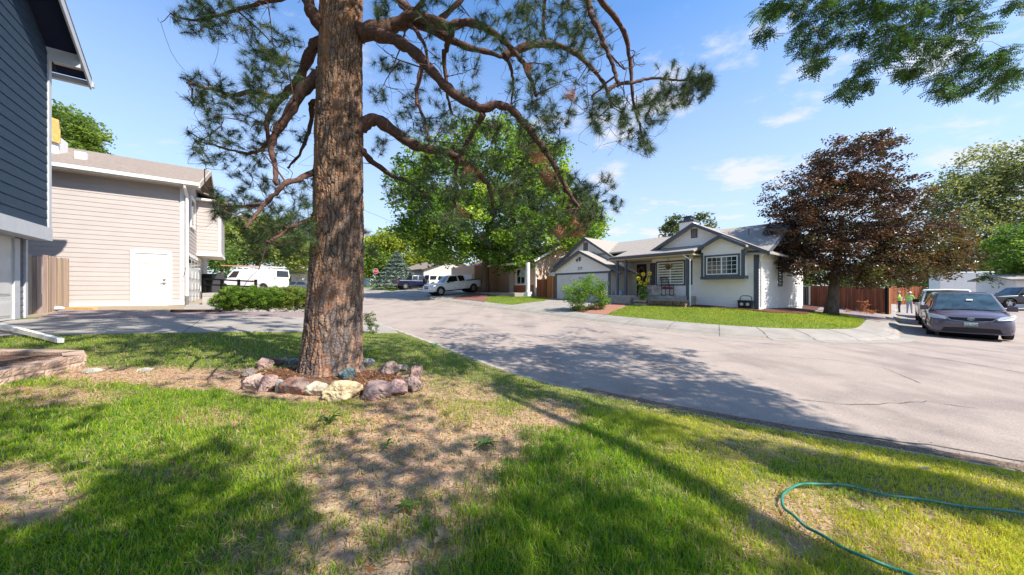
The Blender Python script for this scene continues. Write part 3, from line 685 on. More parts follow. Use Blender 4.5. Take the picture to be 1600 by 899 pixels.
# garage door, front door, windows
panel_door(W, 'a', -.9, aG0 + .2, aG1 - .2, zG, gdt - .02, M_garage, hw, rows=4, cols=8)
aw0, aw1 = W.A(1069, 0), W.A(1027.5, 0)
wz0, wz1 = W.Z(444, aw0, 0), W.Z(408.5, aw0, 0)
M_curtain = mat('glass_curtain', (.16, .22, .17), .12, (.05, .10, .06), 2.2, 5, spec=.8, lo=.45, hi=.6)
window(W, 'a', 0, aw0, aw1, wz0, wz1, hw, M_white, M_slate, cols=2, glass=M_curtain)
sh = []
for (p0, p1) in [(1082, 1077), (1024.5, 1016)]:
    mb = MB(); a0, a1 = W.A(p0, 0), W.A(p1, 0); mb.fbox(W, a0, a1, -.035, 0, wz0 - .05, wz1 + .02)
    for i in range(22):
        z = wz0 + (wz1 - wz0) * i / 22; mb.fbox(W, a0 + .03, a1 - .03, -.045, -.035, z, z + .02)
    mb.build('shutter', mat('shutter_dark', (.05, .05, .058), .6), hw)
ad0, ad1 = W.A(1011, PB), W.A(995.5, PB); zd = W.Z(412.5, ad0, PB)
mb = MB(); mb.fbox(W, ad0, ad1, PB - .05, PB, zp_, zd); mb.fbox(W, ad0 + .12, ad1 - .12, PB - .06, PB - .05, zp_ + 1.0, zd - .2)
fd = mb.build('front_door', mat('door_black', (.02, .018, .02), .35), hw)
mb = MB(); mb.fbox(W, ad0 - .12, ad0, PB - .06, PB, zp_, zd + .1, 0); mb.fbox(W, ad1, ad1 + .12, PB - .06, PB, zp_, zd + .1); mb.fbox(W, ad0 - .12, ad1 + .12, PB - .062, PB, zd, zd + .11); mb.build('door_frame', M_white, hw)
mb = MB(); c_ = Vector(W((ad0 + ad1) / 2, PB - .09, zd - .45))
for i in range(70):
    t = i / 70 * 2 * math.pi; p = c_ + D3 * math.cos(t) * .22 + Vector((0, 0, 1)) * math.sin(t) * .22; q = p + Vector((random.gauss(0, .06), random.gauss(0, .03), random.gauss(0, .06))); mb.tube([p, q], [.025, .008], 4)
tag(mb.build('door_wreath', mat('dried_wreath', (.42, .32, .24), .9, (.25, .1, .08), 9), loc=c_), 'dried flower wreath hanging on the black front door', 'wreath')
# bay window box
bb = MB(); b0a, b1a = W.A(1162, -.5), W.A(1096, -.5); bzb, bzt = W.Z(435, b0a, -.5), W.Z(390, b0a, -.5)
bb.fbox(W, b0a, b1a, -.49, 0, bzb, bzt)
siding(bb, W, 'a', -.5, b0a, b1a, bzb, bz - .15, .16, prof=lambda z: (max(b0a, bpk - (bz - .1 - z) / bsl), min(b1a, bpk + (bz - .1 - z) / bsl)))
siding(bb, W, 'b', b0a, -.5, 0, bzb, bzt, .16)
bb.prism([W(b0a, -.485, bzt - .05), W(b1a, -.485, bzt - .05), W(bpk, -.485, bz - .12)], N3 * .4)
bay = bb.build('bay', M_sidewhite, hw)
mb = MB(); mb.fbox(W, b0a - .06, b1a + .04, -.56, -.0, bzb - .02, bzb + .14)
for a in (b0a - .01, b1a - .1): mb.fbox(W, a, a + .11, -.535, -.5, bzb + .14, bzt)
mb.fbox(W, b0a - .035, b0a, -.535, -.4, bzb + .14, bzt); mb.build('bay_trim', M_slate, bay)
ax0, ax1 = W.A(1153.3, -.5), W.A(1104, -.5)
window(W, 'a', -.515, ax0, ax1, W.Z(428.5, ax0, -.5), W.Z(399, ax0, -.5), hw, M_white, M_slate, cols=2, grid=(6, 4), glass=mat('glass_bay', (.02, .05, .035), .05, (.004, .008, .006), 3, 4, spec=.9))
# gable vents
for (ap_, b, px0, px1, py0, py1) in [(apk, 0, 1080, 1090, 357.5, 371.5), (rpk, .5, 912, 918.7, 379, 391.5)]:
    a0, a1 = W.A(px1, b), W.A(px0, b); z0, z1 = W.Z(py1, a0, b), W.Z(py0, a0, b); mb = MB()
    mb.fbox(W, a0, a1, b - .04, b, z0, z1, 0)
    for i in range(8): z = z0 + .05 + (z1 - z0 - .1) * i / 8; mb.fbox(W, a0 + .06, a1 - .06, b - .055, b - .04, z, z + .03, 1)
    mb.build('gable_vent', [M_slate, mat('vent_tan', (.25, .21, .18), .8)], hw)
# side windows
for px0, px1, py0, py1 in [(1215.5, 1221, 404, 446)]:
    b0, b1 = W.B(px0, 0), W.B(px1, 0); window(W, 'b', 0, b0, b1, W.Z(py1, 0, b0), W.Z(py0, 0, b0), hw, M_slate, M_slate, cols=1, trim=.07)
# chimney
mb = MB(); ac, bc = W.A(1075, 5.2), 5.2; zt = W.Z(343, ac, bc); mb.fbox(W, ac - .55, ac + .45, bc - .4, bc + .4, RZ - .6, zt - .25, 0); mb.fbox(W, ac - .6, ac + .5, bc - .45, bc + .45, zt - .27, zt - .12, 1)
mb.fbox(W, ac - .3, ac + .2, bc - .25, bc + .25, zt - .12, zt + .1, 1); mb.fbox(W, ac - .36, ac + .26, bc - .3, bc + .3, zt + .12, zt + .2, 1)
mb.build('chimney', [M_sidewhite, M_slate], rfo)
mb = MB(); a_ = W.A(1170, 1.6); mb.tube([W(a_, 1.6, pz(1.6)), W(a_, 1.6, pz(1.6) + .35)], .04, 8); mb.build('vent_pipe', M_slate, rfo)
# coach lamp and house number on the garage gable
mb = MB(); a = W.A(906, -.95); z = W.Z(405, a, -.95); mb.box(W(a, -.97, z), (.1, .1, .3)); mb.tube([W(a, -.95, z + .1), W(a + .25, -1.0, z - .02)], .025, 6); mb.box(W(a + .27, -1.0, z - .08), (.12, .12, .18)); mb.build('floodlight', M_slate, hw)
def text(s, size, m, name, parent, p, right, up=Vector((0, 0, 1)), ext=.004):
    cu = bpy.data.curves.new(name, 'FONT'); cu.body = s; cu.size = size; cu.extrude = ext; cu.align_x = 'CENTER'; cu.align_y = 'CENTER'
    tmp = bpy.data.objects.new('t', cu); COL.objects.link(tmp); dg = bpy.context.evaluated_depsgraph_get(); me = bpy.data.meshes.new_from_object(tmp.evaluated_get(dg)); bpy.data.objects.remove(tmp)
    r = Vector(right).normalized(); u = Vector(up).normalized(); n = r.cross(u); M = Matrix((r, u, n)).transposed().to_4x4(); M.translation = Vector(p)
    root = parent
    while root is not None and root.parent is not None: root = root.parent
    if root is not None: M = Matrix.Translation(-Vector(root.location)) @ M
    me.transform(M); me.materials.clear(); me.materials.append(m); o = bpy.data.objects.new(name, me); COL.objects.link(o); o.parent = parent; return o
a = W.A(906, -.95); text('277', .30, M_slate, 'house_number', hw, W(a, -.94, W.Z(420, a, -.95)), -D3)

# ============ beige house next door ============
Bf = Frame((-14.1, 14.3), N3, D3)      # a runs towards the street (+), b up the street; corner at (0,0)
bg_z = .60
hb = thing('beige_house', 'two-storey beige clapboard house with a white side door left of the pine', 'house', Bf(0, 0, bg_z))
bez = Bf.Z(291, 0, 0)
mb = MB(); LEN = 13.0
mb.fbox(Bf, -LEN, -.02, .02, 9, bg_z - .4, bez + .02)
siding(mb, Bf, 'a', 0, -LEN, 0, bg_z + .1, bez, .178)
siding(mb, Bf, 'b', 0, 0, 9, bg_z + .1, bez, .178, out=1)
brz = bez + 1.9
siding(mb, Bf, 'b', 0, 0, 9, bez, brz - .15, .178, out=1, prof=lambda z: (4.5 - (brz - .1 - z) / .42, 4.5 + (brz - .1 - z) / .42))
mb.prism([Bf(-.01, 0.1, bez), Bf(-.01, 8.9, bez), Bf(-.01, 4.5, brz - .1)], -N3 * .2)
mb.build('wall', M_beige, hb)
mb = MB(); mb.fbox(Bf, -LEN, .02, -.045, 0, bg_z, bg_z + .13); mb.fbox(Bf, -.14, .03, -.03, 0, bg_z + .13, bez - .02); mb.fbox(Bf, 0, .03, -.03, .14, bg_z + .1, bez - .02)
mb.build('corner_trim', M_white, hb)
mb = MB(); mb.fbox(Bf, -LEN, .0, -.02, .02, bg_z - .4, bg_z - .005); mb.build('foundation', mat('foundation', (.52, .45, .34), .9, (.4, .33, .25), 5), hb)
mb = MB(); oh = .45; ohf = .5
roofslab(mb, [Bf(-LEN, -oh, bez + .12), Bf(ohf, -oh, bez + .12), Bf(ohf, 4.5, brz + .13), Bf(-LEN, 4.5, brz + .13)], .1)
roofslab(mb, [Bf(-LEN, 9 + oh, bez + .12), Bf(ohf, 9 + oh, bez + .12), Bf(ohf, 4.5, brz + .128), Bf(-LEN, 4.5, brz + .128)], .1)
rb = mb.build('roof', M_shingle2, hb)
mb = MB(); mb.fbox(Bf, -LEN, ohf, -oh - .12, -oh, bez - .03, bez + .10); mb.fbox(Bf, -LEN, ohf, -oh - .02, -oh + .02, bez - .09, bez + .02); mb.build('gutter', M_white, hb)
mb = MB(); mb.prism([Bf(ohf, -oh, bez + .13), Bf(ohf, 4.5, brz + .14), Bf(ohf, 4.5, brz - .1), Bf(ohf, -oh, bez - .1)], N3 * .04)
mb.prism([Bf(ohf, 9 + oh, bez + .13), Bf(ohf, 4.5, brz + .14), Bf(ohf, 4.5, brz - .1), Bf(ohf, 9 + oh, bez - .1)], N3 * .04)
mb.fbox(Bf, -LEN, ohf - .01, -oh, 0, bez - .09, bez - .06); mb.build('soffit', mat('soffit_beige', (.45, .38, .32), .8), hb)
mb = MB(); a = Bf.A(289.5, -.06)
mb.tube([Bf(a + .02, -oh - .06, bez), Bf(a + .02, -oh, bez - .15), Bf(a + .05, -.08, bez - .45), Bf(a + .05, -.08, bg_z + .35)], .055, 6); ds = mb.build('downspout', M_white, hb)
mb = MB(); mb.tube([Bf(a + .05, -.08, bg_z + .36), Bf(a + .05, -.08, bg_z - .1)], .06, 8); mb.build('drain_boot', mat('drain_grey', (.16, .15, .14), .6), ds)
da0, da1 = Bf.A(210.5, 0), Bf.A(262, 0); dzt = Bf.Z(397.5, da1, 0)
dr = panel_door(Bf, 'a', -.01, da0, da1, bg_z + .03, dzt, M_garage, hb, rows=4, cols=2, name='side_door')
mb = MB(); mb.fbox(Bf, da0 - .12, da0, -.05, 0, bg_z, dzt + .12); mb.fbox(Bf, da1, da1 + .12, -.05, 0, bg_z, dzt + .12); mb.fbox(Bf, da0 - .12, da1 + .12, -.055, 0, dzt, dzt + .12); mb.fbox(Bf, da0, da1, -.06, -.03, bg_z - .02, bg_z + .03); mb.build('door_frame', M_white, hb)
mb = MB(); mb.box(Bf(da1 - .09, -.06, bg_z + .93), (.06, .06, .06)); mb.tube([Bf(da1 - .09, -.07, bg_z + .93), Bf(da1 - .2, -.09, bg_z + .93)], .012, 6); mb.build('handle', M_steel, dr); mb = MB(); mb.box(Bf(da1 - .09, -.05, bg_z + 1.08), (.06, .05, .06)); mb.build('deadbolt', M_steel, dr)
# garage front (faces the street)
g0, g1 = Bf.B(292, 0), Bf.B(318, 0)
panel_door(Bf, 'b', .01, g0, min(g1, 5.2), bg_z, bg_z + 2.15, M_garage, hb, out=1, rows=4, cols=4, windows=True)
mb = MB(); mb.fbox(Bf, 0, .05, g0 - .12, g0, bg_z, bg_z + 2.3); mb.fbox(Bf, 0, .055, g0 - .12, min(g1, 5.2) + .12, bg_z + 2.15, bg_z + 2.3); mb.fbox(Bf, 0, .05, min(g1, 5.2), min(g1, 5.2) + .12, bg_z, bg_z + 2.15); mb.build('garage_frame', M_white, hb)
w0, w1 = Bf.B(297, 0), Bf.B(302.5, 0); window(Bf, 'b', .01, w0, w1, Bf.Z(352, 0, w0), Bf.Z(308, 0, w0), hb, M_white, M_white, out=1, cols=1)
s0_ = Bf.B(307, 0); mb = MB(); bw = .95; zb0, zb1 = Bf.Z(397, bw, s0_), Bf.Z(318, bw, s0_)
mb.fbox(Bf, 0, bw - .02, s0_ + .02, s0_ + 3, zb0, zb1); siding(mb, Bf, 'b', bw, s0_, s0_ + 3, zb0, zb1, .178, out=1); siding(mb, Bf, 'a', s0_, 0, bw, zb0, zb1, .178); by = mb.build('bay', M_beige, hb)
mb = MB(); mb.fbox(Bf, 0, bw + .04, s0_ - .04, s0_ + 3, zb0 - .14, zb0); mb.fbox(Bf, bw - .1, bw + .03, s0_ - .03, s0_, zb0, zb1); mb.fbox(Bf, bw, bw + .03, s0_ - .03, s0_ + .1, zb0, zb1); mb.fbox(Bf, 0, bw + .3, s0_ - .3, s0_ + 3.2, zb1, zb1 + .1); mb.build('bay_trim', M_white, by)
mb = MB(); roofslab(mb, [Bf(0, s0_ - .3, zb1 + .5), Bf(bw + .32, s0_ - .32, zb1 + .12), Bf(bw + .32, s0_ + 3.3, zb1 + .12), Bf(0, s0_ + 3.3, zb1 + .5)], .06); mb.build('bay_roof', M_shingle2, by)
mb = MB(); b_ = g0 - .35; mb.fbox(Bf, .0, .12, b_ - .07, b_ + .07, bg_z + 1.85, bg_z + 2.15); mb.build('wall_lamp', M_black, hb)
# chimney chase under repair, with yellow sheathing
mb = MB(); c1_, c0_ = Bf.A(91, 1.9), Bf.A(60, 1.9); zt = Bf.Z(212, c1_, 1.9); mb.fbox(Bf, c0_, c1_, 1.9, 2.8, bez, zt); ch = mb.build('chimney', M_white, rb)
zt2 = Bf.Z(187, c1_, 1.8); s1_ = Bf.A(94, 1.8)
for i, (z0, z1) in enumerate([(Bf.Z(224, c1_, 1.8), (zt + zt2) / 2 - .05), ((zt + zt2) / 2 - .04, zt2)]): mb = MB(); mb.prism([Bf(c0_, 1.8, z0 + .15), Bf(s1_ - .02 * i, 1.8, z0), Bf(s1_ - .04 * i, 1.8, z1), Bf(c0_, 1.8, z1 + .15)], D3 * .05); mb.build('sheathing', mat('plywood_yellow', (.58, .40, .14), .8, (.46, .29, .08), 8), ch)
mb = MB(); a_ = Bf.A(127, 1.5); mb.fbox(Bf, a_ - .15, a_ + .15, 1.4, 1.6, Bf.Z(243, a_, 1.5) - .3, Bf.Z(238.5, a_, 1.5)); mb.build('roof_vent', M_white, rb)

# ============ navy house at left edge ============
Nf = Frame((0, 0), N3, D3)
# corner of the house toward the neighbour
sN_ = 15.3; ql, qu = -4.9, -4.5
ng_z = .50
def nf(a, b, z): return Nf(a, b, z)
hn = thing('navy_house', 'navy clapboard house at the left edge with pale grey trim and an overhanging upper storey', 'house', nf(ql, sN_, ng_z))
zub = Nf.Z(368, qu, sN_); sG = Nf.B(71, qu)
soff = Nf.Z(84, qu, sN_)
mb = MB(); mb.fbox(Nf, -14, ql - .02, 2, sN_, ng_z - .4, zub + .1, 0)
siding(mb, Nf, 'b', ql, 10.5, sN_ - .1, ng_z, zub, .178, out=1); mb.build('lower_wall', mat('grey_siding', (.18, .175, .20), .8, (.14, .135, .155), 4), hn)
mb = MB(); slope = 0.62
mb.fbox(Nf, -14, qu - .02, 4, sN_, zub, soff - .3)
siding(mb, Nf, 'b', qu, 4, sN_ - .05, zub + .2, soff + 8, .252, out=1, prof=lambda z: (4, min(sN_ - .05, sN_ - (z - soff) / slope if z > soff else sN_ - .05)))
mb.prism([nf(qu - .02, 4, soff - .4), nf(qu - .02, sN_ - .05, soff - .4), nf(qu - .02, sN_ - .05, soff - .05), nf(qu - .02, 8, soff + .62 * 7.2), nf(qu - .02, 4, soff + .62 * 7.2)], -N3 * .3)
mb.build('upper_wall', M_navy, hn)
mb = MB(); mb.fbox(Nf, qu - .3, qu + .06, 4, sN_ + .02, zub - .16, zub + .2); mb.fbox(Nf, qu - .02, qu + .045, sN_ - .12, sN_ + .02, zub + .2, soff); mb.fbox(Nf, qu - .2, qu, sN_, sN_ + .04, zub + .2, soff); mb.build('corner_trim', M_trimgrey, hn)
# rake overhang of the gable: soffit slab, rake board
ro = .62; ev = .62
def rz_(s_): return soff + .15 + (sN_ - s_) * slope
mb = MB(); s1 = sN_ + ev; mb.prism([nf(qu - 12, s1, rz_(s1)), nf(qu + ro, s1, rz_(s1)), nf(qu + ro, 6, rz_(6)), nf(qu - 12, 6, rz_(6))], (0, 0, .1)); rn_ = mb.build('roof', mat('dark_shingle', (.10, .09, .085), .95, (.06, .055, .05), 8, bump=.4), hn)
mb = MB(); mb.prism([nf(qu + .0, s1 - .05, rz_(s1 - .05) - .02), nf(qu + ro - .05, s1 - .05, rz_(s1 - .05) - .02), nf(qu + ro - .05, 6, rz_(6) - .02), nf(qu, 6, rz_(6) - .02)], (0, 0, -.03)); mb.build('soffit', M_navydk, hn)
mb = MB(); mb.prism([nf(qu + ro - .04, s1, rz_(s1) + .05), nf(qu + ro - .04, 6, rz_(6) + .05), nf(qu + ro - .04, 6, rz_(6) - .26), nf(qu + ro - .04, s1, rz_(s1) - .26)], N3 * .04)
mb.prism([nf(qu, sN_ - .05, soff + .02), nf(qu + ro - .05, sN_ - .05, soff + .02), nf(qu + ro - .05, s1, soff - .12), nf(qu, s1, soff - .12)], (0, 0, -.05))
mb.fbox(Nf, qu - .02, qu + ro - .04, sN_ - .1, sN_ - .06, soff - .22, soff + .14)
mb.build('rake_board', M_trimgrey, hn)
mb = MB(); mb.fbox(Nf, qu - 12, qu + ro + .03, s1, s1 + .13, rz_(s1) - .16, rz_(s1) - .02); mb.build('gutter', M_trimgrey, hn)
# garage door and frame, lower corner trim
gd1 = Nf.B(17, ql); mb = MB(); mb.fbox(Nf, ql, ql + .06, Nf.B(17, ql), Nf.B(25.5, ql), ng_z, zub - .18); mb.fbox(Nf, ql, ql + .06, 10.5, Nf.B(17, ql), ng_z + 2.2, zub - .18); mb.fbox(Nf, ql, ql + .05, Nf.B(35.5, ql), sN_ + .02, ng_z, zub - .16); mb.build('garage_frame', M_trimgrey, hn)
panel_door(Nf, 'b', ql + .005, 10.4, gd1, ng_z, ng_z + 2.2, M_garage, hn, out=1, rows=4, cols=4)
# low downspout extension lying towards the planting bed
mb = MB(); p0 = Nf(ql + .12, 13.6, 0); 
e0 = G(-60, 508); e1 = G(95, 539); mb.tube([(e0.x, e0.y, e0.z + .22), ((e0.x + e1.x) / 2, (e0.y + e1.y) / 2, T((e0.x + e1.x) / 2, (e0.y + e1.y) / 2) + .14), (e1.x, e1.y, T(e1.x, e1.y) + .07)], .055, 4); mb.build('downspout_extension', M_white, hn)

# ============ tan house and the ones behind ============
TF = Frame(W(16.9, 0, 0)[:2], D3, N3)
hz0 = T(*TF(0, 0, 0)[:2]) + .05
ht = thing('tan_house', 'tan stucco house with a white porch post, seen past the big green tree', 'house', TF(0, 0, hz0))
tez = TF.Z(405, 0, 0); tpk_b = TF.B(884, 0); tpz = TF.Z(378, 0, tpk_b); ts = (tpz - tez) / tpk_b
mb = MB(); mb.fbox(TF, .0, 3.2, 0, 10, hz0 - .4, tez); mb.fbox(TF, 3.2, 10, 1.5, 10, hz0 - .4, tez); mb.fbox(TF, 8.2, 13.5, -1.5, 8, hz0 - .4, tez - .2)
mb.prism([TF(0, 0, tez), TF(0, 2 * tpk_b, tez), TF(0, tpk_b, tpz - .1)], D3 * 12); mb.build('wall', M_tan, ht)
mb = MB(); roofslab(mb, [TF(-.35, -.5, tez - .15), TF(-.35, tpk_b, tpz), TF(12, tpk_b, tpz), TF(12, -.5, tez - .15)], .12); roofslab(mb, [TF(-.35, 2 * tpk_b + .4, tez - .15), TF(-.35, tpk_b, tpz + .002), TF(12, tpk_b, tpz + .002), TF(12, 2 * tpk_b + .4, tez - .15)], .12)
roofslab(mb, [TF(-.2, -2.2, tez - .45), TF(4.5, -2.2, tez - .45), TF(4.5, 0, tez + .02), TF(-.2, 0, tez + .02)], .1); mb.build('roof', mat('brown_roof', (.26, .17, .14), .95, (.17, .11, .09), 9, bump=.4), ht)
mb = MB(); mb.prism([TF(-.4, -.5, tez - .1), TF(-.4, tpk_b, tpz + .06), TF(-.4, tpk_b, tpz - .16), TF(-.4, -.5, tez - .32)], D3 * .05); mb.prism([TF(-.4, 2 * tpk_b + .4, tez - .1), TF(-.4, tpk_b, tpz + .06), TF(-.4, tpk_b, tpz - .16), TF(-.4, 2 * tpk_b + .4, tez - .32)], D3 * .05); mb.fbox(TF, -.02, .1, -.02, .1, hz0, tez)
mb.build('roof_trim', M_white, ht)
mb = MB(); mb.fbox(TF, -.25, 4.55, -2.26, -2.2, tez - .6, tez - .42); mb.build('porch_fascia', M_white, ht)
mb = MB(); a = TF.A(824.5, -2.1); mb.fbox(TF, a - .12, a + .12, -2.2, -1.96, hz0, tez - .5); mb.fbox(TF, a - .25, a + .25, -2.3, -1.85, hz0, hz0 + .35); mb.build('porch_post', M_white, ht)
mb = MB(); mb.fbox(TF, .2, 8, -2.3, 1.5, hz0 - .4, hz0 + .25); mb.build('porch_deck', M_conc, ht)
mb = MB(); mb.fbox(TF, .3, 3.1, -.08, 0, hz0 + .2, hz0 + .95); mb.build('brick_skirt', mat('red_brick', (.34, .12, .06), .9, (.25, .08, .04), 9), ht)
a0, a1 = TF.A(821, 0), TF.A(808, 0); window(TF, 'a', -.02, a0, a1, hz0 + 1.05, hz0 + 2.5, ht, M_white, M_white, cols=2, trim=.16)
mb = MB(); a0, a1 = TF.A(803, .0), TF.A(796.5, .0); mb.fbox(TF, a0, a1, -.05, 0.0, hz0 + .25, hz0 + 2.35); mb.build('front_door', mat('storm_door', (.42, .36, .32), .6), ht)
mb = MB(); mb.fbox(TF, 8.6, 13.0, -1.56, -1.5, hz0, hz0 + 2.2); mb.build('garage_door', M_garage, ht)

OF = Frame(W(41, -.5, 0)[:2], D3, N3); oz = T(*OF(0, 0, 0)[:2]) + .05
def simple_house(fr, z0, wid, dep, hgt, rise, label, mw, mr, name='house', garage=True, ridge='a'):
    t = thing(name, label, 'house', fr(0, 0, z0)); mb = MB(); mb.fbox(fr, 0, wid, 0, dep, z0 - .6, z0 + hgt)
    if ridge == 'a':
        for a in (0, wid): mb.prism([fr(a, 0, z0 + hgt), fr(a, dep, z0 + hgt), fr(a, dep / 2, z0 + hgt + rise - .1)], fr.da * (.1 if a == 0 else -.1))
        rr = MB(); 
        for s_ in (-.5, dep + .5): roofslab(rr, [fr(-.5, s_, z0 + hgt - .1), fr(wid + .5, s_, z0 + hgt - .1), fr(wid + .5, dep / 2, z0 + hgt + rise), fr(-.5, dep / 2, z0 + hgt + rise)], .14)
    else:
        for b in (0, dep): mb.prism([fr(0, b, z0 + hgt), fr(wid, b, z0 + hgt), fr(wid / 2, b, z0 + hgt + rise - .1)], fr.db * (.1 if b == 0 else -.1))
        rr = MB()
        for s_ in (-.5, wid + .5): roofslab(rr, [fr(s_, -.5, z0 + hgt - .1), fr(s_, dep + .5, z0 + hgt - .1), fr(wid / 2, dep + .5, z0 + hgt + rise), fr(wid / 2, -.5, z0 + hgt + rise)], .14)
    mb.build('wall', mw, t); rr.build('roof', mr, t)
    if garage:
        mb = MB(); mb.fbox(fr, .9, 5.7, -.06, 0, z0, z0 + 2.2); mb.build('garage_door', M_garage, t)
        window(fr, 'a', 0, wid * .62, wid * .62 + 1.7, z0 + .9, z0 + 2.1, t, M_white, M_white, cols=2)
    return t
M_grayw = mat('grey_wall', (.50, .47, .45), .8, (.45, .42, .40), 2)
simple_house(OF, oz, 13, 9, 2.9, 1.7, 'low pale grey house with garage door beyond the parked trucks', M_grayw, M_shingle2)
# neighbour beyond the beige house
NF2 = Frame(sq(36, -9), N3 * -1, D3); nz2 = T(*NF2(0, 0, 0)[:2])
simple_house(NF2, nz2, 9, 10, 4.8, 1.6, 'far house with reddish garage door behind the beige house corner', M_tan, M_shingle, garage=False)
for (px, Y, wd, hg, lab, mw) in [(455, 62, 12, 3.0, 'distant white house between the hedge and the pine trunk', M_sidewhite), (590, 95, 12, 2.8, 'distant pale house far down the street behind the stop sign', M_grayw)]:
    c = P(px, 446, Y); fr = Frame((c.x, c.y), Vector((.97, .2, 0)).normalized(), Vector((-.2, .97, 0)).normalized()); simple_house(fr, T(c.x, c.y), wd, 9, hg, 1.8, lab, mw, M_shingle, name='distant_house')
# right side beyond the side street
c = P(1512, 470, 62); fr = Frame((c.x, c.y), Vector((.80, -.6, 0)).normalized(), Vector((.6, .8, 0)).normalized())
hs = simple_house(fr, CZ - 1.9, 26, 10, 3.1, 2.6, 'distant tan house with dark solar panels on its roof', M_grayw, M_shingle, name='solar_house', garage=False)
mb = MB()
for i in range(4):
    a0 = 3 + i * 3.1; z = lambda b: CZ - 1.9 + 3.1 - .1 + (b + .5) * (2.7 / 5.5) + .06
    mb.prism([fr(a0, .3, z(.3)), fr(a0 + 2.9, .3, z(.3)), fr(a0 + 2.9, 4.2, z(4.2)), fr(a0, 4.2, z(4.2))], (0, 0, .05))
mb.build('solar_panel', mat('solar_blue', (.03, .04, .08), .2, spec=.8), hs)
c = P(1588, 476, 34); fr = Frame((c.x, c.y), Vector((.80, -.6, 0)).normalized(), Vector((.6, .8, 0)).normalized())
hr = simple_house(fr, CZ - 1.75, 12, 8, 2.8, .5, 'pale house with a flat carport at the right edge', M_sidewhite, M_shingle, name='edge_house', garage=False)
window(fr, 'a', 0, .9, 2.6, CZ - .9, CZ + .5, hr, M_white, M_white)
# ------------------------------------------------------------------ vegetation
def grow(nodes, rad, targets, mb, rtip=.006, rmax_f=.7, sides=5, bend=.18, seg=4, k_len=.012, sag=0.0, acc=None):
    """join every target to the nearest point of the growing skeleton with a bent, tapering branch"""
    N = [np.array(n, float) for n in nodes]; Rd = list(rad); A = np.array(N); targets = [np.array(t, float) for t in targets]
    d0 = [np.min(np.linalg.norm(A - t, axis=1)) for t in targets]
    buf = np.zeros((len(N) + len(targets) * seg + 5, 3)); buf[:len(N)] = A; cnt = len(N); ends = []
    for i in np.argsort(d0):
        t = targets[i]; dd = np.linalg.norm(buf[:cnt] - t, axis=1); j = int(np.argmin(dd + .0)); p = buf[j].copy(); ln = dd[j]
        if ln < 1e-3: continue
        r0 = min(Rd[j] * rmax_f, rtip + ln * k_len); off = np.array([random.gauss(0, 1), random.gauss(0, 1), random.gauss(0, .6) + sag]) * ln * bend
        pts = [p]
        for q in range(1, seg + 1):
            f = q / seg; pts.append(p + (t - p) * f + off * math.sin(f * math.pi) * (.8 + .4 * random.random()))
        pts[-1] = t
        rr = [r0 + (rtip - r0) * (q / seg) for q in range(seg + 1)]
        mb.tube(pts, rr, sides, cap=False)
        for q in range(1, seg + 1):
            buf[cnt] = pts[q]; cnt += 1; Rd.append(rr[q])
            if acc is not None: acc.append((tuple(pts[q]), rr[q]))
        ends.append((t, pts[-1] - pts[-2]))
    return ends
def leaf_mesh(name, C, rad, per, size, palette, m, parent, flat=.5, seed=0, aspect=.55, squash=.75, wts=None):
    """C (n,3) clump centres, rhombic leaves scattered about each"""
    rg = np.random.default_rng(seed); C = np.asarray(C); n = len(C) * per; base = np.repeat(C, per, 0); rad = np.asarray(rad); rr = np.repeat(rad, per) if rad.ndim else rad
    off = rg.normal(0, 1, (n, 3)); off /= np.linalg.norm(off, axis=1)[:, None]; off *= (rg.uniform(0, 1, n) ** .45 * 1.1)[:, None]; off[:, 2] *= squash
    P0 = base + off * (rr[:, None] if rad.ndim else rr)
    a = rg.normal(0, 1, (n, 3)); a[:, 2] = a[:, 2] * flat - .25; a /= np.linalg.norm(a, axis=1)[:, None]
    b = rg.normal(0, 1, (n, 3)); b -= a * (a * b).sum(1)[:, None]; b /= np.linalg.norm(b, axis=1)[:, None]; nn = np.cross(a, b)
    s = size * rg.uniform(.55, 1.35, n)[:, None]; V = np.stack([P0 - a * s * .5, P0 - b * s * aspect * .5 + nn * s * .1, P0 + a * s * .5, P0 + b * s * aspect * .5 + nn * s * .1], 1)
    pal = np.array(palette); ci = rg.choice(len(pal), len(C), p=wts); cc = pal[ci]; cc = np.repeat(cc, per, 0)
    alt = pal[rg.choice(len(pal), n, p=wts)]; mixf = rg.uniform(0, .5, (n, 1)); cc = (cc * (1 - mixf) + alt * mixf) * rg.uniform(.7, 1.3, (n, 1))
    return npmesh(name, V.reshape(-1, 3), np.arange(n * 4).reshape(n, 4), m, parent, col=np.repeat(cc, 4, 0))
M_leaf = mat('leaf', (1, 1, 1), .55, attr='tone', transl=.4, spec=.3)
M_leafdark = mat('leaf_waxy', (1, 1, 1), .4, attr='tone', transl=.25, spec=.5)
M_needle = mat('pine_needle', (1, 1, 1), .45, attr='tone', transl=.12, spec=.4)
M_bark = mat('bark_grey', (.17, .13, .10), .95, (.09, .065, .05), 7, 8, bump=.8, bscale=25, stretch=(1, 1, .3))
def blob_points(blobs, Y, n, rg, shell=.55, depth=1.0):
    ar = np.array([b[2] * b[3] for b in blobs], float); ar /= ar.sum(); out = []
    for i in rg.choice(len(blobs), n, p=ar):
        px, py, rx, ry = blobs[i][:4]; dy = blobs[i][4] if len(blobs[i]) > 4 else 0
        d = rg.normal(0, 1, 3); d /= np.linalg.norm(d); r = (shell + (1 - shell) * rg.uniform()) if rg.uniform() < .75 else rg.uniform() ** .5
        c = P(px, py, Y + dy); m = (Y + dy) / F
        out.append((c.x + d[0] * r * rx * m, c.y + d[1] * r * rx * m * depth, c.z + d[2] * r * ry * m))
    return np.array(out)
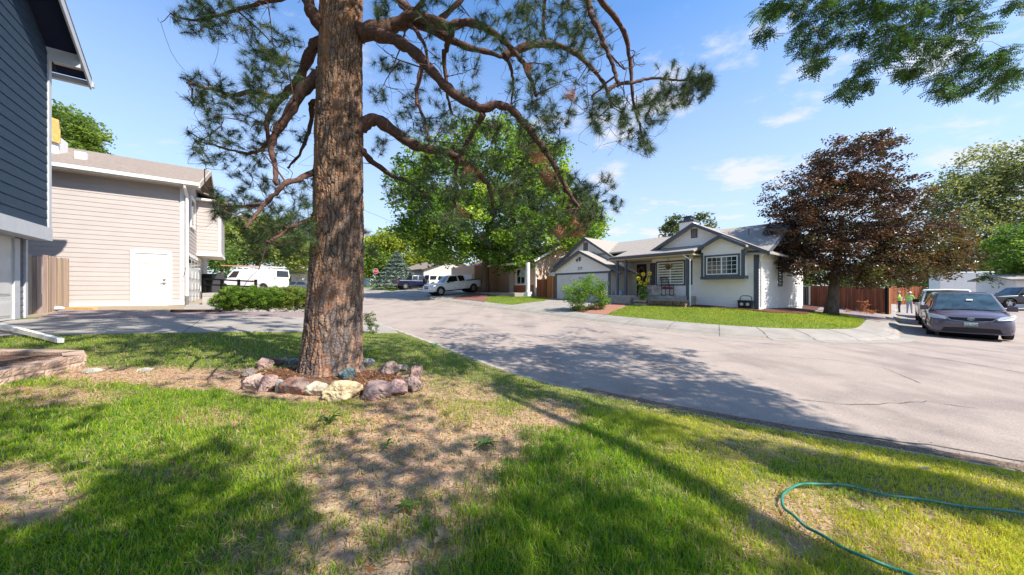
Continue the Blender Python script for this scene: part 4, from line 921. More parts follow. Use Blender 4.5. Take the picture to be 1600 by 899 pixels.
def leafy(name, label, cat, base, blobs, Y, ncl, per, lsize, crad, palette, tr, m=None, group=None, seed=1, nbr=90, trunk_top=.55, bark=None, flat=.5, forks=3, wts=None, depth=1.0, minz=None, squash=.75):
    rg = np.random.default_rng(seed); random.seed(seed); base = Vector(base)
    t = thing(name, label, cat, base, group); C = blob_points(blobs, Y, ncl, rg, depth=depth)
    if minz is not None: C = C[C[:, 2] > minz]
    cen = C.mean(0); top = C[:, 2].max(); tt = Vector((cen[0], cen[1], base.z + (top - base.z) * trunk_top)); mb = MB(); pts = []; rd = []
    for i in range(11):
        f = i / 10; p = base.lerp(tt, f); w_ = math.sin(f * 5 + seed) * tr * .5; p = p + Vector((w_ * f, w_ * .5 * f, 0)); pts.append(p); rd.append(tr * (1.35 - .35 * min(f * 6, 1)) * (1 - .62 * f))
    pts[0].z -= .15; mb.tube(pts, rd, 9)
    tmb = mb.build('trunk', bark or M_bark, t, smooth=True)
    bm_ = MB(); idx = rg.choice(len(C), min(nbr, len(C)), replace=False)
    big = [C[i] * .62 + np.array(pts[5]) * .38 for i in idx[:forks * 3]]
    grow([tuple(p) for p in pts[4:]], rd[4:], big + [C[i] for i in idx[forks * 3:]], bm_, rtip=.008 * Y / 20, k_len=.022, sides=4, seg=3, bend=.12, sag=.5)
    bm_.build('branches', bark or M_bark, t)
    leaf_mesh('crown', C, rg.uniform(.6, 1.25, len(C)) * crad, per, lsize, palette, m or M_leaf, t, flat=flat, seed=seed + 5, wts=wts, squash=squash)
    return t
GRN = [(.06, .13, .025), (.10, .20, .03), (.17, .29, .04), (.035, .08, .022)]
LIME = [(.24, .36, .04), (.36, .48, .06), (.14, .24, .03)]
# big green maple across the street
leafy('maple_tree', 'tall green broadleaf tree shading the trucks and the tan house', 'tree', G(758, 459.5) , [(700, 290, 85, 65), (775, 245, 85, 60), (835, 320, 75, 75), (765, 350, 110, 55), (655, 335, 50, 50), (895, 350, 38, 45), (700, 385, 55, 35), (800, 385, 60, 38), (640, 280, 35, 40), (850, 250, 45, 45)], 31,
      840, 75, .32, 1.0, GRN + [(.24, .38, .045), (.38, .50, .06)], .42, seed=3, nbr=160, wts=[.18, .26, .24, .10, .13, .09])
mp_ = G(1298, 492)
leafy('plum_tree', 'dark purple leaved tree with a bronze green side on the corner lawn', 'tree', mp_, [(1325, 262, 62, 48), (1272, 312, 66, 55), (1238, 352, 42, 46), (1340, 330, 80, 60), (1405, 352, 60, 50), (1330, 398, 85, 42), (1270, 400, 55, 42), (1375, 225, 30, 18)], mp_.y,
      980, 60, .135, .42, [(.050, .024, .018), (.10, .042, .022), (.035, .022, .018), (.060, .060, .022), (.13, .06, .025)], .27, m=M_leafdark, seed=5, nbr=170, flat=.4, squash=.55)
pt_ = bpy.data.objects['plum_tree']
C = blob_points([(1430, 400, 62, 42), (1385, 418, 60, 36), (1350, 432, 60, 20), (1468, 385, 34, 36), (1478, 405, 22, 24)], mp_.y - .5, 330, np.random.default_rng(8))
leaf_mesh('crown', C, np.full(len(C), .42), 55, .13, [(.10, .075, .02), (.16, .085, .02), (.06, .03, .015), (.09, .10, .025)], M_leafdark, pt_, seed=77, squash=.55)['label'] = 'bronze and olive coloured lower right side of the crown'
leafy('poplar_tree', 'tall pale green poplar rising behind the parked vans', 'tree', P(1500, 474, 62), [(1535, 275, 45, 45), (1500, 320, 42, 50), (1570, 300, 42, 55), (1482, 350, 35, 50), (1540, 370, 60, 50), (1475, 300, 26, 20)], 58, 420, 40, .5, 1.7, [(.15, .19, .08), (.22, .25, .12), (.08, .11, .05), (.26, .28, .14)], .5, seed=9, nbr=120)
leafy('poplar_tree', 'pale green poplar cut by the right edge of the photo, tallest there', 'tree', P(1600, 474, 60), [(1595, 265, 40, 48), (1610, 330, 50, 60), (1580, 390, 45, 40)], 56, 240, 40, .5, 1.7, [(.16, .20, .08), (.22, .26, .11), (.09, .12, .05)], .5, seed=10, nbr=80)
leafy('shade_tree', 'dense dark green tree at the right edge over the black pickup', 'tree', P(1620, 476, 36), [(1600, 385, 38, 40), (1590, 430, 40, 18), (1640, 380, 50, 50)], 36, 200, 50, .3, .8, GRN, .3, seed=12)
for i, (bx_, by_, lab) in enumerate([([(1460, 425, 50, 28), (1500, 410, 40, 30)], 0, 'dark green tree behind the purple tree and the box truck'), ([(1555, 420, 45, 22), (1530, 405, 30, 22)], 0, 'low dark green tree behind the solar roof')]):
    leafy('shade_tree', lab, 'tree', P(bx_[0][0], 474, 66), bx_, 66, 110, 45, .6, 1.6, GRN, .35, seed=30 + i)
leafy('backyard_tree', 'yellow green tree rising behind the beige house roof', 'tree', P(105, 452, 30), [(105, 205, 38, 32), (135, 215, 26, 26), (90, 185, 25, 20), (110, 240, 50, 30)], 30, 190, 55, .3, .9, [(.14, .22, .035), (.20, .28, .05), (.08, .14, .03)], .35, seed=14)
leafy('willow_tree', 'wide pale green willow behind the white cargo van', 'tree', P(400, 449, 60), [(370, 380, 45, 38), (425, 385, 50, 35), (465, 395, 35, 30), (345, 385, 28, 38), (400, 360, 40, 26)], 58, 420, 42, .55, 1.7, [(.18, .25, .05), (.27, .34, .08), (.11, .16, .04), (.34, .36, .15)], .5, seed=15)
leafy('bushy_tree', 'bushy green tree rising just behind the beige house bay', 'tree', P(350, 449, 50), [(345, 400, 24, 26)], 50, 60, 36, .4, 1.2, [(.16, .24, .05), (.10, .17, .04)], .3, seed=16)
leafy('bushy_tree', 'green tree half hidden behind the pine trunk', 'tree', P(480, 449, 70), [(480, 400, 26, 32), (455, 425, 30, 14)], 70, 90, 36, .6, 1.8, [(.17, .25, .05), (.10, .16, .04)], .3, seed=17)
leafy('golden_tree', 'bright yellow green tree behind the blue spruce', 'tree', P(640, 447, 68), [(592, 392, 26, 25), (640, 392, 46, 26), (675, 410, 40, 22), (615, 378, 30, 18), (648, 420, 50, 16)], 66, 330, 42, .6, 1.8, [(.30, .36, .035), (.42, .46, .05), (.20, .26, .03), (.12, .17, .03)], .4, seed=18)
leafy('golden_tree', 'small dark trunked yellow green tree beside the stop sign', 'tree', P(590, 447, 62), [(577, 418, 20, 20), (598, 415, 18, 16), (578, 400, 14, 20)], 61, 110, 42, .5, 1.6, [(.22, .30, .035), (.12, .20, .03), (.07, .13, .03)], .35, seed=19)
leafy('ridge_tree', 'airy green tree top seen over the white house roof beside the chimney', 'tree', P(1070, 452, 38), [(1055, 350, 18, 13), (1096, 343, 13, 8), (1045, 358, 14, 12), (1108, 352, 10, 8), (1070, 370, 40, 12)], 38, 75, 40, .3, .6, [(.11, .15, .06), (.07, .11, .04)], .22, seed=20)
leafy('street_tree', 'lime green tree behind the tan house roof', 'tree', P(900, 452, 42), [(915, 350, 28, 35), (880, 360, 40, 30)], 42, 150, 50, .4, 1.1, LIME, .3, seed=21)
# background wood closing the horizon
rg = np.random.default_rng(55); Cb = []
for i in range(900):
    a = rg.uniform(-1.0, 1.0); Yb = rg.uniform(105, 150); u = a * 1.75; Cb.append((u * Yb, Yb, .5 + rg.uniform(0, 1) ** .7 * (5 + 3.5 * math.sin(a * 13) + 2 * math.sin(a * 37 + 1))))
o = leaf_mesh('far_wood', np.array(Cb), np.full(len(Cb), 3.2), 34, 1.5, [(.07, .11, .035), (.11, .15, .045), (.05, .08, .03)], M_leaf, None, seed=56); tag(o, 'far belt of mixed green trees closing the horizon', 'wood', kind='stuff')
# blue spruce
def conifer(base, h, r, label, palette, seed, n=5200):
    rg = np.random.default_rng(seed); t = thing('spruce_tree', label, 'tree', base); mb = MB(); mb.tube([base - Vector((0, 0, .1)), base + Vector((0, 0, h * .97))], [.16, .02], 7); mb.build('trunk', M_bark, t)
    f = rg.uniform(.05, 1, n) ** 1; rr = r * (1 - f) * (.55 + .5 * rg.uniform(0, 1, n) ** .4) * (1 + .18 * np.sin(f * 60)) + .1; th = rg.uniform(0, 2 * np.pi, n)
    C = np.stack([base.x + rr * np.cos(th), base.y + rr * np.sin(th), base.z + .3 + f * (h - .3) - rr * .12], 1)
    leaf_mesh('crown', C, np.full(n, .12), 3, .24, palette, M_needle, t, seed=seed); return t
sp = P(620, 447.5, 48); sp.z = T(sp.x, sp.y)
conifer(sp, (447.5 - 390) / F * 48, 3.3, 'silvery blue spruce standing beside the dark blue pickup', [(.13, .18, .15), (.20, .25, .20), (.08, .12, .09)], 4)
# ---- shrubs
def shrub(name, label, cat, base, blobs, Y, ncl, per, ls, cr, pal, seed, nbr=30, wts=None, m=None):
    rg = np.random.default_rng(seed); random.seed(seed); base = Vector(base); t = thing(name, label, cat, base); C = blob_points(blobs, Y, ncl, rg); C[:, 2] = np.maximum(C[:, 2], base.z + cr * .6)
    mb = MB(); idx = rg.choice(len(C), min(nbr, len(C)), replace=False); grow([tuple(base + Vector((random.gauss(0, .04), random.gauss(0, .04), z))) for z in (0, .03)], [.02, .02], [C[i] for i in idx], mb, rtip=.003, k_len=.012, sides=4, seg=3)
    mb.build('stems', M_bark, t); leaf_mesh('foliage', C, np.full(len(C), cr), per, ls, pal, m or M_leaf, t, seed=seed, wts=wts); return t
b = G(905, 487)
shrub('shrub', 'loose green flowering shrub growing in front of the white garage door', 'shrub', b, [(905, 452, 24, 16), (928, 448, 22, 18), (900, 466, 20, 14), (938, 462, 14, 18)], b.y + .2, 190, 46, .085, .22, [(.13, .25, .04), (.20, .34, .05), (.06, .13, .03), (.38, .40, .18)], 41, wts=[.4, .26, .30, .04])
b = G(925, 484)
shrub('shrub', 'low yellow green groundcover plant at the foot of the garage shrub', 'shrub', b, [(932, 478, 12, 4), (905, 484, 16, 4)], b.y, 40, 40, .07, .16, [(.22, .30, .05), (.15, .22, .04)], 42)
b = G(576, 522)
shrub('weed_bush', 'small weedy bush with pale tips behind the pine trunk by the curb', 'shrub', b, [(578, 500, 10, 14), (574, 488, 6, 6), (583, 515, 10, 6)], b.y, 42, 18, .05, .07, [(.13, .19, .06), (.22, .26, .12), (.09, .14, .04)], 43)
hb_ = G(400, 489)
for i, px in enumerate([360, 388, 420, 452, 480]):
    b = G(px, 488.5); shrub('hedge_shrub', ['leftmost clipped shrub of the low hedge beside the beige house', 'clipped hedge shrub second from the beige house', 'middle clipped shrub of the low green hedge', 'clipped hedge shrub just left of the pine trunk, yellower leaves', 'end shrub of the low hedge, mostly behind the pine trunk'][i], 'shrub', b,
        [(px, 466, 21, 19), (px - 8, 472, 18, 14), (px + 8, 462, 18, 15)], b.y + .25, 260, 56, .048, .10, [(.09, .18, .02), (.14, .26, .03), (.22, .34, .04), (.06, .12, .02)] if i < 3 else [(.16, .24, .03), (.24, .30, .05), (.08, .15, .03)], 60 + i)['group'] = 'low clipped hedge by the gravel bed'

# ------------------------------------------------------------------ the big pine
random.seed(21)
pb = G(520, 583); PY = pb.y
pine = thing('pine_tree', 'big ponderosa pine with flaking orange grey bark inside a ring of rocks', 'tree', pb)
# trunk centre line and half width from bottom to top (image columns converted at the depth of the trunk)
TR = [(590, 517, 54), (575, 517, 50), (550, 519, 48), (500, 522, 46), (450, 525, 44), (400, 527, 43), (350, 529, 41.5), (300, 530, 40), (250, 530, 39.5), (200, 530, 39), (150, 531, 37), (100, 532, 36), (50, 533, 35), (0, 534, 34), (-150, 537, 30), (-400, 545, 24), (-700, 550, 15), (-950, 555, 6)]
ys = np.array([t[0] for t in TR][::-1], float); xs_ = np.array([t[1] for t in TR][::-1], float); ws_ = np.array([t[2] for t in TR][::-1], float) * .86
def trunk_c(py): return P(float(np.interp(py, ys, xs_)), py, PY)
rows = np.concatenate([np.linspace(600, -20, 620), np.linspace(-30, -950, 60)]); nc = 260
def worley(x, y, per, seed):
    """periodic in x (cells per turn = per); returns F1, F2 and a cell id"""
    xi = np.floor(x).astype(int); yi = np.floor(y).astype(int); f1 = np.full(x.shape, 9.); f2 = np.full(x.shape, 9.); cid = np.zeros(x.shape)
    def h(a, b, s):
        n = ((a % per) * 374761393 + b * 668265263 + (seed + s) * 974634777) & 0x7fffffff; n = ((n ^ (n >> 13)) * 1274126177) & 0x7fffffff; return ((n ^ (n >> 16)) & 0xffff) / 65535.
    for dx in (-1, 0, 1):
        for dy in (-1, 0, 1):
            a, b_ = xi + dx, yi + dy; px = a + h(a, b_, 1); py = b_ + h(a, b_, 2); d = np.sqrt((px - x) ** 2 + (py - y) ** 2); nw = d < f1
            f2 = np.where(nw, f1, np.minimum(f2, d)); cid = np.where(nw, h(a, b_, 3), cid); f1 = np.where(nw, d, f1)
    return f1, f2, cid
th = np.linspace(0, 2 * np.pi, nc, endpoint=False); TH, RW = np.meshgrid(th, rows)
rad_ = np.interp(RW, ys, ws_) / F * PY; zz = CZ + (HY - RW) / F * PY; cx_ = np.interp(RW, ys, xs_)
flare = 1 + .08 * np.exp(-(zz - pb.z) / .16) * (1 + .45 * np.sin(TH * 5 + 1)) + .02 * np.sin(TH * 3 + zz * 1.3) + .02 * np.sin(TH * 7 - zz)
warp = (vnoise(TH * 4, zz * 3, 1.0, 5) - .5) * .9
f1, f2, cid = worley(TH / (2 * np.pi) * 40 + warp * 1.2, zz * 4.0 + warp * 1.8, 40, 3)
g1_, g2_, cid2 = worley(TH / (2 * np.pi) * 90 + warp, zz * 24 + warp * 2, 90, 8)
edge_ = np.clip((f2 - f1) / .30, 0, 1); plate = edge_ ** .6; fine = np.clip((g2_ - g1_) / .3, 0, 1)
disp = (plate - 1) * .020 + (fine - .5) * .011 + (cid - .5) * .014 * plate + (vnoise(TH * 20, zz * 40, 1., 2) - .5) * .006
RR = rad_ * flare + disp; PXc = (cx_ - HX) / F * PY
Vt = np.stack([PXc + RR * np.cos(TH), PY + RR * np.sin(TH), zz], -1).reshape(-1, 3)
cA = np.array([.38, .285, .225]); cB = np.array([.40, .20, .09]); cC = np.array([.21, .19, .185]); cD = np.array([.06, .035, .025]); cO = np.array([.42, .16, .05])
up = np.clip((zz - pb.z - .8) / 2.2, 0, 1); mixo = np.clip(cid2 * .9 + up * .55 - .52, 0, 1)[..., None]
col = np.where((cid > .5)[..., None], cA, cC) * (1 - mixo) + cB * mixo
col = col * (.75 + .5 * vnoise(TH * 30, zz * 60, 1., 9)[..., None]); e_ = (plate * (.35 + .65 * fine))[..., None]
crev = np.where((vnoise(TH * 2, zz * 1.5, 1., 31) > .62)[..., None], cO * .7, cD); col = col * e_ + crev * (1 - e_)
nr = len(rows); I = np.arange(nr * nc).reshape(nr, nc); In = np.roll(I, -1, 1); Fq = np.stack([I[:-1], In[:-1], In[1:], I[1:]], -1).reshape(-1, 4)
M_pbark = mat('pine_bark', (1, 1, 1), .92, (.72, .70, .70), 60, 6, bump=.7, bscale=120, attr='tone', spec=.15)
npmesh('trunk', Vt, Fq, M_pbark, pine, col=col.reshape(-1, 3), smooth=True)
LIMBS = [ # (start radius px, end radius px, depth drift in metres, points)
 (14, 3, .6, [(560, 52), (587, 47), (612, 41), (640, 33), (676, 44), (711, 67), (751, 80), (787, 89)]),
 (7, 2.5, .3, [(787, 89), (827, 69), (871, 69), (907, 89), (938, 120), (950, 145), (956, 169)]),
 (9, 2.5, -.5, [(612, 41), (645, 22), (675, 30), (702, 44), (725, 33), (760, 42), (791, 67), (818, 98), (830, 125), (838, 150)]),
 (8, 4, .8, [(645, 22), (630, 8), (618, -8), (600, -40)]),
 (10, 2.5, -.8, [(570, 52), (604, 58), (636, 71), (662, 96), (689, 129), (720, 156), (756, 173), (778, 162), (800, 171), (822, 196), (849, 231), (871, 267), (889, 303), (905, 325)]),
 (11, 2.5, .5, [(556, 205), (569, 193), (587, 185), (609, 200), (636, 222), (662, 234), (698, 236), (729, 254), (751, 276), (767, 294), (771, 329)]),
 (6, 2, 1.0, [(556, 228), (568, 238), (582, 254), (613, 276), (640, 285), (665, 305)]),
 (6, 2, 1.2, [(925, -20), (938, 0), (969, 36), (983, 76), (987, 125), (989, 160), (998, 191), (1004, 215)]),
 (4.5, 1.8, -.9, [(912, -15), (918, 0), (925, 25), (938, 53), (948, 80), (956, 98), (965, 130)]),
 (4, 1.3, .8, [(950, 145), (952, 138), (968, 131), (987, 129), (1010, 124), (1027, 122), (1045, 124), (1063, 127), (1080, 124), (1094, 133)]),
 (5, 2, .9, [(707, 49), (699, 70), (693, 89), (698, 133), (700, 155), (707, 178)]),
 (4, 1.4, .7, [(791, 89), (800, 110), (802, 133), (798, 165)]),
 (4, 1.2, -.6, [(662, 96), (655, 125), (649, 151), (655, 170), (665, 187), (671, 222)]),
 (4.5, 1.5, .7, [(756, 178), (738, 209), (728, 225), (720, 240), (712, 260), (713, 285), (710, 310), (713, 338)]),
 (4, 1.4, -1.2, [(636, 33), (660, 60), (668, 88), (670, 110)]),
 (12, 6, -.5, [(525, 60), (495, 35), (484, 12), (478, -12), (470, -50)]),
 (9, 2.5, .4, [(500, 66), (489, 72), (476, 107), (462, 133), (436, 156), (418, 182), (417, 205), (420, 230)]),
 (10, 2.5, -.4, [(505, 112), (494, 122), (467, 147), (449, 182), (427, 213), (422, 236), (431, 258), (431, 289)]),
 (4, 1.5, -1.0, [(436, 156), (410, 146), (387, 142), (365, 150), (342, 142), (318, 136), (293, 129)]),
 (3, 1.2, .8, [(427, 213), (409, 236), (385, 240), (365, 236), (338, 228), (311, 222)]),
 (5, 1.5, .6, [(500, 160), (485, 160), (488, 180), (482, 210), (470, 240), (450, 262)]),
 (5, 1.6, -1.3, [(505, 262), (480, 275), (462, 282), (445, 285), (428, 305), (413, 320), (391, 347), (384, 355)]),
 (3, 1.2, .5, [(413, 320), (380, 322), (360, 324), (338, 320)]),
 (4, 1.4, -1.6, [(500, 330), (490, 342), (470, 350), (453, 356), (435, 370), (418, 378)]),
 (4, 1.3, .5, [(478, -10), (430, 0), (393, 9), (365, 17), (342, 24), (320, 30), (298, 33), (267, 22)]),
 (5, 1.6, -.7, [(640, 30), (655, 5), (690, -25)]), (6, 2.2, .2, [(675, 44), (700, 20), (725, -5), (760, -40)]), (5, 2, 1.2, [(860, -40), (850, 10), (848, 45), (856, 69)]),
]
lm = MB(); nodes = []; nrad = []
def smooth_poly(pts, n=3):
    A = np.array(pts, float)
    for _ in range(n):
        B = [A[0]]
        for a, b in zip(A[:-1], A[1:]): B += [a * .75 + b * .25, a * .25 + b * .75]
        B.append(A[-1]); A = np.array(B)
        if len(A) > 60: break
    return A
depth_at = {}
for (r0, r1, dd, pts) in LIMBS:
    st = depth_at.get(pts[0], None)
    if st is None:
        best = min(depth_at, key=lambda k: math.hypot(k[0] - pts[0][0], k[1] - pts[0][1])) if depth_at else None
        st = depth_at[best] if best and math.hypot(best[0] - pts[0][0], best[1] - pts[0][1]) < 30 and abs(pts[0][0] - 530) > 45 else PY
    if pts[0][1] < -10 and abs(pts[0][0] - 530) > 70: st = PY + dd * .6
    A = smooth_poly(pts, 2); L_ = np.r_[0, np.cumsum(np.linalg.norm(np.diff(A, axis=0), axis=1))]; f = L_ / L_[-1]; Yd = st + dd * f * (1 + .3 * np.sin(f * 6))
    for q in pts: 
        jj = int(np.argmin(np.hypot(A[:, 0] - q[0], A[:, 1] - q[1]))); depth_at[q] = Yd[jj]
    W3 = [P(a[0], a[1], y) for a, y in zip(A, Yd)]; rr = [(r0 + (r1 - r0) * t ** .8) / F * PY * (1 + .10 * math.sin(i * 1.7) + random.uniform(-.09, .13)) for i, t in enumerate(f)]; W3 = [p + Vector((random.gauss(0, 1), random.gauss(0, 1), random.gauss(0, 1))) * .006 for p in W3]
    lm.tube(W3, rr, 10)
    keep = f > .3 if r0 > 5 else f > .05
    for i, k_ in enumerate(keep):
        if k_: nodes.append(tuple(W3[i])); nrad.append(rr[i])
M_limb = mat('limb_bark', (.15, .075, .055), .9, (.06, .036, .03), 22, 7, bump=.8, bscale=60)
lm.build('limbs', M_limb, pine, smooth=True)
# needle tufts: (px, py, radius px, count, brown?)
TUFT = [(300, 22, 34, 26), (350, 30, 40, 20), (395, 15, 40, 14), (330, 150, 42, 26), (300, 135, 22, 10), (370, 185, 45, 30), (400, 90, 40, 22), (430, 60, 40, 18), (420, 120, 45, 26), (450, 95, 40, 16), (370, 240, 42, 24), (320, 225, 30, 16), (410, 260, 40, 16), (440, 200, 40, 16), (400, 160, 40, 18),
 (440, 365, 40, 44), (405, 378, 28, 30), (465, 340, 32, 26), (370, 325, 36, 22), (350, 330, 22, 10), (400, 300, 40, 14), (480, 300, 25, 10), (430, 310, 35, 14), (335, 310, 14, 6), (470, 380, 22, 14),
 (598, 100, 16, 6), (625, 110, 18, 8), (600, 10, 18, 8), (700, 120, 50, 16), (740, 60, 50, 14), (790, 20, 50, 24), (850, 25, 50, 28), (900, 20, 40, 22), (880, 55, 40, 16), (820, 60, 50, 16), (690, 20, 40, 12),
 (930, 60, 30, 12), (900, 130, 50, 20), (860, 160, 45, 18), (830, 120, 40, 14), (950, 180, 32, 24), (985, 205, 26, 18), (1010, 228, 14, 9), (1015, 175, 26, 18), (1035, 155, 24, 14), (1060, 150, 22, 18), (1085, 140, 20, 20), (1102, 130, 15, 18), (1090, 118, 16, 10), (1040, 112, 22, 8), (960, 320, 13, 7), (945, 290, 20, 6),
 (700, 210, 50, 20), (660, 180, 40, 12), (640, 200, 30, 10), (700, 270, 45, 20), (740, 200, 50, 18), (780, 210, 50, 22), (830, 190, 40, 16), (850, 210, 45, 20), (790, 270, 50, 22), (740, 300, 45, 18), (820, 320, 45, 22), (860, 300, 40, 18), (900, 300, 30, 18), (920, 330, 26, 22), (915, 315, 22, 16), (640, 290, 40, 12), (680, 320, 35, 10), (760, 350, 40, 14), (820, 370, 30, 14), (870, 345, 30, 14), (600, 230, 20, 6), (575, 390, 12, 6), (700, 340, 30, 8), (590, 150, 14, 5)]
BROWN = [(830, 105, 9, 5), (887, 148, 10, 7), (838, 240, 14, 12), (862, 285, 13, 10), (895, 320, 12, 10), (908, 345, 12, 12), (845, 255, 12, 7), (875, 360, 10, 8), (852, 270, 12, 10), (800, 300, 14, 6), (905, 355, 14, 14), (720, 330, 10, 5), (575, 362, 7, 4), (555, 5, 8, 3), (740, 270, 12, 3), (900, 365, 8, 6)]
att = []; brown = []
for lst, br in ((TUFT, 0), (BROWN, 1)):
    for (px, py, rp, n) in lst:
        dref = PY + (random.uniform(-.7, .9)); n = n * (.88 if px < 500 and not br else 1)
        for i in range(int(n * (1.7 if not br else 1.5))):
            a = random.uniform(0, 2 * math.pi); r_ = rp * math.sqrt(random.random()); p = P(px + r_ * math.cos(a), py + r_ * math.sin(a), dref + random.gauss(0, .38)); att.append(p); brown.append(br)
tw = MB(); acc = []; sec = []
for i in range(95):
    if i % 4 == 0: px, py = random.uniform(290, 480), random.uniform(60, 380)
    else: px = random.uniform(610, 1000); py = random.uniform(20, 140 + 220 * max(0, 1 - abs(px - 800) / 230))
    sec.append(P(px, py, PY + random.uniform(-.9, 1.1)))
grow(nodes, nrad, sec, tw, rtip=.0055, rmax_f=.75, sides=6, bend=.24, seg=7, k_len=.014, sag=-.3, acc=acc)
nodes += [a for a, r_ in acc]; nrad += [r_ for a, r_ in acc]
def tufts(name, ends, per, ln, wd, palette, parent, seed):
    rg = np.random.default_rng(seed); E = np.array([e[0] for e in ends]); Dv = np.array([e[1] for e in ends], float); Dv /= np.linalg.norm(Dv, axis=1)[:, None] + 1e-9
    n = len(E) * per; base = np.repeat(E, per, 0); dv = np.repeat(Dv, per, 0); base = base - dv * rg.uniform(0, .09, (n, 1)) * (ln / .13)
    d = rg.normal(0, 1, (n, 3)); d /= np.linalg.norm(d, axis=1)[:, None]; d = d * .85 + dv * .75; d /= np.linalg.norm(d, axis=1)[:, None]
    w_ = np.cross(d, rg.normal(0, 1, (n, 3))); w_ /= np.linalg.norm(w_, axis=1)[:, None]; L_ = ln * rg.uniform(.6, 1.15, (n, 1)); tip = base + d * L_; tip[:, 2] -= L_[:, 0] * .08
    V = np.stack([base - w_ * wd / 2, base + w_ * wd / 2, tip], 1); pal = np.array(palette); c = pal[np.repeat(rg.integers(0, len(pal), len(E)), per)] * rg.uniform(.6, 1.4, (n, 1))
    return npmesh(name, V.reshape(-1, 3), np.arange(n * 3).reshape(n, 3), M_needle, parent, col=np.repeat(c, 3, 0))
ga = [a for a, b in zip(att, brown) if not b]; ba = [a for a, b in zip(att, brown) if b]
ends = grow(nodes, nrad, ga, tw, rtip=.0032, rmax_f=.7, sides=4, bend=.27, seg=5, k_len=.014, sag=-.5)
ends_b = grow(nodes, nrad, ba, tw, rtip=.0022, sides=4, bend=.15, seg=3, k_len=.006)
# bare hanging twigs
bare = []
for i in range(420):
    n = nodes[random.randrange(len(nodes))]
    bare.append((n[0] + random.gauss(0, .28), n[1] + random.gauss(0, .3), n[2] - abs(random.gauss(0, .42)) + .12))
grow(nodes, nrad, bare, tw, rtip=.0026, sides=4, bend=.3, seg=4, k_len=.009, sag=-.4)
tw.build('twigs', M_limb, pine)
tufts('needles', ends, 92, .145, .0034, [(.045, .085, .018), (.03, .06, .014), (.08, .12, .028), (.04, .075, .022)], pine, 4)
nb_ = tufts('needles', ends_b, 50, .12, .003, [(.30, .12, .05), (.22, .10, .05), (.36, .17, .08)], pine, 5); nb_['label'] = 'dead rust brown needle tufts hanging in the crown'
# upper crown, above the photograph: it shades the yard
up_at = []; un = []; ur = []
for i in range(24): un.append(tuple(trunk_c(-60 - i * 37))); ur.append(.12)
uc = MB(); rgp = np.random.default_rng(33)
for i in range(420):
    z = rgp.uniform(5.9, 13.5); rmax = 3.4 * (1 - ((z - 5.9) / 9.2) ** 1.6) + .4; a = rgp.uniform(0, 2 * np.pi); r_ = rmax * math.sqrt(rgp.uniform(.08, 1)); c = trunk_c(HY - (z - CZ) * F / PY)
    x, y = c.x + r_ * math.cos(a), c.y + r_ * math.sin(a)
    if y > .5 and (z - CZ) / y < .98: continue
    up_at.append((x, y, z))
eu = grow(un, ur, up_at, uc, rtip=.008, sides=4, bend=.15, seg=3, k_len=.02)
uc.build('upper_branches', M_limb, pine)
tufts('upper_needles', eu, 130, .42, .014, [(.05, .08, .03)], pine, 6)

# ------------------------------------------------------------------ honey locust on the right of the camera
tb = Vector((5.2, -2.4, T(5.2, -2.4))); lo_ = thing('locust_tree', 'honey locust hanging fine dark leafy sprays into the top right of the sky', 'tree', tb)
mb = MB(); lp = [tb + Vector(v) for v in [(0, 0, -.1), (.05, .1, 1), (.2, .3, 2.4), (.5, .8, 4), (1.0, 1.5, 5.6), (1.6, 2.2, 7.2), (1.9, 2.9, 9)]]; mb.tube(lp, [.3, .25, .22, .19, .15, .11, .05], 10); mb.build('trunk', M_bark, lo_, smooth=True)
SPR = [(1200, 20, 16), (1195, 50, 10), (1215, 8, 14), (1248, 10, 20), (1262, 40, 18), (1245, 72, 16), (1275, 85, 16), (1285, 60, 16), (1290, 20, 24), (1270, 105, 10), (1320, 45, 20), (1340, 15, 22), (1345, 60, 14), (1375, 35, 18), (1400, 55, 18), (1370, 75, 22), (1350, 105, 12), (1330, 128, 14), (1322, 145, 9), (1355, 130, 8), (1395, 80, 22), (1390, 20, 26),
 (1425, 25, 24), (1440, 60, 22), (1455, 85, 18), (1430, 115, 12), (1410, 112, 12), (1475, 30, 26), (1500, 25, 24), (1515, 5, 22), (1490, 70, 20), (1465, 130, 16), (1490, 110, 20), (1520, 95, 16), (1480, 145, 10), (1510, 130, 14), (1545, 105, 18), (1565, 85, 12), (1575, 125, 12), (1555, 135, 12), (1585, 110, 10), (1590, 8, 10), (1530, 40, 12), (1450, 5, 24), (1360, 3, 24), (1310, 5, 24)]
vis = []
for (px, py, rp) in SPR:
    Yd = random.uniform(5.2, 6.6)
    for i in range(int(3 + rp * .42)): a = random.uniform(0, 6.28); r_ = rp * math.sqrt(random.random()); vis.append(P(px + r_ * math.cos(a), py + r_ * math.sin(a), Yd + random.gauss(0, .2)))
lb = MB(); ln_nodes = [tuple(p) for p in lp[3:]]; lr = [.15] * 4
tops = [P(px, -60, 5.9) for px in (1230, 1300, 1370, 1440, 1510, 1580)]
g0_ = grow(ln_nodes, lr, [Vector((4.6, 3.2, 8.0)), Vector((6, 3.6, 7.6)), Vector((7.6, 3.6, 7.4))] + tops, lb, rtip=.02, k_len=.02, seg=6, bend=.08)
ev = grow([tuple(p) for p in tops] + [e[0] for e in g0_], [.03] * (len(tops) + len(g0_)), vis, lb, rtip=.003, k_len=.011, sides=4, seg=4, bend=.14)
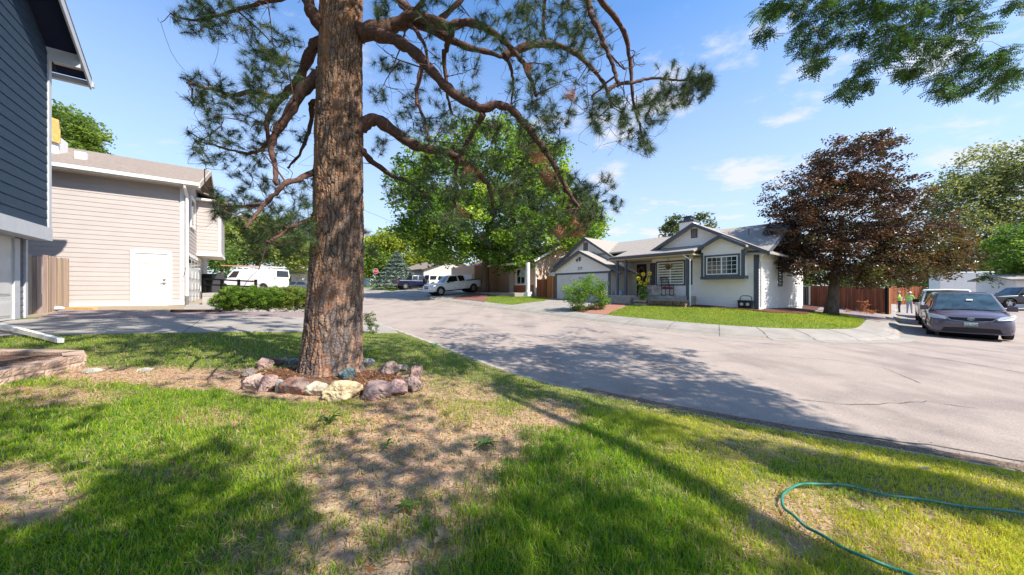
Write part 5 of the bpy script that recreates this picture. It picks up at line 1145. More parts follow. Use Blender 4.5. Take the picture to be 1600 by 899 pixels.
def locust_leaves(name, ends, per, ll, n_pair, ls, palette, parent, seed):
    """pinnate leaves: a rachis with small paired leaflets"""
    rg = np.random.default_rng(seed); E = np.array([e[0] for e in ends]); n = len(E) * per; base = np.repeat(E, per, 0) + rg.normal(0, ll * .22, (len(E) * per, 3))
    d = rg.normal(0, 1, (n, 3)); d[:, 2] = d[:, 2] * .5 - .55; d /= np.linalg.norm(d, axis=1)[:, None]; s = np.cross(d, rg.normal(0, 1, (n, 3))); s /= np.linalg.norm(s, axis=1)[:, None]; V = []
    for k_ in range(n_pair):
        f = (k_ + .6) / n_pair
        for sg in (-1, 1):
            b0 = base + d * ll * f; t_ = b0 + (s * sg * .8 + d * .45) * ls; m_ = (b0 + t_) / 2; V.append(np.stack([b0, m_ - d * ls * .2, t_, m_ + d * ls * .2], 1))
    V = np.stack(V, 1).reshape(-1, 3); pal = np.array(palette); c = pal[rg.integers(0, len(pal), n)] * rg.uniform(.7, 1.3, (n, 1)); c = np.repeat(c, n_pair * 2 * 4, 0)
    return npmesh(name, V, np.arange(len(V)).reshape(-1, 4), M_leaf, parent, col=c)
locust_leaves('foliage', ev, 8, .16, 6, .052, [(.04, .09, .02), (.055, .12, .025), (.02, .05, .015)], lo_, 3)
# shade-giving crown of the locust; sunny openings as in the photograph's lawn and road
SUNNY = [(1000, 690, 60, 22), (920, 690, 60, 22), (1165, 705, 55, 40), (1110, 670, 40, 14), (1060, 820, 60, 75), (1220, 770, 60, 45), (1400, 830, 230, 62), (1560, 760, 80, 20), (860, 640, 28, 18), (990, 572, 50, 10), (1040, 560, 40, 10), (1150, 600, 30, 12),
         (420, 600, 55, 16), (30, 775, 70, 30), (300, 665, 40, 25), (390, 690, 60, 25), (440, 655, 40, 18), (130, 640, 50, 14), (250, 640, 50, 10), (700, 640, 45, 14), (480, 760, 40, 20), (740, 760, 40, 14), (640, 850, 50, 20), (540, 600, 40, 12), (1000, 600, 30, 10), (330, 588, 60, 6), (100, 590, 70, 6), (560, 690, 50, 12), (230, 700, 40, 12), (880, 870, 40, 24)]
hv = SH * (1 / math.tan(SUN_EL)); shade = []; rg = np.random.default_rng(91)
def shade_for(n, gen, cond, hr=(5.5, 10.5)):
    got = 0; tries = 0
    while got < n and tries < 40000:
        tries += 1; px, py = gen()
        if not cond(px, py): continue
        u = (px - HX) / F; Yg = (1.75 if px > 600 and py < NEY(px) else 1.4) * F / (py - HY); h = rg.uniform(*hr); p = (u * Yg + hv.x * h, Yg + hv.y * h, h - .3)
        if p[1] > .3 and (p[2] - CZ) / p[1] < .95 and abs(p[0] / p[1]) < 1.7: continue
        if math.hypot(p[0] - 6.8, p[1] - .4) > 10: continue
        shade.append(p); got += 1
EX = [560, 700, 800, 1000, 1050, 1180, 1310, 1450, 1600]; EY = [490, 494, 505, 530, 560, 592, 668, 698, 730]
NEY = lambda x: np.interp(x, [600, 720, 830, 1000, 1200, 1400, 1600], [512, 555, 596, 640, 678, 712, 745])
shade_for(400, lambda: (rg.uniform(600, 1600), rg.uniform(492, 745)), lambda x, y: y > np.interp(x, EX, EY) and y < NEY(x) + 12 and not any(((x - a) / rx) ** 2 + ((y - b_) / ry) ** 2 < 1 for a, b_, rx, ry in [(990, 570, 40, 9), (1060, 590, 30, 8), (850, 540, 24, 6), (1150, 620, 26, 10)]), (6.5, 11))
def lawn_ok(x, y): return y > (NEY(x) if x > 600 else 540) and not any(((x - a) / (rx + 30)) ** 2 + ((y - b_) / (ry + 12)) ** 2 < 1 for a, b_, rx, ry in SUNNY)
shade_for(115, lambda: (rg.uniform(-250, 1500), 545 + 420 * rg.uniform() ** 1.5), lawn_ok)
# sprays that keep most of the pine trunk in shade
for z in (1.1, 1.4, 1.7, 2.05, 3.0, 3.3, 3.7, 4.1, 4.5):
    for j in range(2):
        if rg.uniform() < .8:
            tt_ = (rg.uniform(6.2, 9.5) - z) / SUND.z; q = Vector((pb.x + rg.normal(0, .25), PY + rg.normal(0, .2), z)) + SUND * tt_
            shade.append(tuple(q))
lb2 = MB(); es = grow([tuple(p) for p in lp[3:]], [.15, .13, .1, .06], shade, lb2, rtip=.01, k_len=.013, sides=4, seg=4, bend=.1)
lb.build('branches', M_bark, lo_); lb2.build('upper_branches', M_bark, lo_)
leaf_mesh('upper_foliage', np.array([e[0] for e in es]), np.full(len(es), .46), 46, .15, [(.05, .11, .03), (.07, .14, .035)], M_leaf, lo_, seed=92)
# ------------------------------------------------------------------ vehicles
def applied(o):
    dg = bpy.context.evaluated_depsgraph_get(); dg.update(); me = bpy.data.meshes.new_from_object(o.evaluated_get(dg)); o.modifiers.clear(); old = o.data; o.data = me; me.name = old.name; bpy.data.meshes.remove(old)
def paint(name, c, c2=None): return mat(name, c, .32, c2 or tuple(x * .9 for x in c), 3, 3, spec=.5, coat=.7)
M_rim = mat('alloy_rim', (.45, .45, .46), .35, metal=.8)
M_lamp = mat('lamp_lens', (.62, .66, .68), .08, spec=.9)
M_tail = mat('tail_lens', (.30, .01, .01), .15, spec=.8)
M_carglass = mat('car_glass', (.05, .085, .095), .04, (.02, .03, .03), 3, 3, spec=1.0)
M_darkglass = mat('car_glass_dark', (.012, .014, .016), .05, spec=.9)
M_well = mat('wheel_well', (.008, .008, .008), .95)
def wheel(parent, x, y, r, w_, sgn, spokes=5):
    mb = MB(); n = 28; prof = [(.62, .5), (.93, .5), (1, .36), (1, -.36), (.93, -.5), (.62, -.5)]
    for (rr, yy) in prof:
        for i in range(n): a = 2 * math.pi * i / n; mb.v.append((x + math.cos(a) * r * rr, y + yy * w_, r + math.sin(a) * r * rr))
    for k in range(len(prof) - 1):
        for i in range(n): mb.f.append((k * n + i, k * n + (i + 1) % n, (k + 1) * n + (i + 1) % n, (k + 1) * n + i)); mb.mi.append(0)
    wo = mb.build('wheel', M_tyre, parent, smooth=True)
    mb = MB(); yo = y + sgn * w_ * .42
    mb.tube([(x, yo - sgn * .10, r), (x, yo - sgn * .06, r)], r * .64, 24)
    for i in range(spokes):
        a = 2 * math.pi * i / spokes + .3; c, s = math.cos(a), math.sin(a); tx, tz = -s, c
        pts = []
        for (rr, hw_) in ((.10, .10), (.62, .085)):
            for sg in (-1, 1): pts.append((x + c * r * rr + tx * sg * hw_ * r * 1.2, yo, r + s * r * rr + tz * sg * hw_ * r * 1.2))
        mb.prism([pts[0], pts[2], pts[3], pts[1]], (0, -sgn * .03, 0))
    mb.tube([(x, yo - sgn * .03, r), (x, yo + sgn * .012, r)], r * .16, 12)
    mb.build('rim', M_rim, wo)
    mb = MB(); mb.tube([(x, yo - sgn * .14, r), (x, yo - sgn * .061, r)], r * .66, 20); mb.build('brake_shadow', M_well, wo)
def vehicle(name, label, cat, st, cab, wheels, pm, glass=None, L_=5, face=None, extras=None, group=None, sub=2, bev=.05, rimspokes=5, split=None, roofm=None):
    """st: stations (x, zb, zsh, w, wsh, ztop). cab: dict(fb, fr, rr, rb, z0, z1, wb, wr)"""
    t = thing(name, label, cat, (0, 0, 0), group); mb = MB(); k = None
    for i, (x, zb, zs, w_, wt, zt) in enumerate(st):
        h = [(0, zb), (w_ * .55, zb), (w_ * .93, zb), (w_ - .01, zb + .14 * (zs - zb)), (w_, zb + .55 * (zs - zb)), (w_ * .5 + wt * .5 + .01, zb + .86 * (zs - zb)), (wt, zs), (wt * .7, zs + (zt - zs) * .75), (0, zt)]
        ring = [(x, -a, b) for a, b in h] + [(x, a, b) for a, b in h[-2:0:-1]]
        n = len(ring); mb.v += ring
        if i:
            for j in range(n): mb.f.append(((i - 1) * n + j, (i - 1) * n + (j + 1) % n, i * n + (j + 1) % n, i * n + j)); mb.mi.append(0)
    mb.f.append(tuple(range(n))[::-1]); mb.mi.append(0); mb.f.append(tuple(range((len(st) - 1) * n, len(st) * n))); mb.mi.append(0)
    body = mb.build('body', pm, t, smooth=True, subd=sub)
    bmx = bmesh.new(); bmx.from_mesh(body.data); bmesh.ops.recalc_face_normals(bmx, faces=bmx.faces); bmx.to_mesh(body.data); bmx.free()
    hw_ = max(s[3] for s in st); cutters = []
    for (wx, r, ww) in wheels:
        for sg in (-1, 1):
            c = MB(); c.tube([(wx, sg * (hw_ - .34), r + .02), (wx, sg * (hw_ + .3), r + .02)], r * 1.17, 28); co = c.build('cutter', pm)
            md = body.modifiers.new('b', 'BOOLEAN'); md.operation = 'DIFFERENCE'; md.solver = 'EXACT'; md.object = co; cutters.append(co)
    applied(body)
    for c in cutters: bpy.data.objects.remove(c)
    body.data.polygons.foreach_set('use_smooth', [True] * len(body.data.polygons))
    es = body.modifiers.new('e', 'EDGE_SPLIT'); es.split_angle = R(38)
    for (wx, r, ww) in wheels:
        for sg in (-1, 1):
            wheel(t, wx, sg * (hw_ - ww / 2 - .015), r, ww, sg, rimspokes)
    mb = MB()
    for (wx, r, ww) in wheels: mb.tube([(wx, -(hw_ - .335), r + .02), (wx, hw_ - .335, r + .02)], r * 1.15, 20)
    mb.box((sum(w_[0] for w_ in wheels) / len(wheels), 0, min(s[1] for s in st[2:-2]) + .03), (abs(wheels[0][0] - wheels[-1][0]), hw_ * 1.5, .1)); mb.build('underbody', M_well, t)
    if cab:
        c = cab; F_, B_ = [], []
        P8 = lambda x, y, z: Vector((x, y, z))
        lo = {('f', s): P8(c['fb'], s * c['wb'] * .93, c['z0']) for s in (-1, 1)}; lo.update({('r', s): P8(c['rb'], s * c['wb'] * .97, c['z0']) for s in (-1, 1)})
        hi = {('f', s): P8(c['fr'], s * c['wr'] * .95, c['z1'] - .03) for s in (-1, 1)}; hi.update({('r', s): P8(c['rr'], s * c['wr'], c['z1'] - .02) for s in (-1, 1)})
        mid = (c['fb'] * .35 + c['rb'] * .65); mt = (c['fr'] + c['rr']) / 2
        mb = MB(); V = [lo['f', -1], P8(mid, -c['wb'], c['z0']), lo['r', -1], lo['r', 1], P8(mid, c['wb'], c['z0']), lo['f', 1], hi['f', -1], P8(mt, -c['wr'] * 1.01, c['z1']), hi['r', -1], hi['r', 1], P8(mt, c['wr'] * 1.01, c['z1']), hi['f', 1], P8(mt, 0, c['z1'] + .035), P8(c['fr'], 0, c['z1'] + .0), P8(c['rr'], 0, c['z1'] + .01), P8(c['fb'] + .06, 0, c['z0']), ]
        mb.add(V, [(0, 1, 7, 6), (1, 2, 8, 7), (2, 3, 9, 14, 8), (3, 4, 10, 9), (4, 5, 11, 10), (5, 15, 13, 11), (15, 0, 6, 13), (6, 7, 12, 13), (7, 8, 14, 12), (9, 10, 12, 14), (10, 11, 13, 12)])
        co = mb.build('cab', roofm or pm, t); md = co.modifiers.new('b', 'BEVEL'); md.width = bev; md.segments = 3; md.limit_method = 'ANGLE'; md.angle_limit = R(25); applied(co)
        co.data.polygons.foreach_set('use_smooth', [True] * len(co.data.polygons)); es = co.modifiers.new('e', 'EDGE_SPLIT'); es.split_angle = R(40)
        def quadpane(name, A, B, C_, D_, ins, gm, off=.012):
            """A,B bottom; C_,D_ top (B->C_)"""
            f = lambda u, v: A.lerp(B, u).lerp(D_.lerp(C_, u), v); n_ = (B - A).cross(D_ - A).normalized(); ctr = f(.5, .5)
            if (ctr - Vector(((c['fb'] + c['rb']) / 2, 0, (c['z0'] + c['z1']) / 2))).dot(n_) < 0: n_ = -n_
            (u0, u1, v0, v1) = ins; q = [f(u0, v0), f(u1, v0), f(u1, v1), f(u0, v1)]; mb = MB(); q2 = [p + n_ * off for p in q]; q3 = [p - n_ * .02 for p in q]
            mb.add(q2 + q3, [(0, 1, 2, 3), (0, 1, 5, 4), (1, 2, 6, 5), (2, 3, 7, 6), (3, 0, 4, 7)]); return mb.build(name, gm, t)
        gl = glass or M_carglass
        A, B = lo['f', -1], lo['f', 1]; apex = P8(c['fb'] + .06, 0, c['z0']); ap2 = P8(c['fr'], 0, c['z1'])
        # windshield in two halves meeting at the centre so it follows the bowed front
        mb = MB(); h1, h2 = hi['f', -1], hi['f', 1]
        def wq(a, b, cc, d, ins): f = lambda u, v: a.lerp(b, u).lerp(d.lerp(cc, u), v); return [f(ins[0], ins[2]), f(ins[1], ins[2]), f(ins[1], ins[3]), f(ins[0], ins[3])]
        nf_ = Vector((c['z1'] - c['z0'], 0, c['fb'] - c['fr'])).normalized() * .014
        q = wq(A, apex, ap2, h1, (.09, 1, .05, .93)); q_ = wq(B, apex, ap2, h2, (.09, 1, .05, .93))
        mb.add([p + nf_ for p in q], [(0, 1, 2, 3)]); mb.add([p + nf_ for p in q_], [(3, 2, 1, 0)]); mb.build('windshield', gl, t)
        for s in (-1, 1):
            lf, lr, hf, hr = lo['f', s], lo['r', s], hi['f', s], hi['r', s]; m0 = P8(mid, s * c['wb'], c['z0']); m1 = P8(mt, s * c['wr'] * 1.01, c['z1'])
            quadpane('side_window', lf, m0, m1, hf, c.get('w1', (.12, .93, .1, .88)), c.get('sg', M_darkglass)); 
            for ins in c.get('w2', [(.06, .9, .1, .88)]): quadpane('side_window', m0, lr, hr, m1, ins, c.get('sg', M_darkglass))
        if c.get('rear', True): quadpane('rear_window', lo['r', -1], lo['r', 1], hi['r', 1], hi['r', -1], (.1, .9, .12, .85), M_darkglass)
    return t
def slab(parent, name, pts, off, m):
    mb = MB(); mb.prism([Vector(p) for p in pts], off); return mb.build(name, m, parent)
def place(t, x, y, z, rz, pitch=0.0, scale=1.0):
    t.location = (x, y, z); t.rotation_euler = Matrix.Rotation(rz, 3, 'Z').to_euler() if not pitch else (Matrix.Rotation(rz, 3, 'Z') @ Matrix.Rotation(-pitch, 3, 'Y')).to_euler(); t.scale = (scale,) * 3
def mirrors(t, x, y, z, m, s_=1.0):
    for s in (-1, 1):
        mb = MB(); mb.box((x, s * (y + .09), z), (.13 * s_, .19 * s_, .16 * s_)); mb.tube([(x + .02, s * (y - .04), z - .04), (x, s * (y + .03), z - .03)], .025, 6); o = mb.build('mirror', m, t, smooth=False); b = o.modifiers.new('b', 'BEVEL'); b.width = .05; b.segments = 3
# --- minivan
pv = paint('van_paint', (.085, .066, .095))
van_st = [(2.54, .38, .60, .55, .45, .66), (2.50, .22, .70, .80, .70, .78), (2.38, .20, .80, .93, .82, .90), (2.1, .19, .88, .98, .90, .985), (1.5, .19, .95, .99, .94, 1.08), (1.0, .19, 1.0, .99, .95, 1.13), (.2, .19, 1.03, .99, .955, 1.05), (-1.2, .19, 1.05, .99, .955, 1.07), (-2.0, .2, 1.06, .985, .94, 1.08), (-2.4, .24, 1.05, .95, .88, 1.07), (-2.53, .36, 1.0, .85, .78, 1.03)]
v = vehicle('minivan', 'dusky purple grey minivan parked foremost at the curb, facing the camera', 'minivan', van_st, dict(fb=1.62, fr=.55, rr=-2.15, rb=-2.42, z0=1.0, z1=1.70, wb=.945, wr=.70, w2=[(.04, .46, .1, .86), (.52, .95, .12, .86)]), [(1.55, .34, .22), (-1.48, .34, .22)], pv)
slab(v, 'grille', [(2.505, -.52, .80), (2.505, .52, .80), (2.545, .40, .685), (2.56, 0, .655), (2.545, -.40, .685)], (.012, 0, 0), M_black)
mb = MB(); mb.tube([(2.50, -.60, .845), (2.535, -.45, .70), (2.575, 0, .645), (2.535, .45, .70), (2.50, .60, .845)], .016, 6); mb.tube([(2.50, -.60, .835), (2.55, 0, .80), (2.50, .60, .835)], .010, 6); mb.build('grille_chrome', M_steel, v)
slab(v, 'lower_intake', [(2.50, -.66, .28), (2.50, .66, .28), (2.52, .60, .42), (2.535, 0, .44), (2.52, -.60, .42)], (.03, 0, 0), M_black)
mb = MB(); mb.tube([(2.44, -.84, .24), (2.55, -.5, .24), (2.58, 0, .235), (2.55, .5, .24), (2.44, .84, .24)], .018, 6); mb.build('bumper_lip', pv, v)
for s in (-1, 1):
    slab(v, 'headlight', [(2.47, s * .50, .80), (2.50, s * .56, .715), (2.36, s * .86, .74), (2.12, s * .955, .86), (2.12, s * .93, .91), (2.36, s * .80, .885)], (.045, s * .018, .012), M_lamp)
    slab(v, 'fog_lamp', [(2.42, s * .68, .36), (2.38, s * .86, .36), (2.36, s * .86, .45), (2.42, s * .68, .45)], (.05, s * .012, 0), M_black)
slab(v, 'hood_seam', [(1.7, -.86, 1.075), (2.33, -.76, .925), (2.33, -.745, .930), (1.7, -.845, 1.08)], (0, 0, .012), M_black)
mb = MB()
for (ry, rz_r, cy) in ((.075, .05, 0), (.024, .045, 0), (.055, .018, 0)):
    pts = [(2.578 - abs(math.sin(a)) * .0, math.cos(a) * ry, .755 + math.sin(a) * rz_r + (.012 if ry == .055 else 0)) for a in np.linspace(0, 2 * math.pi, 19)]; mb.tube(pts, .007, 5, cap=False)
mb.build('emblem', M_steel, v)
pl = slab(v, 'licence_plate', [(2.565, -.15, .475), (2.565, .15, .475), (2.565, .15, .625), (2.565, -.15, .625)], (.02, 0, 0), mat('plate_white', (.72, .76, .74), .5))
mb = MB(); mb.box((2.587, 0, .50), (.004, .29, .05)); mb.build('plate_hills', mat('plate_green', (.10, .22, .15), .5), v)
text('775-TGR', .085, mat('plate_text', (.05, .09, .08), .6), 'plate_number', v, (2.590, 0, .555), Vector((0, 1, 0)))
mirrors(v, 1.20, .93, 1.10, pv, 1.15)
mb = MB(); mb.tube([(1.66, -.75, 1.045), (1.60, 0, 1.075), (1.66, .3, 1.05)], .012, 5); mb.tube([(1.66, .70, 1.045), (1.62, .1, 1.07)], .012, 5); mb.build('wiper', M_black, v)
for s in (-1, 1):
    slab(v, 'door_seam', [(1.02, s * .992, .3), (1.035, s * .992, .3), (1.0, s * .972, .98), (.985, s * .972, .98)], (0, s * .006, 0), M_black)
    mb = MB(); mb.box((.25, s * .985, .88), (.22, .04, .035)); mb.build('handle', pv, v)
slab(v, 'sun_notice', [(1.12, .02, 1.38), (1.12, .17, 1.38), (1.06, .17, 1.42), (1.06, .02, 1.42)], (.02, 0, .03), M_white)
ang_v = math.atan2(-VD.y, -VD.x); vc = Vector((18.57, 13.72, 0)); place(v, vc.x, vc.y, T(vc.x, vc.y) + .012, ang_v)
# --- pickup builder (crew cab)
def pickup(label, pm, tonneau=None, group=None, black=False, name='pickup_truck'):
    st = [(2.92, .50, .86, .80, .72, .92), (2.86, .38, .98, .95, .88, 1.06), (2.7, .36, 1.06, 1.0, .93, 1.16), (2.0, .38, 1.12, 1.01, .95, 1.22), (1.45, .40, 1.16, 1.01, .96, 1.24), (.6, .40, 1.18, 1.01, .97, 1.22), (-.95, .40, 1.20, 1.01, .97, 1.22), (-1.1, .42, 1.22, 1.01, .98, 1.23), (-2.75, .44, 1.24, 1.01, .98, 1.25), (-2.88, .48, 1.22, .98, .95, 1.24)]
    t = vehicle(name, label, 'pickup', st, dict(fb=1.40, fr=.72, rr=-.85, rb=-1.05, z0=1.17, z1=1.88, wb=.965, wr=.76, w1=(.1, .92, .1, .87), w2=[(.05, .86, .1, .87)]), [(1.85, .41, .27), (-1.85, .41, .27)], pm, group=group)
    slab(t, 'bed_cover', [(-1.15, -.86, 1.27), (-2.80, -.86, 1.29), (-2.80, .86, 1.29), (-1.15, .86, 1.27)], (0, 0, .03), tonneau or M_black)
    for z in (.70, .86): slab(t, 'grille', [(2.88, -.42, z), (2.88, -.04, z), (2.88, -.04, z + .12), (2.88, -.42, z + .12)], (.05, 0, 0), M_black); slab(t, 'grille', [(2.88, .42, z), (2.88, .04, z), (2.88, .04, z + .12), (2.88, .42, z + .12)], (.05, 0, 0), M_black)
    mb = MB(); mb.box((2.86, 0, .54), (.22, 1.9, .22)); b = mb.build('front_bumper', pm, t).modifiers.new('b', 'BEVEL'); b.width = .05; b.segments = 2
    mb = MB(); mb.box((-2.95, 0, .60), (.16, 1.8, .20)); mb.build('rear_bumper', M_steel, t)
    for s in (-1, 1):
        slab(t, 'headlight', [(2.86, s * .48, .82), (2.78, s * .93, .82), (2.78, s * .93, 1.0), (2.86, s * .48, 1.0)], (.06, s * .02, 0), M_lamp)
        slab(t, 'tail_light', [(-2.84, s * .82, .85), (-2.80, s * 1.0, .85), (-2.80, s * 1.0, 1.18), (-2.84, s * .82, 1.18)], (-.06, s * .01, 0), M_tail)
        for hx_ in (.15, -.75): mb = MB(); mb.box((hx_, s * 1.01, 1.02), (.2, .04, .04)); mb.build('handle', pm, t)
        slab(t, 'door_seam', [(.28, s * 1.008, .5), (.295, s * 1.008, .5), (.295, s * .985, 1.15), (.28, s * .985, 1.15)], (0, s * .006, 0), M_black)
        slab(t, 'bed_seam', [(-1.02, s * 1.008, .5), (-1.045, s * 1.008, .5), (-1.045, s * .985, 1.2), (-1.02, s * .985, 1.2)], (0, s * .007, 0), M_black)
        slab(t, 'running_board', [(1.2, s * .88, .38), (-1.1, s * .88, .38), (-1.1, s * 1.0, .38), (1.2, s * 1.0, .38)], (0, 0, .05), M_black)
    mirrors(t, 1.02, .97, 1.26, M_black, 1.1); return t
wp = paint('white_car_paint', (.86, .86, .86)); bp_ = paint('navy_truck_paint', (.006, .011, .045)); kp = paint('black_truck_paint', (.012, .011, .014))
t1 = pickup('white crew cab pickup with a dark bed cover, nose down its driveway', wp); ang = math.atan2(-N3.y, -N3.x); f1_ = Vector((-8.25, 32.2)); c = f1_ + Vector((N3.x, N3.y)) * 2.9
za = CZ - .80; place(t1, c.x, c.y, CZ - .52, ang, -.085)
t2 = pickup('dark blue crew cab pickup with its tailgate toward the street', bp_, tonneau=bp_); r0 = Vector((-.352 * 43.5, 43.5)); c = r0 + Vector((N3.x, N3.y)) * 2.9; place(t2, c.x, c.y, T(c.x, c.y) + .02, math.atan2(N3.y, N3.x))
# --- white jeep like 4x4
j_st = [(2.0, .55, .90, .62, .58, .98), (1.9, .48, .98, .72, .66, 1.06), (1.0, .48, 1.05, .80, .74, 1.12), (.75, .45, 1.08, .86, .83, 1.12), (-1.6, .45, 1.10, .86, .84, 1.13), (-1.75, .5, 1.08, .84, .82, 1.12)]
t3 = vehicle('offroad_car', 'boxy white four wheel drive with a hard top and spare wheel between the two pickups', 'car', j_st, dict(fb=.85, fr=.62, rr=-1.6, rb=-1.72, z0=1.08, z1=1.84, wb=.84, wr=.76, w1=(.08, .85, .1, .82), w2=[(.02, .9, .12, .82)]), [(1.3, .4, .26), (-1.15, .4, .26)], wp, bev=.04)
mb = MB(); mb.tube([(-1.78, .1, 1.0), (-2.0, .1, 1.0)], .38, 20); mb.build('spare_wheel', M_tyre, t3)
for s in (-1, 1): mb = MB(); mb.box((-1.76, s * .72, .95), (.06, .14, .22)); mb.build('tail_light', M_tail, t3)
r0 = Vector((-.262 * 43, 43)); c = r0 + Vector((N3.x, N3.y)) * 1.9; place(t3, c.x, c.y, T(c.x, c.y) + .1, math.atan2(N3.y, N3.x))
# --- vehicles behind the minivan
t4 = pickup('white pickup parked directly behind the minivan, only its cab showing', wp, name='pickup_truck'); c = vc + VD * 6.6; place(t4, c.x + .02, c.y - .0, T(c.x, c.y) + .02, ang_v)
suv_st = [(2.4, .5, .85, .75, .68, .92), (2.3, .3, .95, .92, .85, 1.03), (1.4, .28, 1.05, .97, .92, 1.12), (.8, .28, 1.08, .97, .93, 1.12), (-2.1, .28, 1.12, .97, .93, 1.13), (-2.35, .4, 1.08, .9, .84, 1.1)]
t5 = vehicle('suv', 'dark grey sport utility behind the white pickup along the side street', 'car', suv_st, dict(fb=1.2, fr=.55, rr=-2.1, rb=-2.3, z0=1.08, z1=1.76, wb=.92, wr=.74, w2=[(.03, .45, .1, .86), (.52, .92, .12, .86)]), [(1.45, .37, .24), (-1.4, .37, .24)], paint('suv_paint', (.06, .06, .075)))
mirrors(t5, 1.0, .92, 1.15, M_black); c = vc + VD * 13.2; place(t5, c.x + .25, c.y - .3, T(c.x, c.y) + .02, ang_v)
# black pickup at the right edge, seen from the side
t6 = pickup('black pickup parked broadside at the right edge of the photo', kp); c = P(1592, 466, 31); place(t6, c.x + .6, c.y, CZ - 1.78, math.atan2(.28, -.96))
# distant sedan
sed_st = [(2.3, .35, .6, .7, .62, .66), (2.2, .22, .7, .85, .78, .78), (1.2, .2, .82, .9, .85, .9), (.6, .2, .86, .9, .86, .92), (-1.6, .2, .92, .9, .86, .98), (-2.2, .24, .88, .85, .8, .96), (-2.3, .4, .8, .75, .7, .85)]
t7 = vehicle('sedan', 'small dark car parked far off between the hedge and the pine trunk', 'car', sed_st, dict(fb=1.1, fr=.35, rr=-1.1, rb=-1.8, z0=.86, z1=1.42, wb=.86, wr=.62), [(1.35, .32, .2), (-1.35, .32, .2)], paint('sedan_paint', (.08, .08, .09))); c = P(472, 444, 50); place(t7, c.x, c.y, CZ - .05 - .3, .3)
# --- white cargo van with ladder rack
cg_st = [(3.0, .45, .85, .80, .74, .92), (2.9, .35, 1.0, .95, .88, 1.08), (2.2, .35, 1.15, 1.0, .93, 1.25), (1.75, .35, 1.3, 1.0, .95, 1.40), (1.3, .35, 1.35, 1.0, .97, 1.42), (-2.6, .35, 1.35, 1.0, .97, 1.42), (-2.85, .38, 1.35, .99, .96, 1.42)]
t8 = vehicle('cargo_van', 'white cargo van with an orange ladder and rack on top behind the hedge', 'van', cg_st, dict(fb=2.0, fr=1.25, rr=-2.78, rb=-2.84, z0=1.3, z1=2.12, wb=.98, wr=.86, w1=(.1, .36, .05, .78), w2=[(.97, .975, .4, .45)], rear=True), [(2.0, .38, .24), (-1.75, .38, .24)], wp, bev=.07)
mirrors(t8, 1.75, 1.0, 1.4, M_black, 1.3)
mb = MB()
for x in (.9, -.7, -2.3): mb.tube([(x, -.8, 2.12), (x, -.8, 2.3), (x, .8, 2.3), (x, .8, 2.12)], .025, 6)
for y in (-.8, .8): mb.tube([(1.3, y, 2.3), (-2.6, y, 2.3)], .025, 6)
mb.build('roof_rack', M_white, t8)
c = Vector((-24.1, 31)); vz = CZ - .22; place(t8, c.x, c.y, CZ + 30 / F * 31 - 2.14, math.pi - .06)
lz = t8.location.z + 2.34; mb = MB()
for y in (-.55, -.2): mb.tube([(c.x - 2.6, c.y + y, lz + .12), (c.x + 2.4, c.y + y, lz)], .04, 6)
for i in range(15): x = c.x - 2.4 + i * .33; mb.tube([(x, c.y - .55, lz + .11 - i * .008), (x, c.y - .2, lz + .11 - i * .008)], .02, 5)
tag(mb.build('ladder', mat('ladder_orange', (.60, .30, .14), .5), loc=(c.x, c.y, lz)), 'orange ladder lying along the roof rack of the cargo van', 'ladder')
# --- box truck
c = P(1502, 450, 46); t9 = thing('box_truck', 'white box truck beyond the parked vans with its tall cargo box showing', 'truck', c)
mb = MB(); bz = CZ - 1.75; fr = Frame((c.x, c.y), Vector((.9, -.43, 0)).normalized(), Vector((.43, .9, 0)).normalized())
mb.fbox(fr, -2.6, 2.4, -1.1, 1.1, bz + .9, CZ + 2.25); o = mb.build('cargo_box', M_white, t9); b = o.modifiers.new('b', 'BEVEL'); b.width = .06
mb = MB(); mb.prism([fr(2.4, -1, bz + .5), fr(4.2, -1, bz + .5), fr(4.2, -1, bz + 1.2), fr(3.5, -1, bz + 1.5), fr(3.0, -1, bz + 2.1), fr(2.4, -1, bz + 2.1)], fr.db * 2); mb.build('cab', wp, t9)
mb = MB()
for a in (-1.8, 3.4):
    for b_ in (-1.0, .8): p = Vector(fr(a, b_, bz + .42)); mb.tube([p, p + fr.db * .25], .42, 16)
mb.build('wheels_frame', M_tyre, t9)

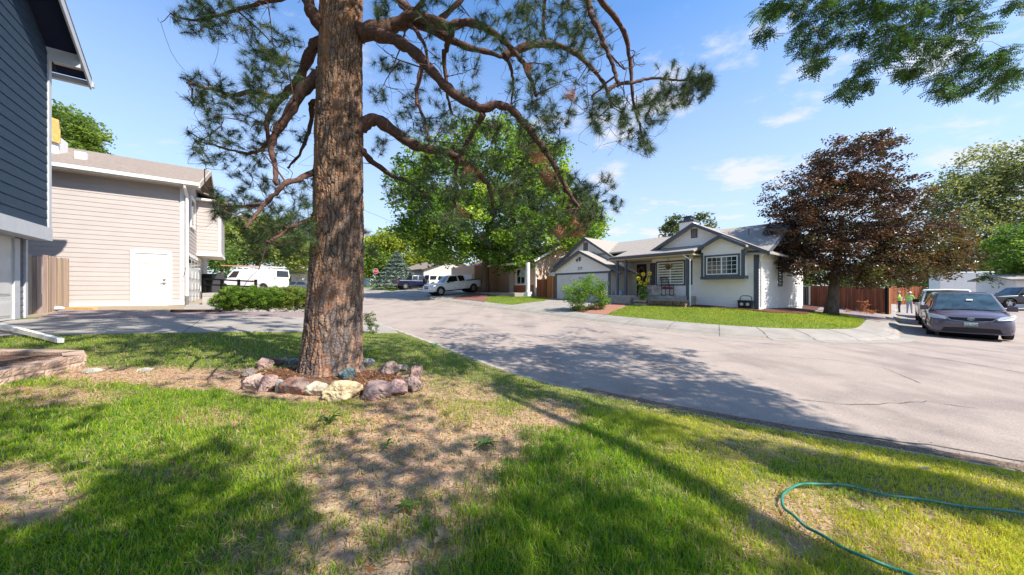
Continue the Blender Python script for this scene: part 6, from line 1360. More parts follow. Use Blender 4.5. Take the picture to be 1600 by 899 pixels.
# ------------------------------------------------------------------ people
def person(label, pos, rz, shirt, trousers, arms, hat, lean=.0):
    t = thing('person', label, 'person', (0, 0, 0)); me = bpy.data.meshes.new('body')
    J = {'pel': (0, 0, .95, .135), 'hipL': (0, .09, .90, .105), 'kneeL': (.03, .11, .50, .068), 'ankL': (-.01, .12, .09, .045), 'toeL': (.14, .13, .04, .038), 'hipR': (0, -.09, .90, .105), 'kneeR': (.06, -.10, .50, .068), 'ankR': (.04, -.12, .09, .045), 'toeR': (.19, -.13, .04, .038),
         'waist': (0, 0, 1.08, .13), 'chest': (lean * .5, 0, 1.32, .155), 'neck': (lean, 0, 1.49, .058), 'head': (lean * 1.2, 0, 1.60, .088), 'crown': (lean * 1.2, 0, 1.70, .078), 'shL': (lean * .7, .17, 1.42, .065), 'shR': (lean * .7, -.17, 1.42, .065)}
    for s, nm in ((1, 'L'), (-1, 'R')):
        e, h = arms[0 if s == 1 else 1]; J['el' + nm] = (e[0], s * e[1], e[2], .045); J['wr' + nm] = (h[0], s * h[1], h[2], .032); d = (Vector((h[0], s * h[1], h[2])) - Vector((e[0], s * e[1], e[2]))).normalized(); k = Vector((h[0], s * h[1], h[2])) + d * .09; J['hd' + nm] = (k.x, k.y, k.z, .036)
    E = [('pel', 'hipL'), ('hipL', 'kneeL'), ('kneeL', 'ankL'), ('ankL', 'toeL'), ('pel', 'hipR'), ('hipR', 'kneeR'), ('kneeR', 'ankR'), ('ankR', 'toeR'), ('pel', 'waist'), ('waist', 'chest'), ('chest', 'neck'), ('neck', 'head'), ('head', 'crown'), ('chest', 'shL'), ('chest', 'shR'), ('shL', 'elL'), ('elL', 'wrL'), ('wrL', 'hdL'), ('shR', 'elR'), ('elR', 'wrR'), ('wrR', 'hdR')]
    K = list(J); me.from_pydata([J[k][:3] for k in K], [(K.index(a), K.index(b)) for a, b in E], []); o = bpy.data.objects.new('body', me); COL.objects.link(o); o.parent = t
    o.modifiers.new('s', 'SKIN')
    for i, k in enumerate(K): me.skin_vertices[0].data[i].radius = (J[k][3], J[k][3]); me.skin_vertices[0].data[i].use_root = (k == 'pel')
    md = o.modifiers.new('ss', 'SUBSURF'); md.levels = 2; md.render_levels = 2; applied(o); me = o.data; me.materials.clear()
    for m in (mat('skin', (.42, .24, .16), .6), shirt, trousers, M_black): me.materials.append(m)
    for p in me.polygons:
        c = p.center; mi = 0
        if c.z < .12: mi = 3
        elif c.z < 1.0 and abs(c.y) < .22: mi = 2
        elif c.z < 1.47 and abs(c.y) < .20: mi = 1
        elif abs(c.y) >= .20 and c.z > 1.22: mi = 1
        p.material_index = mi; p.use_smooth = True
    mb = MB(); hx = lean * 1.2
    mb.tube([(hx, 0, 1.66), (hx, 0, 1.72), (hx, 0, 1.78), (hx, 0, 1.80)], [.112, .108, .075, .02], 14); mb.tube([(hx + .03, 0, 1.655), (hx + .03, 0, 1.672)], [.14, .13], 14); mb.build('hat', hat, t, smooth=True)
    mb = MB()
    for z in (1.12, 1.25): mb.tube([(.0 + lean * .3, 0, z), (.0 + lean * .3, 0, z + .045)], .168, 14)
    mb.build('reflective_band', mat('silver_band', (.6, .6, .6), .3), t)
    mb = MB(); 
    for s in (-1, 1): mb.box((hx + .082, s * .03, 1.63), (.015, .02, .012))
    mb.box((hx + .098, 0, 1.60), (.03, .022, .04)); mb.build('face', mat('skin_dark', (.30, .16, .11), .6), t)
    t.location = pos; t.rotation_euler = (0, 0, rz); return t
hv_y = mat('hivis_yellow', (.55, .80, .04), .6, (.45, .70, .03), 8); hv_g = mat('hivis_green', (.18, .62, .10), .6, (.35, .7, .05), 8)
p1 = P(1406, 487.5, 27); p1.z = T(p1.x, p1.y); p2 = P(1421, 485.5, 27); p2.z = T(p2.x, p2.y)
person('worker in a yellow high visibility shirt and dark jeans, left of the two', p1, 2.2, hv_y, mat('dark_jeans', (.04, .05, .09), .8), [((.12, .24, 1.16), (.32, .20, 1.05)), ((.05, .26, 1.15), (.2, .26, .92))], mat('hat_red', (.45, .35, .30), .6), .05)
person('worker in a green high visibility shirt and pale jeans, right of the two', p2, -2.4, hv_g, mat('pale_jeans', (.30, .36, .44), .8), [((.02, .26, 1.14), (.12, .28, .90)), ((.1, .27, 1.18), (.3, .3, 1.08))], mat('hat_white', (.7, .68, .62), .6), .03)

# ------------------------------------------------------------------ fences
def board_fence(name, label, A, B, h, m, bw=.14, gap=.008, th=.02, cat='fence', jitter=.02, rails=True, posts=True, lean=0.0, tops=0.0, back=1):
    A = Vector(A); B = Vector(B); t = thing(name, label, cat, A); d = B - A; d.z = 0; L_ = d.length; d.normalize(); n_ = Vector((-d.y, d.x, 0)) * back; x = 0; mb = MB()
    while x < L_ - .02:
        w_ = min(bw, L_ - x); p = A + d * x; p1_ = A + d * (x + w_ - gap); z0 = T(p.x, p.y) - .02; hh = h + random.uniform(-jitter, jitter); off = n_ * random.uniform(-.004, .004); ln_ = d * random.uniform(-lean, lean)
        c_ = min(.03, tops)
        poly = [p + off, p1_ + off, p1_ + off + ln_, p + off + ln_]; z1 = z0 + hh
        q = [Vector((poly[0].x, poly[0].y, z0)), Vector((poly[1].x, poly[1].y, z0)), Vector((poly[2].x, poly[2].y, z1 - c_)), Vector((poly[2].x, poly[2].y, z1 - c_)) - d * c_ + Vector((0, 0, c_)), Vector((poly[3].x, poly[3].y, z1 - c_)) + d * c_ + Vector((0, 0, c_)), Vector((poly[3].x, poly[3].y, z1 - c_))]
        if c_ < 1e-6: q = [q[0], q[1], q[2], q[5]]
        v = random.uniform(.6, 1.2); k0 = len(mb.v); mb.prism(q, n_ * th); mb.col += [(v, v * random.uniform(.92, 1.02), v * random.uniform(.88, 1.02))] * (len(mb.v) - k0); x += bw
    mb.build('boards', m, t)
    if rails:
        for f in (.2, .8):
            r = MB(); za, zb = T(A.x, A.y) + h * f, T(B.x, B.y) + h * f; a_ = A + n_ * (th + .001); b_ = B + n_ * (th + .001); r.prism([(a_.x, a_.y, za), (b_.x, b_.y, zb), (b_.x, b_.y, zb + .09), (a_.x, a_.y, za + .09)], n_ * .035); r.build('rail', m, t)
    if posts:
        k_ = max(1, round(L_ / 2.4))
        for i in range(k_ + 1): p = A + d * (L_ * i / k_) + n_ * (th + .05); r = MB(); z0 = T(p.x, p.y); r.box((p.x, p.y, z0 + h / 2), (.09, .09, h + .05), math.atan2(d.y, d.x)); r.build('post', m, t)
    return t
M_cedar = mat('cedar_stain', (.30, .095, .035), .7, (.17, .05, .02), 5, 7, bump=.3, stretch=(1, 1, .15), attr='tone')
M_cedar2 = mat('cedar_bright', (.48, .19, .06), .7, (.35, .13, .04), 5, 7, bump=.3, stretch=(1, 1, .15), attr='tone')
M_grey = mat('weathered_board', (.42, .34, .28), .9, (.24, .19, .16), 4, 9, bump=.5, stretch=(1, 1, .12), attr='tone')
M_greytan = mat('weathered_tan', (.56, .43, .31), .9, (.40, .29, .20), 4, 9, bump=.5, stretch=(1, 1, .12), attr='tone')
f0 = P(1266, 475, 30); f1_ = P(1385, 495.5, 22.5)
board_fence('board_fence', 'long red brown stained board fence behind the purple tree', f0, f1_, 1.8, M_cedar, back=1)
f2 = f1_ + VD * 1.6 + Vector((.3, 0, 0)); board_fence('fence_end', 'bright orange sunlit end panel of the red brown fence by the sidewalk', f1_ + Vector((.05, -.03, 0)), P(1392.5, 493, 23.3), 1.85, M_cedar2)  # same fence; the sun on this panel is put into its brighter board colour
f3, f4 = P(1392, 483, 38), P(1445, 483, 40); board_fence('far_fence', 'brown board fence crossing behind the two workers', f3, f4, 2.1, M_cedar)
board_fence('small_fence', 'brown and orange board fence between the tan house and the white garage', P(839, 458, 29), P(856, 459, 28.4), 1.55, M_cedar)
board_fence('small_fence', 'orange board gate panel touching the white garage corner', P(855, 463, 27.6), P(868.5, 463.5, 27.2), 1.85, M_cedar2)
board_fence('weathered_gate', 'weathered grey board gate leaning beside the navy house', G(41, 492.5), G(76, 489), 1.78, M_grey, bw=.17, lean=.06, rails=False, posts=False, jitter=.05)
board_fence('weathered_fence', 'tan weathered fence boards between the grey gate and the beige house', G(75, 489), G(108, 481), 1.78, M_greytan, bw=.17, rails=False, posts=False, jitter=.03)
for px, py in ((50, 418), (57, 470)):
    pass
# wood rail fence and dark box near the cargo van
rt = thing('rail_fence', 'low wooden rail fence in front of the cargo van beside the hedge', 'fence', G(325, 470)); a, b = P(318, 452, 18), P(398, 452, 18.6)
for z in (.0, .3):
    mb = MB(); mb.prism([(a.x, a.y, CZ + .18 + z), (b.x, b.y, CZ + .05 + z), (b.x, b.y, CZ + .13 + z), (a.x, a.y, CZ + .26 + z)], (0, .04, 0)); mb.build('rail', M_greytan, rt)
for f in (0, .33, .66, 1): p = a.lerp(b, f); mb = MB(); mb.box((p.x, p.y + .07, CZ - .15), (.1, .1, 1.3)); mb.build('post', M_greytan, rt)
p = P(330, 440, 19.5); bx_ = thing('utility_box', 'dark louvered utility unit standing by the beige garage corner', 'box', (p.x, p.y, CZ - .35))
mb = MB(); mb.box((p.x, p.y, CZ + .25), (.85, .8, 1.2)); mb.build('casing', mat('dark_grey_metal', (.05, .05, .055), .6), bx_)
mb = MB()
for i in range(12): mb.box((p.x, p.y - .41, CZ - .2 + i * .085), (.78, .02, .03))
mb.build('louvers', M_black, bx_)
p = G(327, 476); mb = MB(); mb.box((p.x, p.y + .2, p.z + .25), (.5, 1.6, .55), .6); o = mb.build('concrete_step', M_gutter, loc=p); tag(o, 'low grey concrete cheek wall beside the beige garage', 'wall')

# ------------------------------------------------------------------ yard objects
def rock(label, px, py, wpx, hpx, c1, c2, seed, name='rock', group='rocks ringed around the pine', dz=0.0, cat='rock'):
    base = G(px, py + hpx * .45); k = base.y / F; rx, rz_ = wpx * k / 2, hpx * k / 2; rg = np.random.default_rng(seed)
    bmx = bmesh.new(); bmesh.ops.create_icosphere(bmx, subdivisions=5, radius=1); planes = [(Vector(rg.normal(0, 1, 3)).normalized(), rg.uniform(.52, .88)) for _ in range(14)]
    yaw = rg.uniform(0, 3.1)
    for v_ in bmx.verts:
        p = v_.co.copy(); d = p.normalized(); r_ = 1.0
        for n_, h in planes:
            t_ = d.dot(n_)
            if t_ > 1e-3: r_ = min(r_, h / t_)
        p = d * (r_ + .11 * (vnoise(d.x * 5 + seed, d.y * 5 + d.z * 5, 1., seed) - .5) + .07 * (vnoise(d.x * 14 + d.z * 9, d.y * 14 + seed, 1., seed) - .5))
        v_.co = Vector((p.x * rx * 1.12, p.y * rx * .85, p.z * rz_ * 1.3))
    me = bpy.data.meshes.new(name); bmx.to_mesh(me); bmx.free(); me.polygons.foreach_set('use_smooth', [True] * len(me.polygons))
    me.materials.append(mat('rock_%d' % seed, tuple(x * .88 for x in c1), .9, tuple(x * .6 for x in c2), 9, 9, bump=1, bscale=30, lo=.42, hi=.6)); o = bpy.data.objects.new(name, me); COL.objects.link(o)
    o.location = (base.x, base.y + rx * .3, base.z + rz_ * .72 + dz); o.rotation_euler = (0, 0, rg.uniform(-.35, .35)); return tag(o, label, cat, group)
pk, pkd, mv, mvd, cr_, crd, gy_c, gyd, br_, brd, yl, yld, bl, bld = (.56, .41, .34), (.40, .26, .22), (.40, .31, .27), (.27, .19, .17), (.60, .52, .40), (.46, .38, .28), (.45, .44, .42), (.30, .29, .27), (.33, .16, .11), (.18, .10, .08), (.72, .57, .34), (.62, .47, .28), (.17, .24, .24), (.11, .16, .17)
RK = [(409, 569, 32, 18, pk, pkd, 'pink rock at the back left of the ring around the pine'), (429, 566, 24, 11, pkd, brd, 'small low brown pink rock at the back of the ring, left of the trunk'), (444.5, 565, 13, 10, cr_, crd, 'small round tan rock at the back of the ring near the trunk'), (457, 565, 19, 10, gy_c, gyd, 'flat grey rock touching the left foot of the pine trunk'),
      (575, 567, 22, 14, gy_c, (.55, .55, .54), 'pale grey rock just right of the pine trunk'), (606, 577, 34, 26, mv, mvd, 'big mauve rock at the back right of the ring'), (630, 575, 20, 13, pk, cr_, 'small pale peach rock at the back right of the ring'), (649, 583, 27, 28, (.48, .31, .27), mvd, 'tall rose coloured rock at the far right of the ring'), (647, 602, 32, 26, mv, mvd, 'mauve grey rock at the right end of the ring, in front of the rose one'),
      (620, 606, 36, 27, (.52, .34, .32), mvd, 'broad pink mauve rock at the front right of the ring'), (585, 611, 52, 29, (.35, .24, .22), (.58, .42, .38), 'wide dark purple rock at the front, right of the yellow one'), (531, 612, 57, 30, yl, yld, 'large yellow cream boulder at the front centre of the ring'), (491, 609, 33, 22, cr_, crd, 'cream rock between the yellow boulder and the red brown rock'),
      (459, 604, 44, 30, br_, mv, 'red brown rock with a dark underside at the front of the ring'), (436, 603, 24, 28, gy_c, cr_, 'grey white rock wedged left of the red brown rock'), (417, 601, 32, 24, (.50, .31, .28), pk, 'dusky pink rock at the front left of the ring'), (394, 598, 36, 27, pk, (.70, .50, .42), 'pale pink rock at the left end of the ring'), (386, 585, 24, 18, mvd, gyd, 'dark mauve rock in shade at the far left of the ring')]
for i, (px, py, w_, h_, c1, c2, lab) in enumerate(RK): rock(lab, px, py, w_, h_, c1, c2, 100 + i)
rock('blue green square rock leaning against the foot of the pine', 543, 589, 27, 20, bl, bld, 131, dz=.05)
rock('flat pale stone set in the lawn, left of two', 141, 579, 26, 7, cr_, gy_c, 132, name='flat_stone', group='flat stones in the lawn', cat='stone', dz=-.015)
rock('flat pale stone set in the lawn, right of two', 222, 577, 26, 7, cr_, gy_c, 133, name='flat_stone', group='flat stones in the lawn', cat='stone', dz=-.015)
for i, (px, w_) in enumerate([(368, 12), (381, 14), (396, 13), (409, 14), (424, 12), (437, 15), (452, 13), (467, 14)]):
    rock('grey edging stone under the hedge, %s from the timber edging' % ['first', 'second', 'third', 'fourth', 'fifth', 'sixth', 'seventh', 'eighth'][i], px, 486.5, w_, 4.5, gy_c, gyd, 140 + i, name='edging_stone', group='grey edging stones under the hedge', cat='stone')
# mulch within the ring
th_ = np.linspace(0, 2 * np.pi, 40, endpoint=False); ringp = [(-2.55 + 1.08 * math.cos(a), 4.6 + .62 * math.sin(a)) for a in th_]
V = [(-2.55, 4.6, T(-2.55, 4.6) + .05)]; Fc_ = []
for k_, f in enumerate((.35, .7, 1.0)):
    for (x, y) in ringp: xx, yy = -2.55 + (x + 2.55) * f, 4.6 + (y - 4.6) * f; V.append((xx, yy, T(xx, yy) + .045 + .03 * (1 - f) * vnoise(np.array([xx * 3.]), np.array([yy * 3.]), 1.)[0]))
n = 40
for i in range(n): Fc_.append((0, 1 + i, 1 + (i + 1) % n))
mb = MB(); mb.add(V, Fc_); [mb.f.append((1 + k_ * n + i, 1 + (k_ + 1) * n + i, 1 + (k_ + 1) * n + (i + 1) % n, 1 + k_ * n + (i + 1) % n)) or mb.mi.append(0) for k_ in range(2) for i in range(n)]
o = mb.build('ring_mulch', M_barkm, smooth=True); struct(o)
def chips(name, label, fx, n, size, pal, seed):
    rg = np.random.default_rng(seed); X_, Y_ = fx(rg, n); Zq = terrain(X_, Y_) + .055; th = rg.uniform(0, 6.28, len(X_)); ti = rg.uniform(-.5, .5, len(X_)); l_ = size * rg.uniform(.5, 1.5, len(X_)); w_ = l_ * rg.uniform(.2, .4, len(X_))
    D = np.stack([np.cos(th) * l_, np.sin(th) * l_, ti * l_], 1); W_ = np.stack([-np.sin(th) * w_, np.cos(th) * w_, rg.uniform(-.4, .4, len(X_)) * w_], 1); B = np.stack([X_, Y_, Zq], 1)
    V = np.stack([B - D - W_, B - D + W_, B + D + W_, B + D - W_], 1).reshape(-1, 3); pal = np.array(pal); c = pal[rg.integers(0, len(pal), len(X_))] * rg.uniform(.6, 1.3, (len(X_), 1))
    return tag(npmesh(name, V, np.arange(len(V)).reshape(-1, 4), M_grass, col=np.repeat(c, 4, 0)), label, 'litter', kind='stuff')
def ringfx(rg, n): a = rg.uniform(0, 6.28, n); r_ = np.sqrt(rg.uniform(0, 1, n)); return -2.55 + 1.06 * r_ * np.cos(a), 4.6 + .62 * r_ * np.sin(a)
chips('bark_chips', 'brown bark chips and needles strewn inside the rock ring', ringfx, 5200, .018, [(.30, .16, .09), (.18, .08, .05), (.42, .27, .15), (.12, .06, .04)], 5)
def lawnfx(rg, n):
    y = rg.uniform(1.1, 6, n); x = rg.uniform(-1.5, 1.2, n) * y; z, iN, _, dn, _ = terrain(x, y, True); k = iN & (dn > .4) & ~inpoly(x, y, drvpoly) & (dryness(x, y, z) > .25); return x[k], y[k]
chips('fallen_leaves', 'small fallen leaves, rust and tan, dotted over the dry soil', lawnfx, 420, .014, [(.42, .15, .05), (.40, .28, .12), (.25, .14, .07)], 6)
def curbfx(rg, n):
    i0_ = int(np.argmax((NE[:, 0] > .7) & (NE[:, 1] < 8))); i = rg.integers(i0_, min(i0_ + 60, len(NE)), n); p = NE[i]; return p[:, 0] + rg.normal(0, .10, n), p[:, 1] + rg.normal(0, .12, n)
o = chips('curb_litter', 'dirt crumbs and leaf litter gathered along the near curb', curbfx, 5200, .008, [(.22, .15, .10), (.35, .26, .17), (.10, .07, .05)], 7)
def roadfx(rg, n): y = rg.uniform(3.5, 14, n); return rg.uniform(-.3, 1.3, n) * y, y
# retaining wall with split face blocks
rw = thing('retaining_wall', 'low tan split face block retaining wall around the planting bed, left', 'wall', G(60, 590))
def course(A, B, z0a, z0b, h, dep, off, m, name, bl_=.30, cap=False, seed=0):
    A = Vector(A); B = Vector(B); d = (B - A); d.z = 0; L_ = d.length; d.normalize(); n_ = Vector((-d.y, d.x, 0)); mb = MB(); rg = random.Random(seed); x = -off
    while x < L_:
        x0, x1 = max(x, 0), min(x + bl_, L_)
        if x1 - x0 > .04:
            nx, nz = 10, 5; g_ = []; z0 = z0a + (z0b - z0a) * (x0 / L_); k0 = len(mb.v); v = rg.uniform(.85, 1.1)
            for j in range(nz + 1):
                for i in range(nx + 1):
                    f, gq = i / nx, j / nz; e = min(f, 1 - f, gq, 1 - gq); bulge = (0 if e < .01 else rg.uniform(.004, .026)) if not cap else (0 if e < .01 else rg.uniform(.002, .010))
                    p = A + d * (x0 + .003 + (x1 - x0 - .006) * f) - n_ * bulge; mb.v.append((p.x, p.y, z0 + .002 + (h - .004) * gq))
            for j in range(nz):
                for i in range(nx): a = k0 + j * (nx + 1) + i; mb.f.append((a, a + 1, a + nx + 2, a + nx + 1)); mb.mi.append(0)
            p0, p1_ = A + d * (x0 + .003), A + d * (x1 - .003); q0, q1_ = p0 + n_ * dep, p1_ + n_ * dep; zt = z0 + h - .002; zb_ = z0 + .002
            mb.add([(p0.x, p0.y, zt), (p1_.x, p1_.y, zt), (q1_.x, q1_.y, zt), (q0.x, q0.y, zt), (p0.x, p0.y, zb_), (p1_.x, p1_.y, zb_), (q1_.x, q1_.y, zb_), (q0.x, q0.y, zb_)], [(0, 1, 2, 3), (1, 5, 6, 2), (2, 6, 7, 3), (3, 7, 4, 0)])
        x += bl_
    return mb.build(name, m, rw)
M_block = mat('split_block', (.50, .36, .28), .95, (.36, .25, .19), 5, 8, bump=.9, bscale=40)
rA, rB = G(-140, 640), G(132, 573); rC = G(131, 555); rC = rB + (rC - rB).normalized() * .62; rD = G(-100, 548)
zA, zB = rA.z - .0, rB.z + .0
for i, (A_, B_) in enumerate([(rA, rB), (rB, rC)]):
    z0, z1 = A_.z, B_.z; zl = min(rB.z, rA.z) - .02
    course(A_, B_, zl, zl, .115, .2, .0 if i else .1, M_block, 'block_course', seed=i); course(A_ + Vector((0, .02, 0)), B_ + Vector((-.01, .0, 0)), zl + .115, zl + .115, .095, .2, .15, M_block, 'cap_course', seed=i + 9, cap=True)
zl = min(rB.z, rA.z) - .02; n_ = (rD - rC); course(rC, rD, zl + .115, zl + .115, .095, .2, .1, M_block, 'cap_course', seed=30, cap=True); course(rC, rD, zl, zl, .115, .2, .1, M_block, 'block_course', seed=31)
Bq = [rA + Vector((0, .1, 0)), rB + Vector((-.12, .1, 0)), rC + Vector((-.12, -.05, 0)), rD + Vector((0, -.05, 0))]
mb = MB(); zt = zl + .165; nn_ = 14
for j in range(nn_ + 1):
    for i in range(nn_ * 3 + 1):
        f, gq = i / (nn_ * 3), j / nn_; p = (Bq[0].lerp(Bq[1], f)).lerp(Bq[3].lerp(Bq[2], f), gq); mb.v.append((p.x, p.y, zt + .035 * vnoise(np.array([p.x * 5.]), np.array([p.y * 5.]), 1.)[0] - .02))
w3 = nn_ * 3 + 1
for j in range(nn_):
    for i in range(nn_ * 3): a = j * w3 + i; mb.f.append((a, a + 1, a + w3 + 1, a + w3)); mb.mi.append(0)
struct(mb.build('bed_mulch', M_barkm, smooth=True))
# garden hose
hp = [G(x, y) for x, y in [(1700, 828), (1640, 820), (1560, 810), (1480, 800), (1400, 787), (1340, 773), (1290, 766), (1250, 768), (1226, 777), (1220, 792), (1228, 808), (1248, 828), (1270, 846), (1310, 868), (1350, 885), (1400, 903), (1450, 925)]]
hp = smooth_poly([tuple(p) for p in hp], 3); pts = [(p[0], p[1], T(p[0], p[1]) + .034 + .006 * math.sin(i * .9)) for i, p in enumerate(hp)]
hs_ = thing('garden_hose', 'green garden hose looped on the lawn at bottom right', 'hose', pts[len(pts) // 2]); mb = MB(); mb.tube(pts, .0088, 10)
mb.build('tube', mat('hose_green', (.012, .15, .10), .4, (.03, .22, .15), 6, 3, spec=.5), hs_, smooth=True)
# weeds
def weed(label, px, py, n, ln, wd, col, seed, up=.35, name='weed_plant'):
    b = G(px, py); rg = np.random.default_rng(seed); mb = MB()
    for i in range(n):
        a = 2 * math.pi * i / n + rg.uniform(-.3, .3); L_ = ln * rg.uniform(.6, 1.1); d = Vector((math.cos(a), math.sin(a), 0)); s = Vector((-d.y, d.x, 0)); ups = up * rg.uniform(.5, 1.5); prev = None
        for k_ in range(7):
            f = k_ / 6; w_ = wd * math.sin(max(f, .06) ** .8 * math.pi * .93) * (1 + (.35 if k_ % 2 else -.2)); c = b + d * L_ * f + Vector((0, 0, .02 + L_ * (ups * f - ups * .8 * f * f) + .01)); cur = [tuple(c + s * w_ + Vector((0, 0, .006))), tuple(c), tuple(c - s * w_ + Vector((0, 0, .006)))]; k0 = len(mb.v); mb.v += cur
            if prev is not None:
                for q in (0, 1): mb.f.append((prev + q, prev + q + 1, k0 + q + 1, k0 + q)); mb.mi.append(0)
            prev = k0
    o = mb.build(name, mat('weed_%d' % seed, col, .5, tuple(x * .7 for x in col), 12, transl=.25), loc=b, smooth=True); return tag(o, label, 'weed')
weed('flat rosette weed with grey green toothed leaves on bare soil', 758, 703, 13, .13, .013, (.10, .17, .05), 1, .5)
weed('broad leaved pale green weed left of centre in dry soil', 604, 706, 4, .09, .012, (.10, .20, .03), 2, 1.2)
weed('long curled leaf weed near the lower left corner', 98, 858, 3, .13, .009, (.12, .20, .05), 3, 1.3)
weed('low leafy weed in the thin grass right of the rosette', 640, 800, 9, .08, .012, (.09, .15, .03), 4, .4)
weed('tall grassy weed tuft below the rock ring', 515, 668, 26, .12, .006, (.04, .10, .02), 5, 1.8)
weed('dry curled brown leaf standing in the grass, bottom centre', 690, 858, 3, .075, .018, (.42, .31, .17), 6, 1.0, name='dry_leaf')
weed('pale fallen leaf on the lawn above the garden hose', 1444, 741, 2, .06, .02, (.5, .42, .3), 7, .4, name='dry_leaf')
weed('small pale dry leaf on the far part of the lawn by the curb', 1140, 700, 2, .05, .018, (.5, .42, .3), 8, .5, name='dry_leaf')
weed('small green plastic looking sprig at the edge of the gutter', 680, 543, 6, .10, .02, (.03, .30, .14), 9, 1.6, name='sprig')
weed('low blue green sprig in the gutter, nearer of two', 708, 555, 6, .08, .02, (.04, .25, .20), 10, .6, name='sprig')
# timber edging, scrap
def beam(name, label, A, B, w_, h, m):
    A, B = Vector(A), Vector(B); d = (B - A); n_ = Vector((-d.y, d.x, 0)).normalized() * w_; mb = MB(); mb.prism([A, B, B + n_, A + n_], (0, 0, h)); return tag(mb.build(name, m, loc=A), label, 'timber')
beam('timber_edging', 'dark railway tie edging at the foot of the beige downspout', G(266, 490), G(345, 489.5), .16, .12, mat('dark_timber', (.10, .05, .035), .9, (.05, .03, .02), 6))
beam('timber_edging', 'yellowish loose board lying at the foot of the beige wall', G(103, 485.5), G(145, 486), .15, .10, mat('new_timber', (.60, .38, .15), .8, (.5, .3, .1), 6))
b = G(86, 486); mb = MB(); mb.box((b.x, b.y, b.z + .08), (.5, .35, .16), .5); mb.box((b.x - .1, b.y - .1, b.z + .2), (.3, .2, .1), 1.0); o = mb.build('crumpled_bag', M_white, loc=b); md = o.modifiers.new('s', 'SUBSURF'); md.levels = md.render_levels = 2; tag(o, 'crumpled white bag at the foot of the weathered fence', 'bag')
# ------------------------------------------------------------------ around the white house
# AC unit
b = G(1251, 476); b.z = T(b.x, b.y); ac = thing('ac_unit', 'grey outdoor air conditioner beside the white house side wall', 'ac unit', b); h = 28 / F * b.y; s_ = h * .95; rz0 = math.atan2(N3.y, N3.x)
mb = MB(); mb.box((b.x, b.y, b.z + h / 2), (s_ * .94, s_ * .94, h * .96), rz0); mb.build('coil_core', M_well, ac)
mb = MB(); mb.box((b.x, b.y, b.z + h + .02), (s_, s_, .06), rz0); mb.box((b.x, b.y, b.z + .03), (s_ * 1.05, s_ * 1.05, .06), rz0)
for i in range(-1, 2, 2):
    for j in range(-1, 2, 2): o_ = Matrix.Rotation(rz0, 3, 'Z') @ Vector((i * s_ * .46, j * s_ * .46, 0)); mb.box((b.x + o_.x, b.y + o_.y, b.z + h / 2), (.1, .1, h), rz0)
mb.build('casing', mat('ac_grey', (.48, .46, .42), .6), ac)
mb = MB()
for sd in range(4):
    for i in range(13): o_ = Matrix.Rotation(rz0 + sd * math.pi / 2, 3, 'Z') @ Vector((s_ * .475, (i / 12 - .5) * s_ * .82, 0)); mb.box((b.x + o_.x, b.y + o_.y, b.z + h / 2), (.012, .012, h * .92), rz0 + sd * math.pi / 2)
mb.build('guard_wires', M_steel, ac)
# dark cart with hoop handle by the corner
b = G(1165, 484); b.z = T(b.x, b.y) + .05; k = b.y / F; q = thing('garden_cart', 'black garden cart with a hoop handle and two pale discs by the house corner', 'cart', b); r_ = Matrix.Rotation(math.atan2(-D3.y, -D3.x), 3, 'Z')
def lb_(x, y, z): v = r_ @ Vector((x, y, 0)); return (b.x + v.x, b.y + v.y, b.z + z)
mb = MB(); mb.prism([lb_(-9 * k, -.14, .03), lb_(9 * k, -.14, .03), lb_(10 * k, -.14, 13 * k), lb_(-10 * k, -.14, 13 * k)], r_ @ Vector((0, .34, 0))); o = mb.build('bin', M_black, q); md = o.modifiers.new('b', 'BEVEL'); md.width = .02
mb = MB(); mb.tube([lb_(-8 * k, .05, 12 * k), lb_(-7.5 * k, .05, 18 * k), lb_(-4 * k, .05, 20 * k), lb_(4 * k, .05, 20 * k), lb_(7.5 * k, .05, 18 * k), lb_(8 * k, .05, 12 * k)], .016, 6); mb.build('handle', M_black, q)
for s in (-1, 1): mb = MB(); c_ = Vector(lb_(s * 4 * k, -.145, 7 * k)); mb.tube([c_, c_ + r_ @ Vector((0, -.02, 0))], 2.4 * k, 14); mb.build('disc', M_trimgrey, q)
# path light and meter box
b = G(1198, 482); b.z = T(b.x, b.y); q = thing('path_light', 'slim black path light on a stake by the house corner', 'lamp', b); mb = MB(); mb.tube([b, b + Vector((0, 0, .75))], .018, 6); mb.build('stake', M_black, q); mb = MB(); mb.tube([b + Vector((0, 0, .73)), b + Vector((0, 0, .8)), b + Vector((0, 0, .86))], [.05, .12, .02], 10); mb.build('shade', M_black, q)
b = G(1208, 480); q = thing('utility_step', 'grey concrete step and box at the foot of the side wall', 'step', b); mb = MB(); mb.box((b.x, b.y + .1, b.z + .13), (.75, .45, .3), .65); mb.build('tread', M_gutter, q); mb = MB(); mb.box((b.x + .5, b.y + .7, b.z + .3), (.8, .5, .5), .65); mb.build('landing', M_white, q)
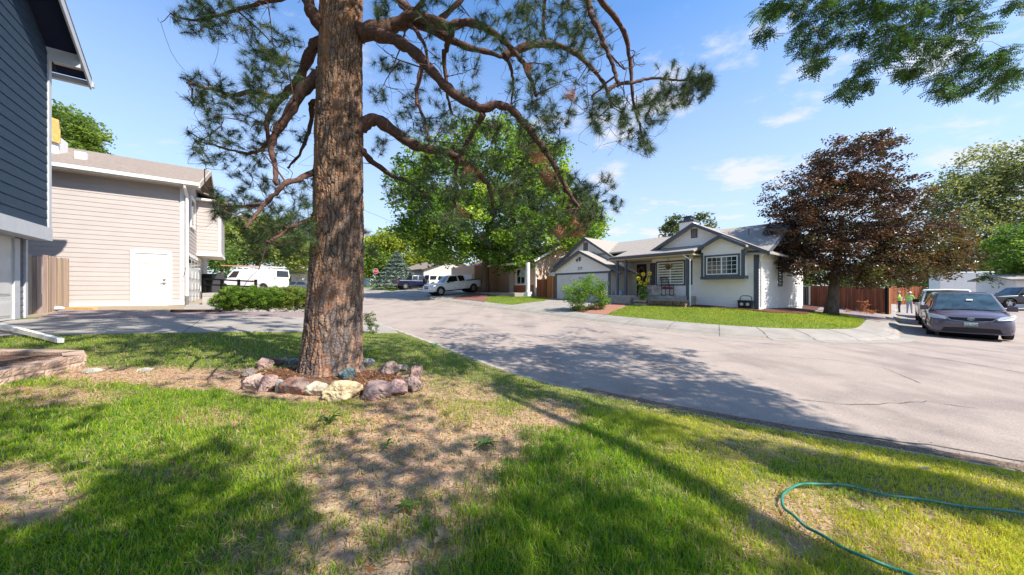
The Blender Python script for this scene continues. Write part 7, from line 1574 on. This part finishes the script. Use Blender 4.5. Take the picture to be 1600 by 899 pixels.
# planters
a0, a1 = W.A(1009, -1.9), W.A(992, -1.9); zt = W.Z(467, a0, -1.9); q = thing('brick_planter', 'striped red brick planter under the sunflowers at the porch steps', 'planter', W(a0, -1.9, T(*W(a0, -1.9, 0)[:2]))); mb = MB()
for i in range(4): z = q.location.z - .05 + i * .09; mb.fbox(W, a0 + .012 * (i % 2), a1 - .012 * (i % 2), -2.05 + .012 * (i % 2), -1.68, z, z + .085, i % 2)
mb.build('courses', [mat('brick_red', (.30, .10, .07), .9, (.2, .07, .05), 9), mat('brick_pale', (.52, .44, .38), .9)], q)
a0, a1 = W.A(1071, -1.75), W.A(1016, -1.75); z0 = T(*W(a0, -1.75, 0)[:2]); q = thing('stone_planter', 'low rough brown stone planter in front of the porch', 'planter', W(a0, -1.75, z0)); mb = MB()
for i in range(9):
    for j in range(2): f0_, f1q = a0 + (a1 - a0) * i / 9 + .01, a0 + (a1 - a0) * (i + 1) / 9 - .01; dd_ = random.uniform(0, .05); mb.fbox(W, f0_, f1q, -1.78 - dd_, -1.4, z0 - .1 + j * .22, z0 + .1 + j * .22)
mb.build('stones', mat('rough_stone', (.26, .17, .12), .95, (.14, .09, .07), 6, 8, bump=1, bscale=20), q)
mb = MB(); mb.fbox(W, a0 + 0, a1, -1.85, -1.35, z0 + .33, z0 + .38); mb.build('cap', M_conc, q)
b = Vector(W(W.A(1003, -1.85), -1.85, z0 + .2))
def stalks(label, b, pts, hh, seed):
    t = thing('sunflower_plant', label, 'plant', b); mb = MB(); heads = []; random.seed(seed)
    for (dx, h) in pts: top = b + Vector((dx, random.uniform(-.1, .1), h)); mb.tube([b + Vector((dx * .3, 0, 0)), b + Vector((dx * .6, 0, h * .5)), top], .015, 5); heads.append(top)
    mb.build('stems', mat('stem_green', (.10, .18, .04), .7), t); C = []
    for i in range(55): hd = random.choice(heads); f = random.random(); C.append(tuple(b.lerp(hd, f) + Vector((random.gauss(0, .14), random.gauss(0, .12), 0))))
    leaf_mesh('foliage', np.array(C), np.full(len(C), .12), 5, .17, [(.10, .19, .04), (.16, .27, .05), (.24, .30, .07)], M_leaf, t, seed=seed)
    for h_ in heads:
        mb = MB(); 
        for i in range(14): a = i / 14 * 6.283; d = Vector((math.cos(a), 0, math.sin(a))); c = h_ + Vector((0, -.06, 0)); s = Vector((-math.sin(a), 0, math.cos(a))) * .035; mb.add([tuple(c + d * .03 - s), tuple(c + d * .03 + s), tuple(c + d * .15 + Vector((0, -.02, 0)))], [(0, 1, 2)])
        f_ = mb.build('flower', mat('petal_yellow', (.80, .52, .02), .6), t); mb = MB(); mb.tube([h_ + Vector((0, -.05, 0)), h_ + Vector((0, -.08, 0))], .05, 10); mb.build('flower_eye', mat('flower_eye', (.16, .08, .03), .9), f_)
    return t
stalks('tall yellow sunflowers growing by the porch steps before the door', b, [(-.25, 1.45), (.05, 1.7), (.3, 1.35), (.18, 1.1), (-.1, 1.2), (.4, 1.75)], 1.6, 3)
# hanging basket
a = W.A(1044.5, -.9); zb = W.Z(417, a, -.9); p = Vector(W(a, -.9, zb)); q = thing('hanging_basket', 'round hanging basket of rust coloured plants before the picture window', 'basket', p); mb = MB(); mb.tube([p + Vector((0, 0, -.16)), p + Vector((0, 0, -.08)), p + Vector((0, 0, .02))], [.04, .15, .19], 14); mb.build('bowl', mat('coir', (.14, .07, .04), .95, (.08, .04, .03), 20), q)
mb = MB()
for i in range(3): an = i * 2.09; mb.tube([p + Vector((.18 * math.cos(an), .18 * math.sin(an), 0)), Vector((p.x, p.y, zce))], .005, 4)
mb.build('chains', M_black, q); leaf_mesh('foliage', np.array([tuple(p + Vector((random.gauss(0, .1), random.gauss(0, .1), .05)))for _ in range(25)]), np.full(25, .1), 8, .08, [(.40, .20, .06), (.20, .22, .06), (.45, .30, .08)], M_leaf, q, seed=8)
# rocking chairs
def rocker(label, a, b_, rz, fm, cm):
    t = thing('rocking_chair', label, 'chair', (0, 0, 0)); 
    for s in (-1, 1):
        mb = MB(); mb.tube([(-.42, s * .26, .10), (-.2, s * .26, .03), (.1, s * .26, .02), (.4, s * .26, .08)], .02, 6); mb.build('runner', fm, t)
        mb = MB(); mb.tube([(.22, s * .26, .03), (.22, s * .26, .62), (-.22, s * .26, .62)], .02, 6); mb.build('arm', fm, t)
        mb = MB(); mb.tube([(-.2, s * .25, .03), (-.22, s * .25, .45), (-.36, s * .25, 1.12)], .02, 6); mb.build('back_post', fm, t)
    mb = MB(); mb.box((0, 0, .42), (.5, .5, .04)); mb.build('seat', fm, t)
    for i in range(6): y = -.2 + i * .08; mb = MB(); mb.tube([(-.23, y, .45), (-.36, y, 1.1)], .012, 5); mb.build('slat', fm, t)
    mb = MB(); mb.box((-.36, 0, 1.12), (.04, .56, .08)); mb.build('headrail', fm, t)
    mb = MB(); mb.box((0, 0, .49), (.46, .46, .1)); o = mb.build('cushion', cm, t); md = o.modifiers.new('b', 'BEVEL'); md.width = .04; md.segments = 3
    p = W(a, b_, zp_); t.location = p; t.rotation_euler = (0, 0, rz); return t
rk = math.atan2(-N3.y, -N3.x)
rocker('dark rocking chair with a red cushion on the porch below the window', W.A(1043, -.4), -.4, rk + 1.0, mat('chair_dark', (.05, .055, .07), .5), mat('cushion_red', (.40, .04, .05), .9))
rocker('white rocking chair with a floral cushion nearer the front door', W.A(1021, -.3), -.3, rk - .5, M_trimgrey, mat('cushion_floral', (.55, .12, .16), .9, (.7, .68, .6), 14))
a = W.A(997, -.9); mb = MB(); mb.fbox(W, a, a + .5, -1.0, -.6, zp_, zp_ + .35); 
a2 = W.A(971.5, -.6); mb2 = MB(); mb2.fbox(W, a2 - .12, a2 + .4, -.8, -.4, zp_, zp_ + .3); tag(mb2.build('porch_box', mat('tub_grey', (.35, .42, .48), .6), loc=W(a2, -.6, zp_)), 'grey blue storage tub on the porch by the garage', 'box')
# rusty shrub by the fence
b = G(1350, 491); q = shrub('dry_shrub', 'leggy rust coloured dead shrub in the gravel before the red brown fence', 'shrub', b, [(1350, 478, 7, 14), (1340, 486, 20, 4), (1365, 488, 12, 5)], b.y + .1, 40, 10, .08, .13, [(.40, .16, .09), (.28, .11, .06)], 71)
# stop sign
p = P(587, 424, 48); zg = T(p.x, p.y); q = thing('stop_sign', 'small red stop sign far down the street', 'sign', (p.x, p.y, zg)); mb = MB(); mb.tube([(p.x, p.y + .03, zg - .1), (p.x, p.y + .03, p.z + .35)], .035, 6); mb.build('post', M_steel, q)
oc = lambda r_, y: [(p.x + r_ * math.cos(a + math.pi / 8), p.y + y, p.z + r_ * math.sin(a + math.pi / 8)) for a in [i * math.pi / 4 for i in range(8)]]
mb = MB(); mb.prism(oc(.42, 0), (0, -.01, 0)); pn = mb.build('border', M_white, q); mb = MB(); mb.prism(oc(.385, -.011), (0, -.006, 0)); mb.build('face', mat('sign_red', (.45, .015, .02), .5), q)
text('STOP', .27, M_white, 'lettering', q, (p.x, p.y - .02, p.z), Vector((1, 0, 0)))
# hydrant
p = P(601, 448, 46); p.z = T(p.x, p.y); q = thing('fire_hydrant', 'pale yellow fire hydrant on the far verge before the spruce', 'hydrant', p); mb = MB(); mb.tube([p, p + Vector((0, 0, .08)), p + Vector((0, 0, .1)), p + Vector((0, 0, .55)), p + Vector((0, 0, .62)), p + Vector((0, 0, .75))], [.2, .2, .13, .13, .17, .04], 12)
mb.build('barrel', mat('hydrant_yellow', (.70, .62, .35), .6), q); mb = MB(); mb.tube([p + Vector((-.22, 0, .42)), p + Vector((.22, 0, .42))], .06, 8); mb.build('outlet', mat('hydrant_cap', (.5, .48, .42), .6), q)
# power line seen between the trunk and the green tree
mb = MB(); mb.tube([P(430, 270, 60), P(560, 325, 62), P(700, 383, 64)], .03, 4); tag(mb.build('power_line', M_black, loc=P(560, 325, 62)), 'thin dark overhead wire crossing the sky behind the pine trunk', 'wire')
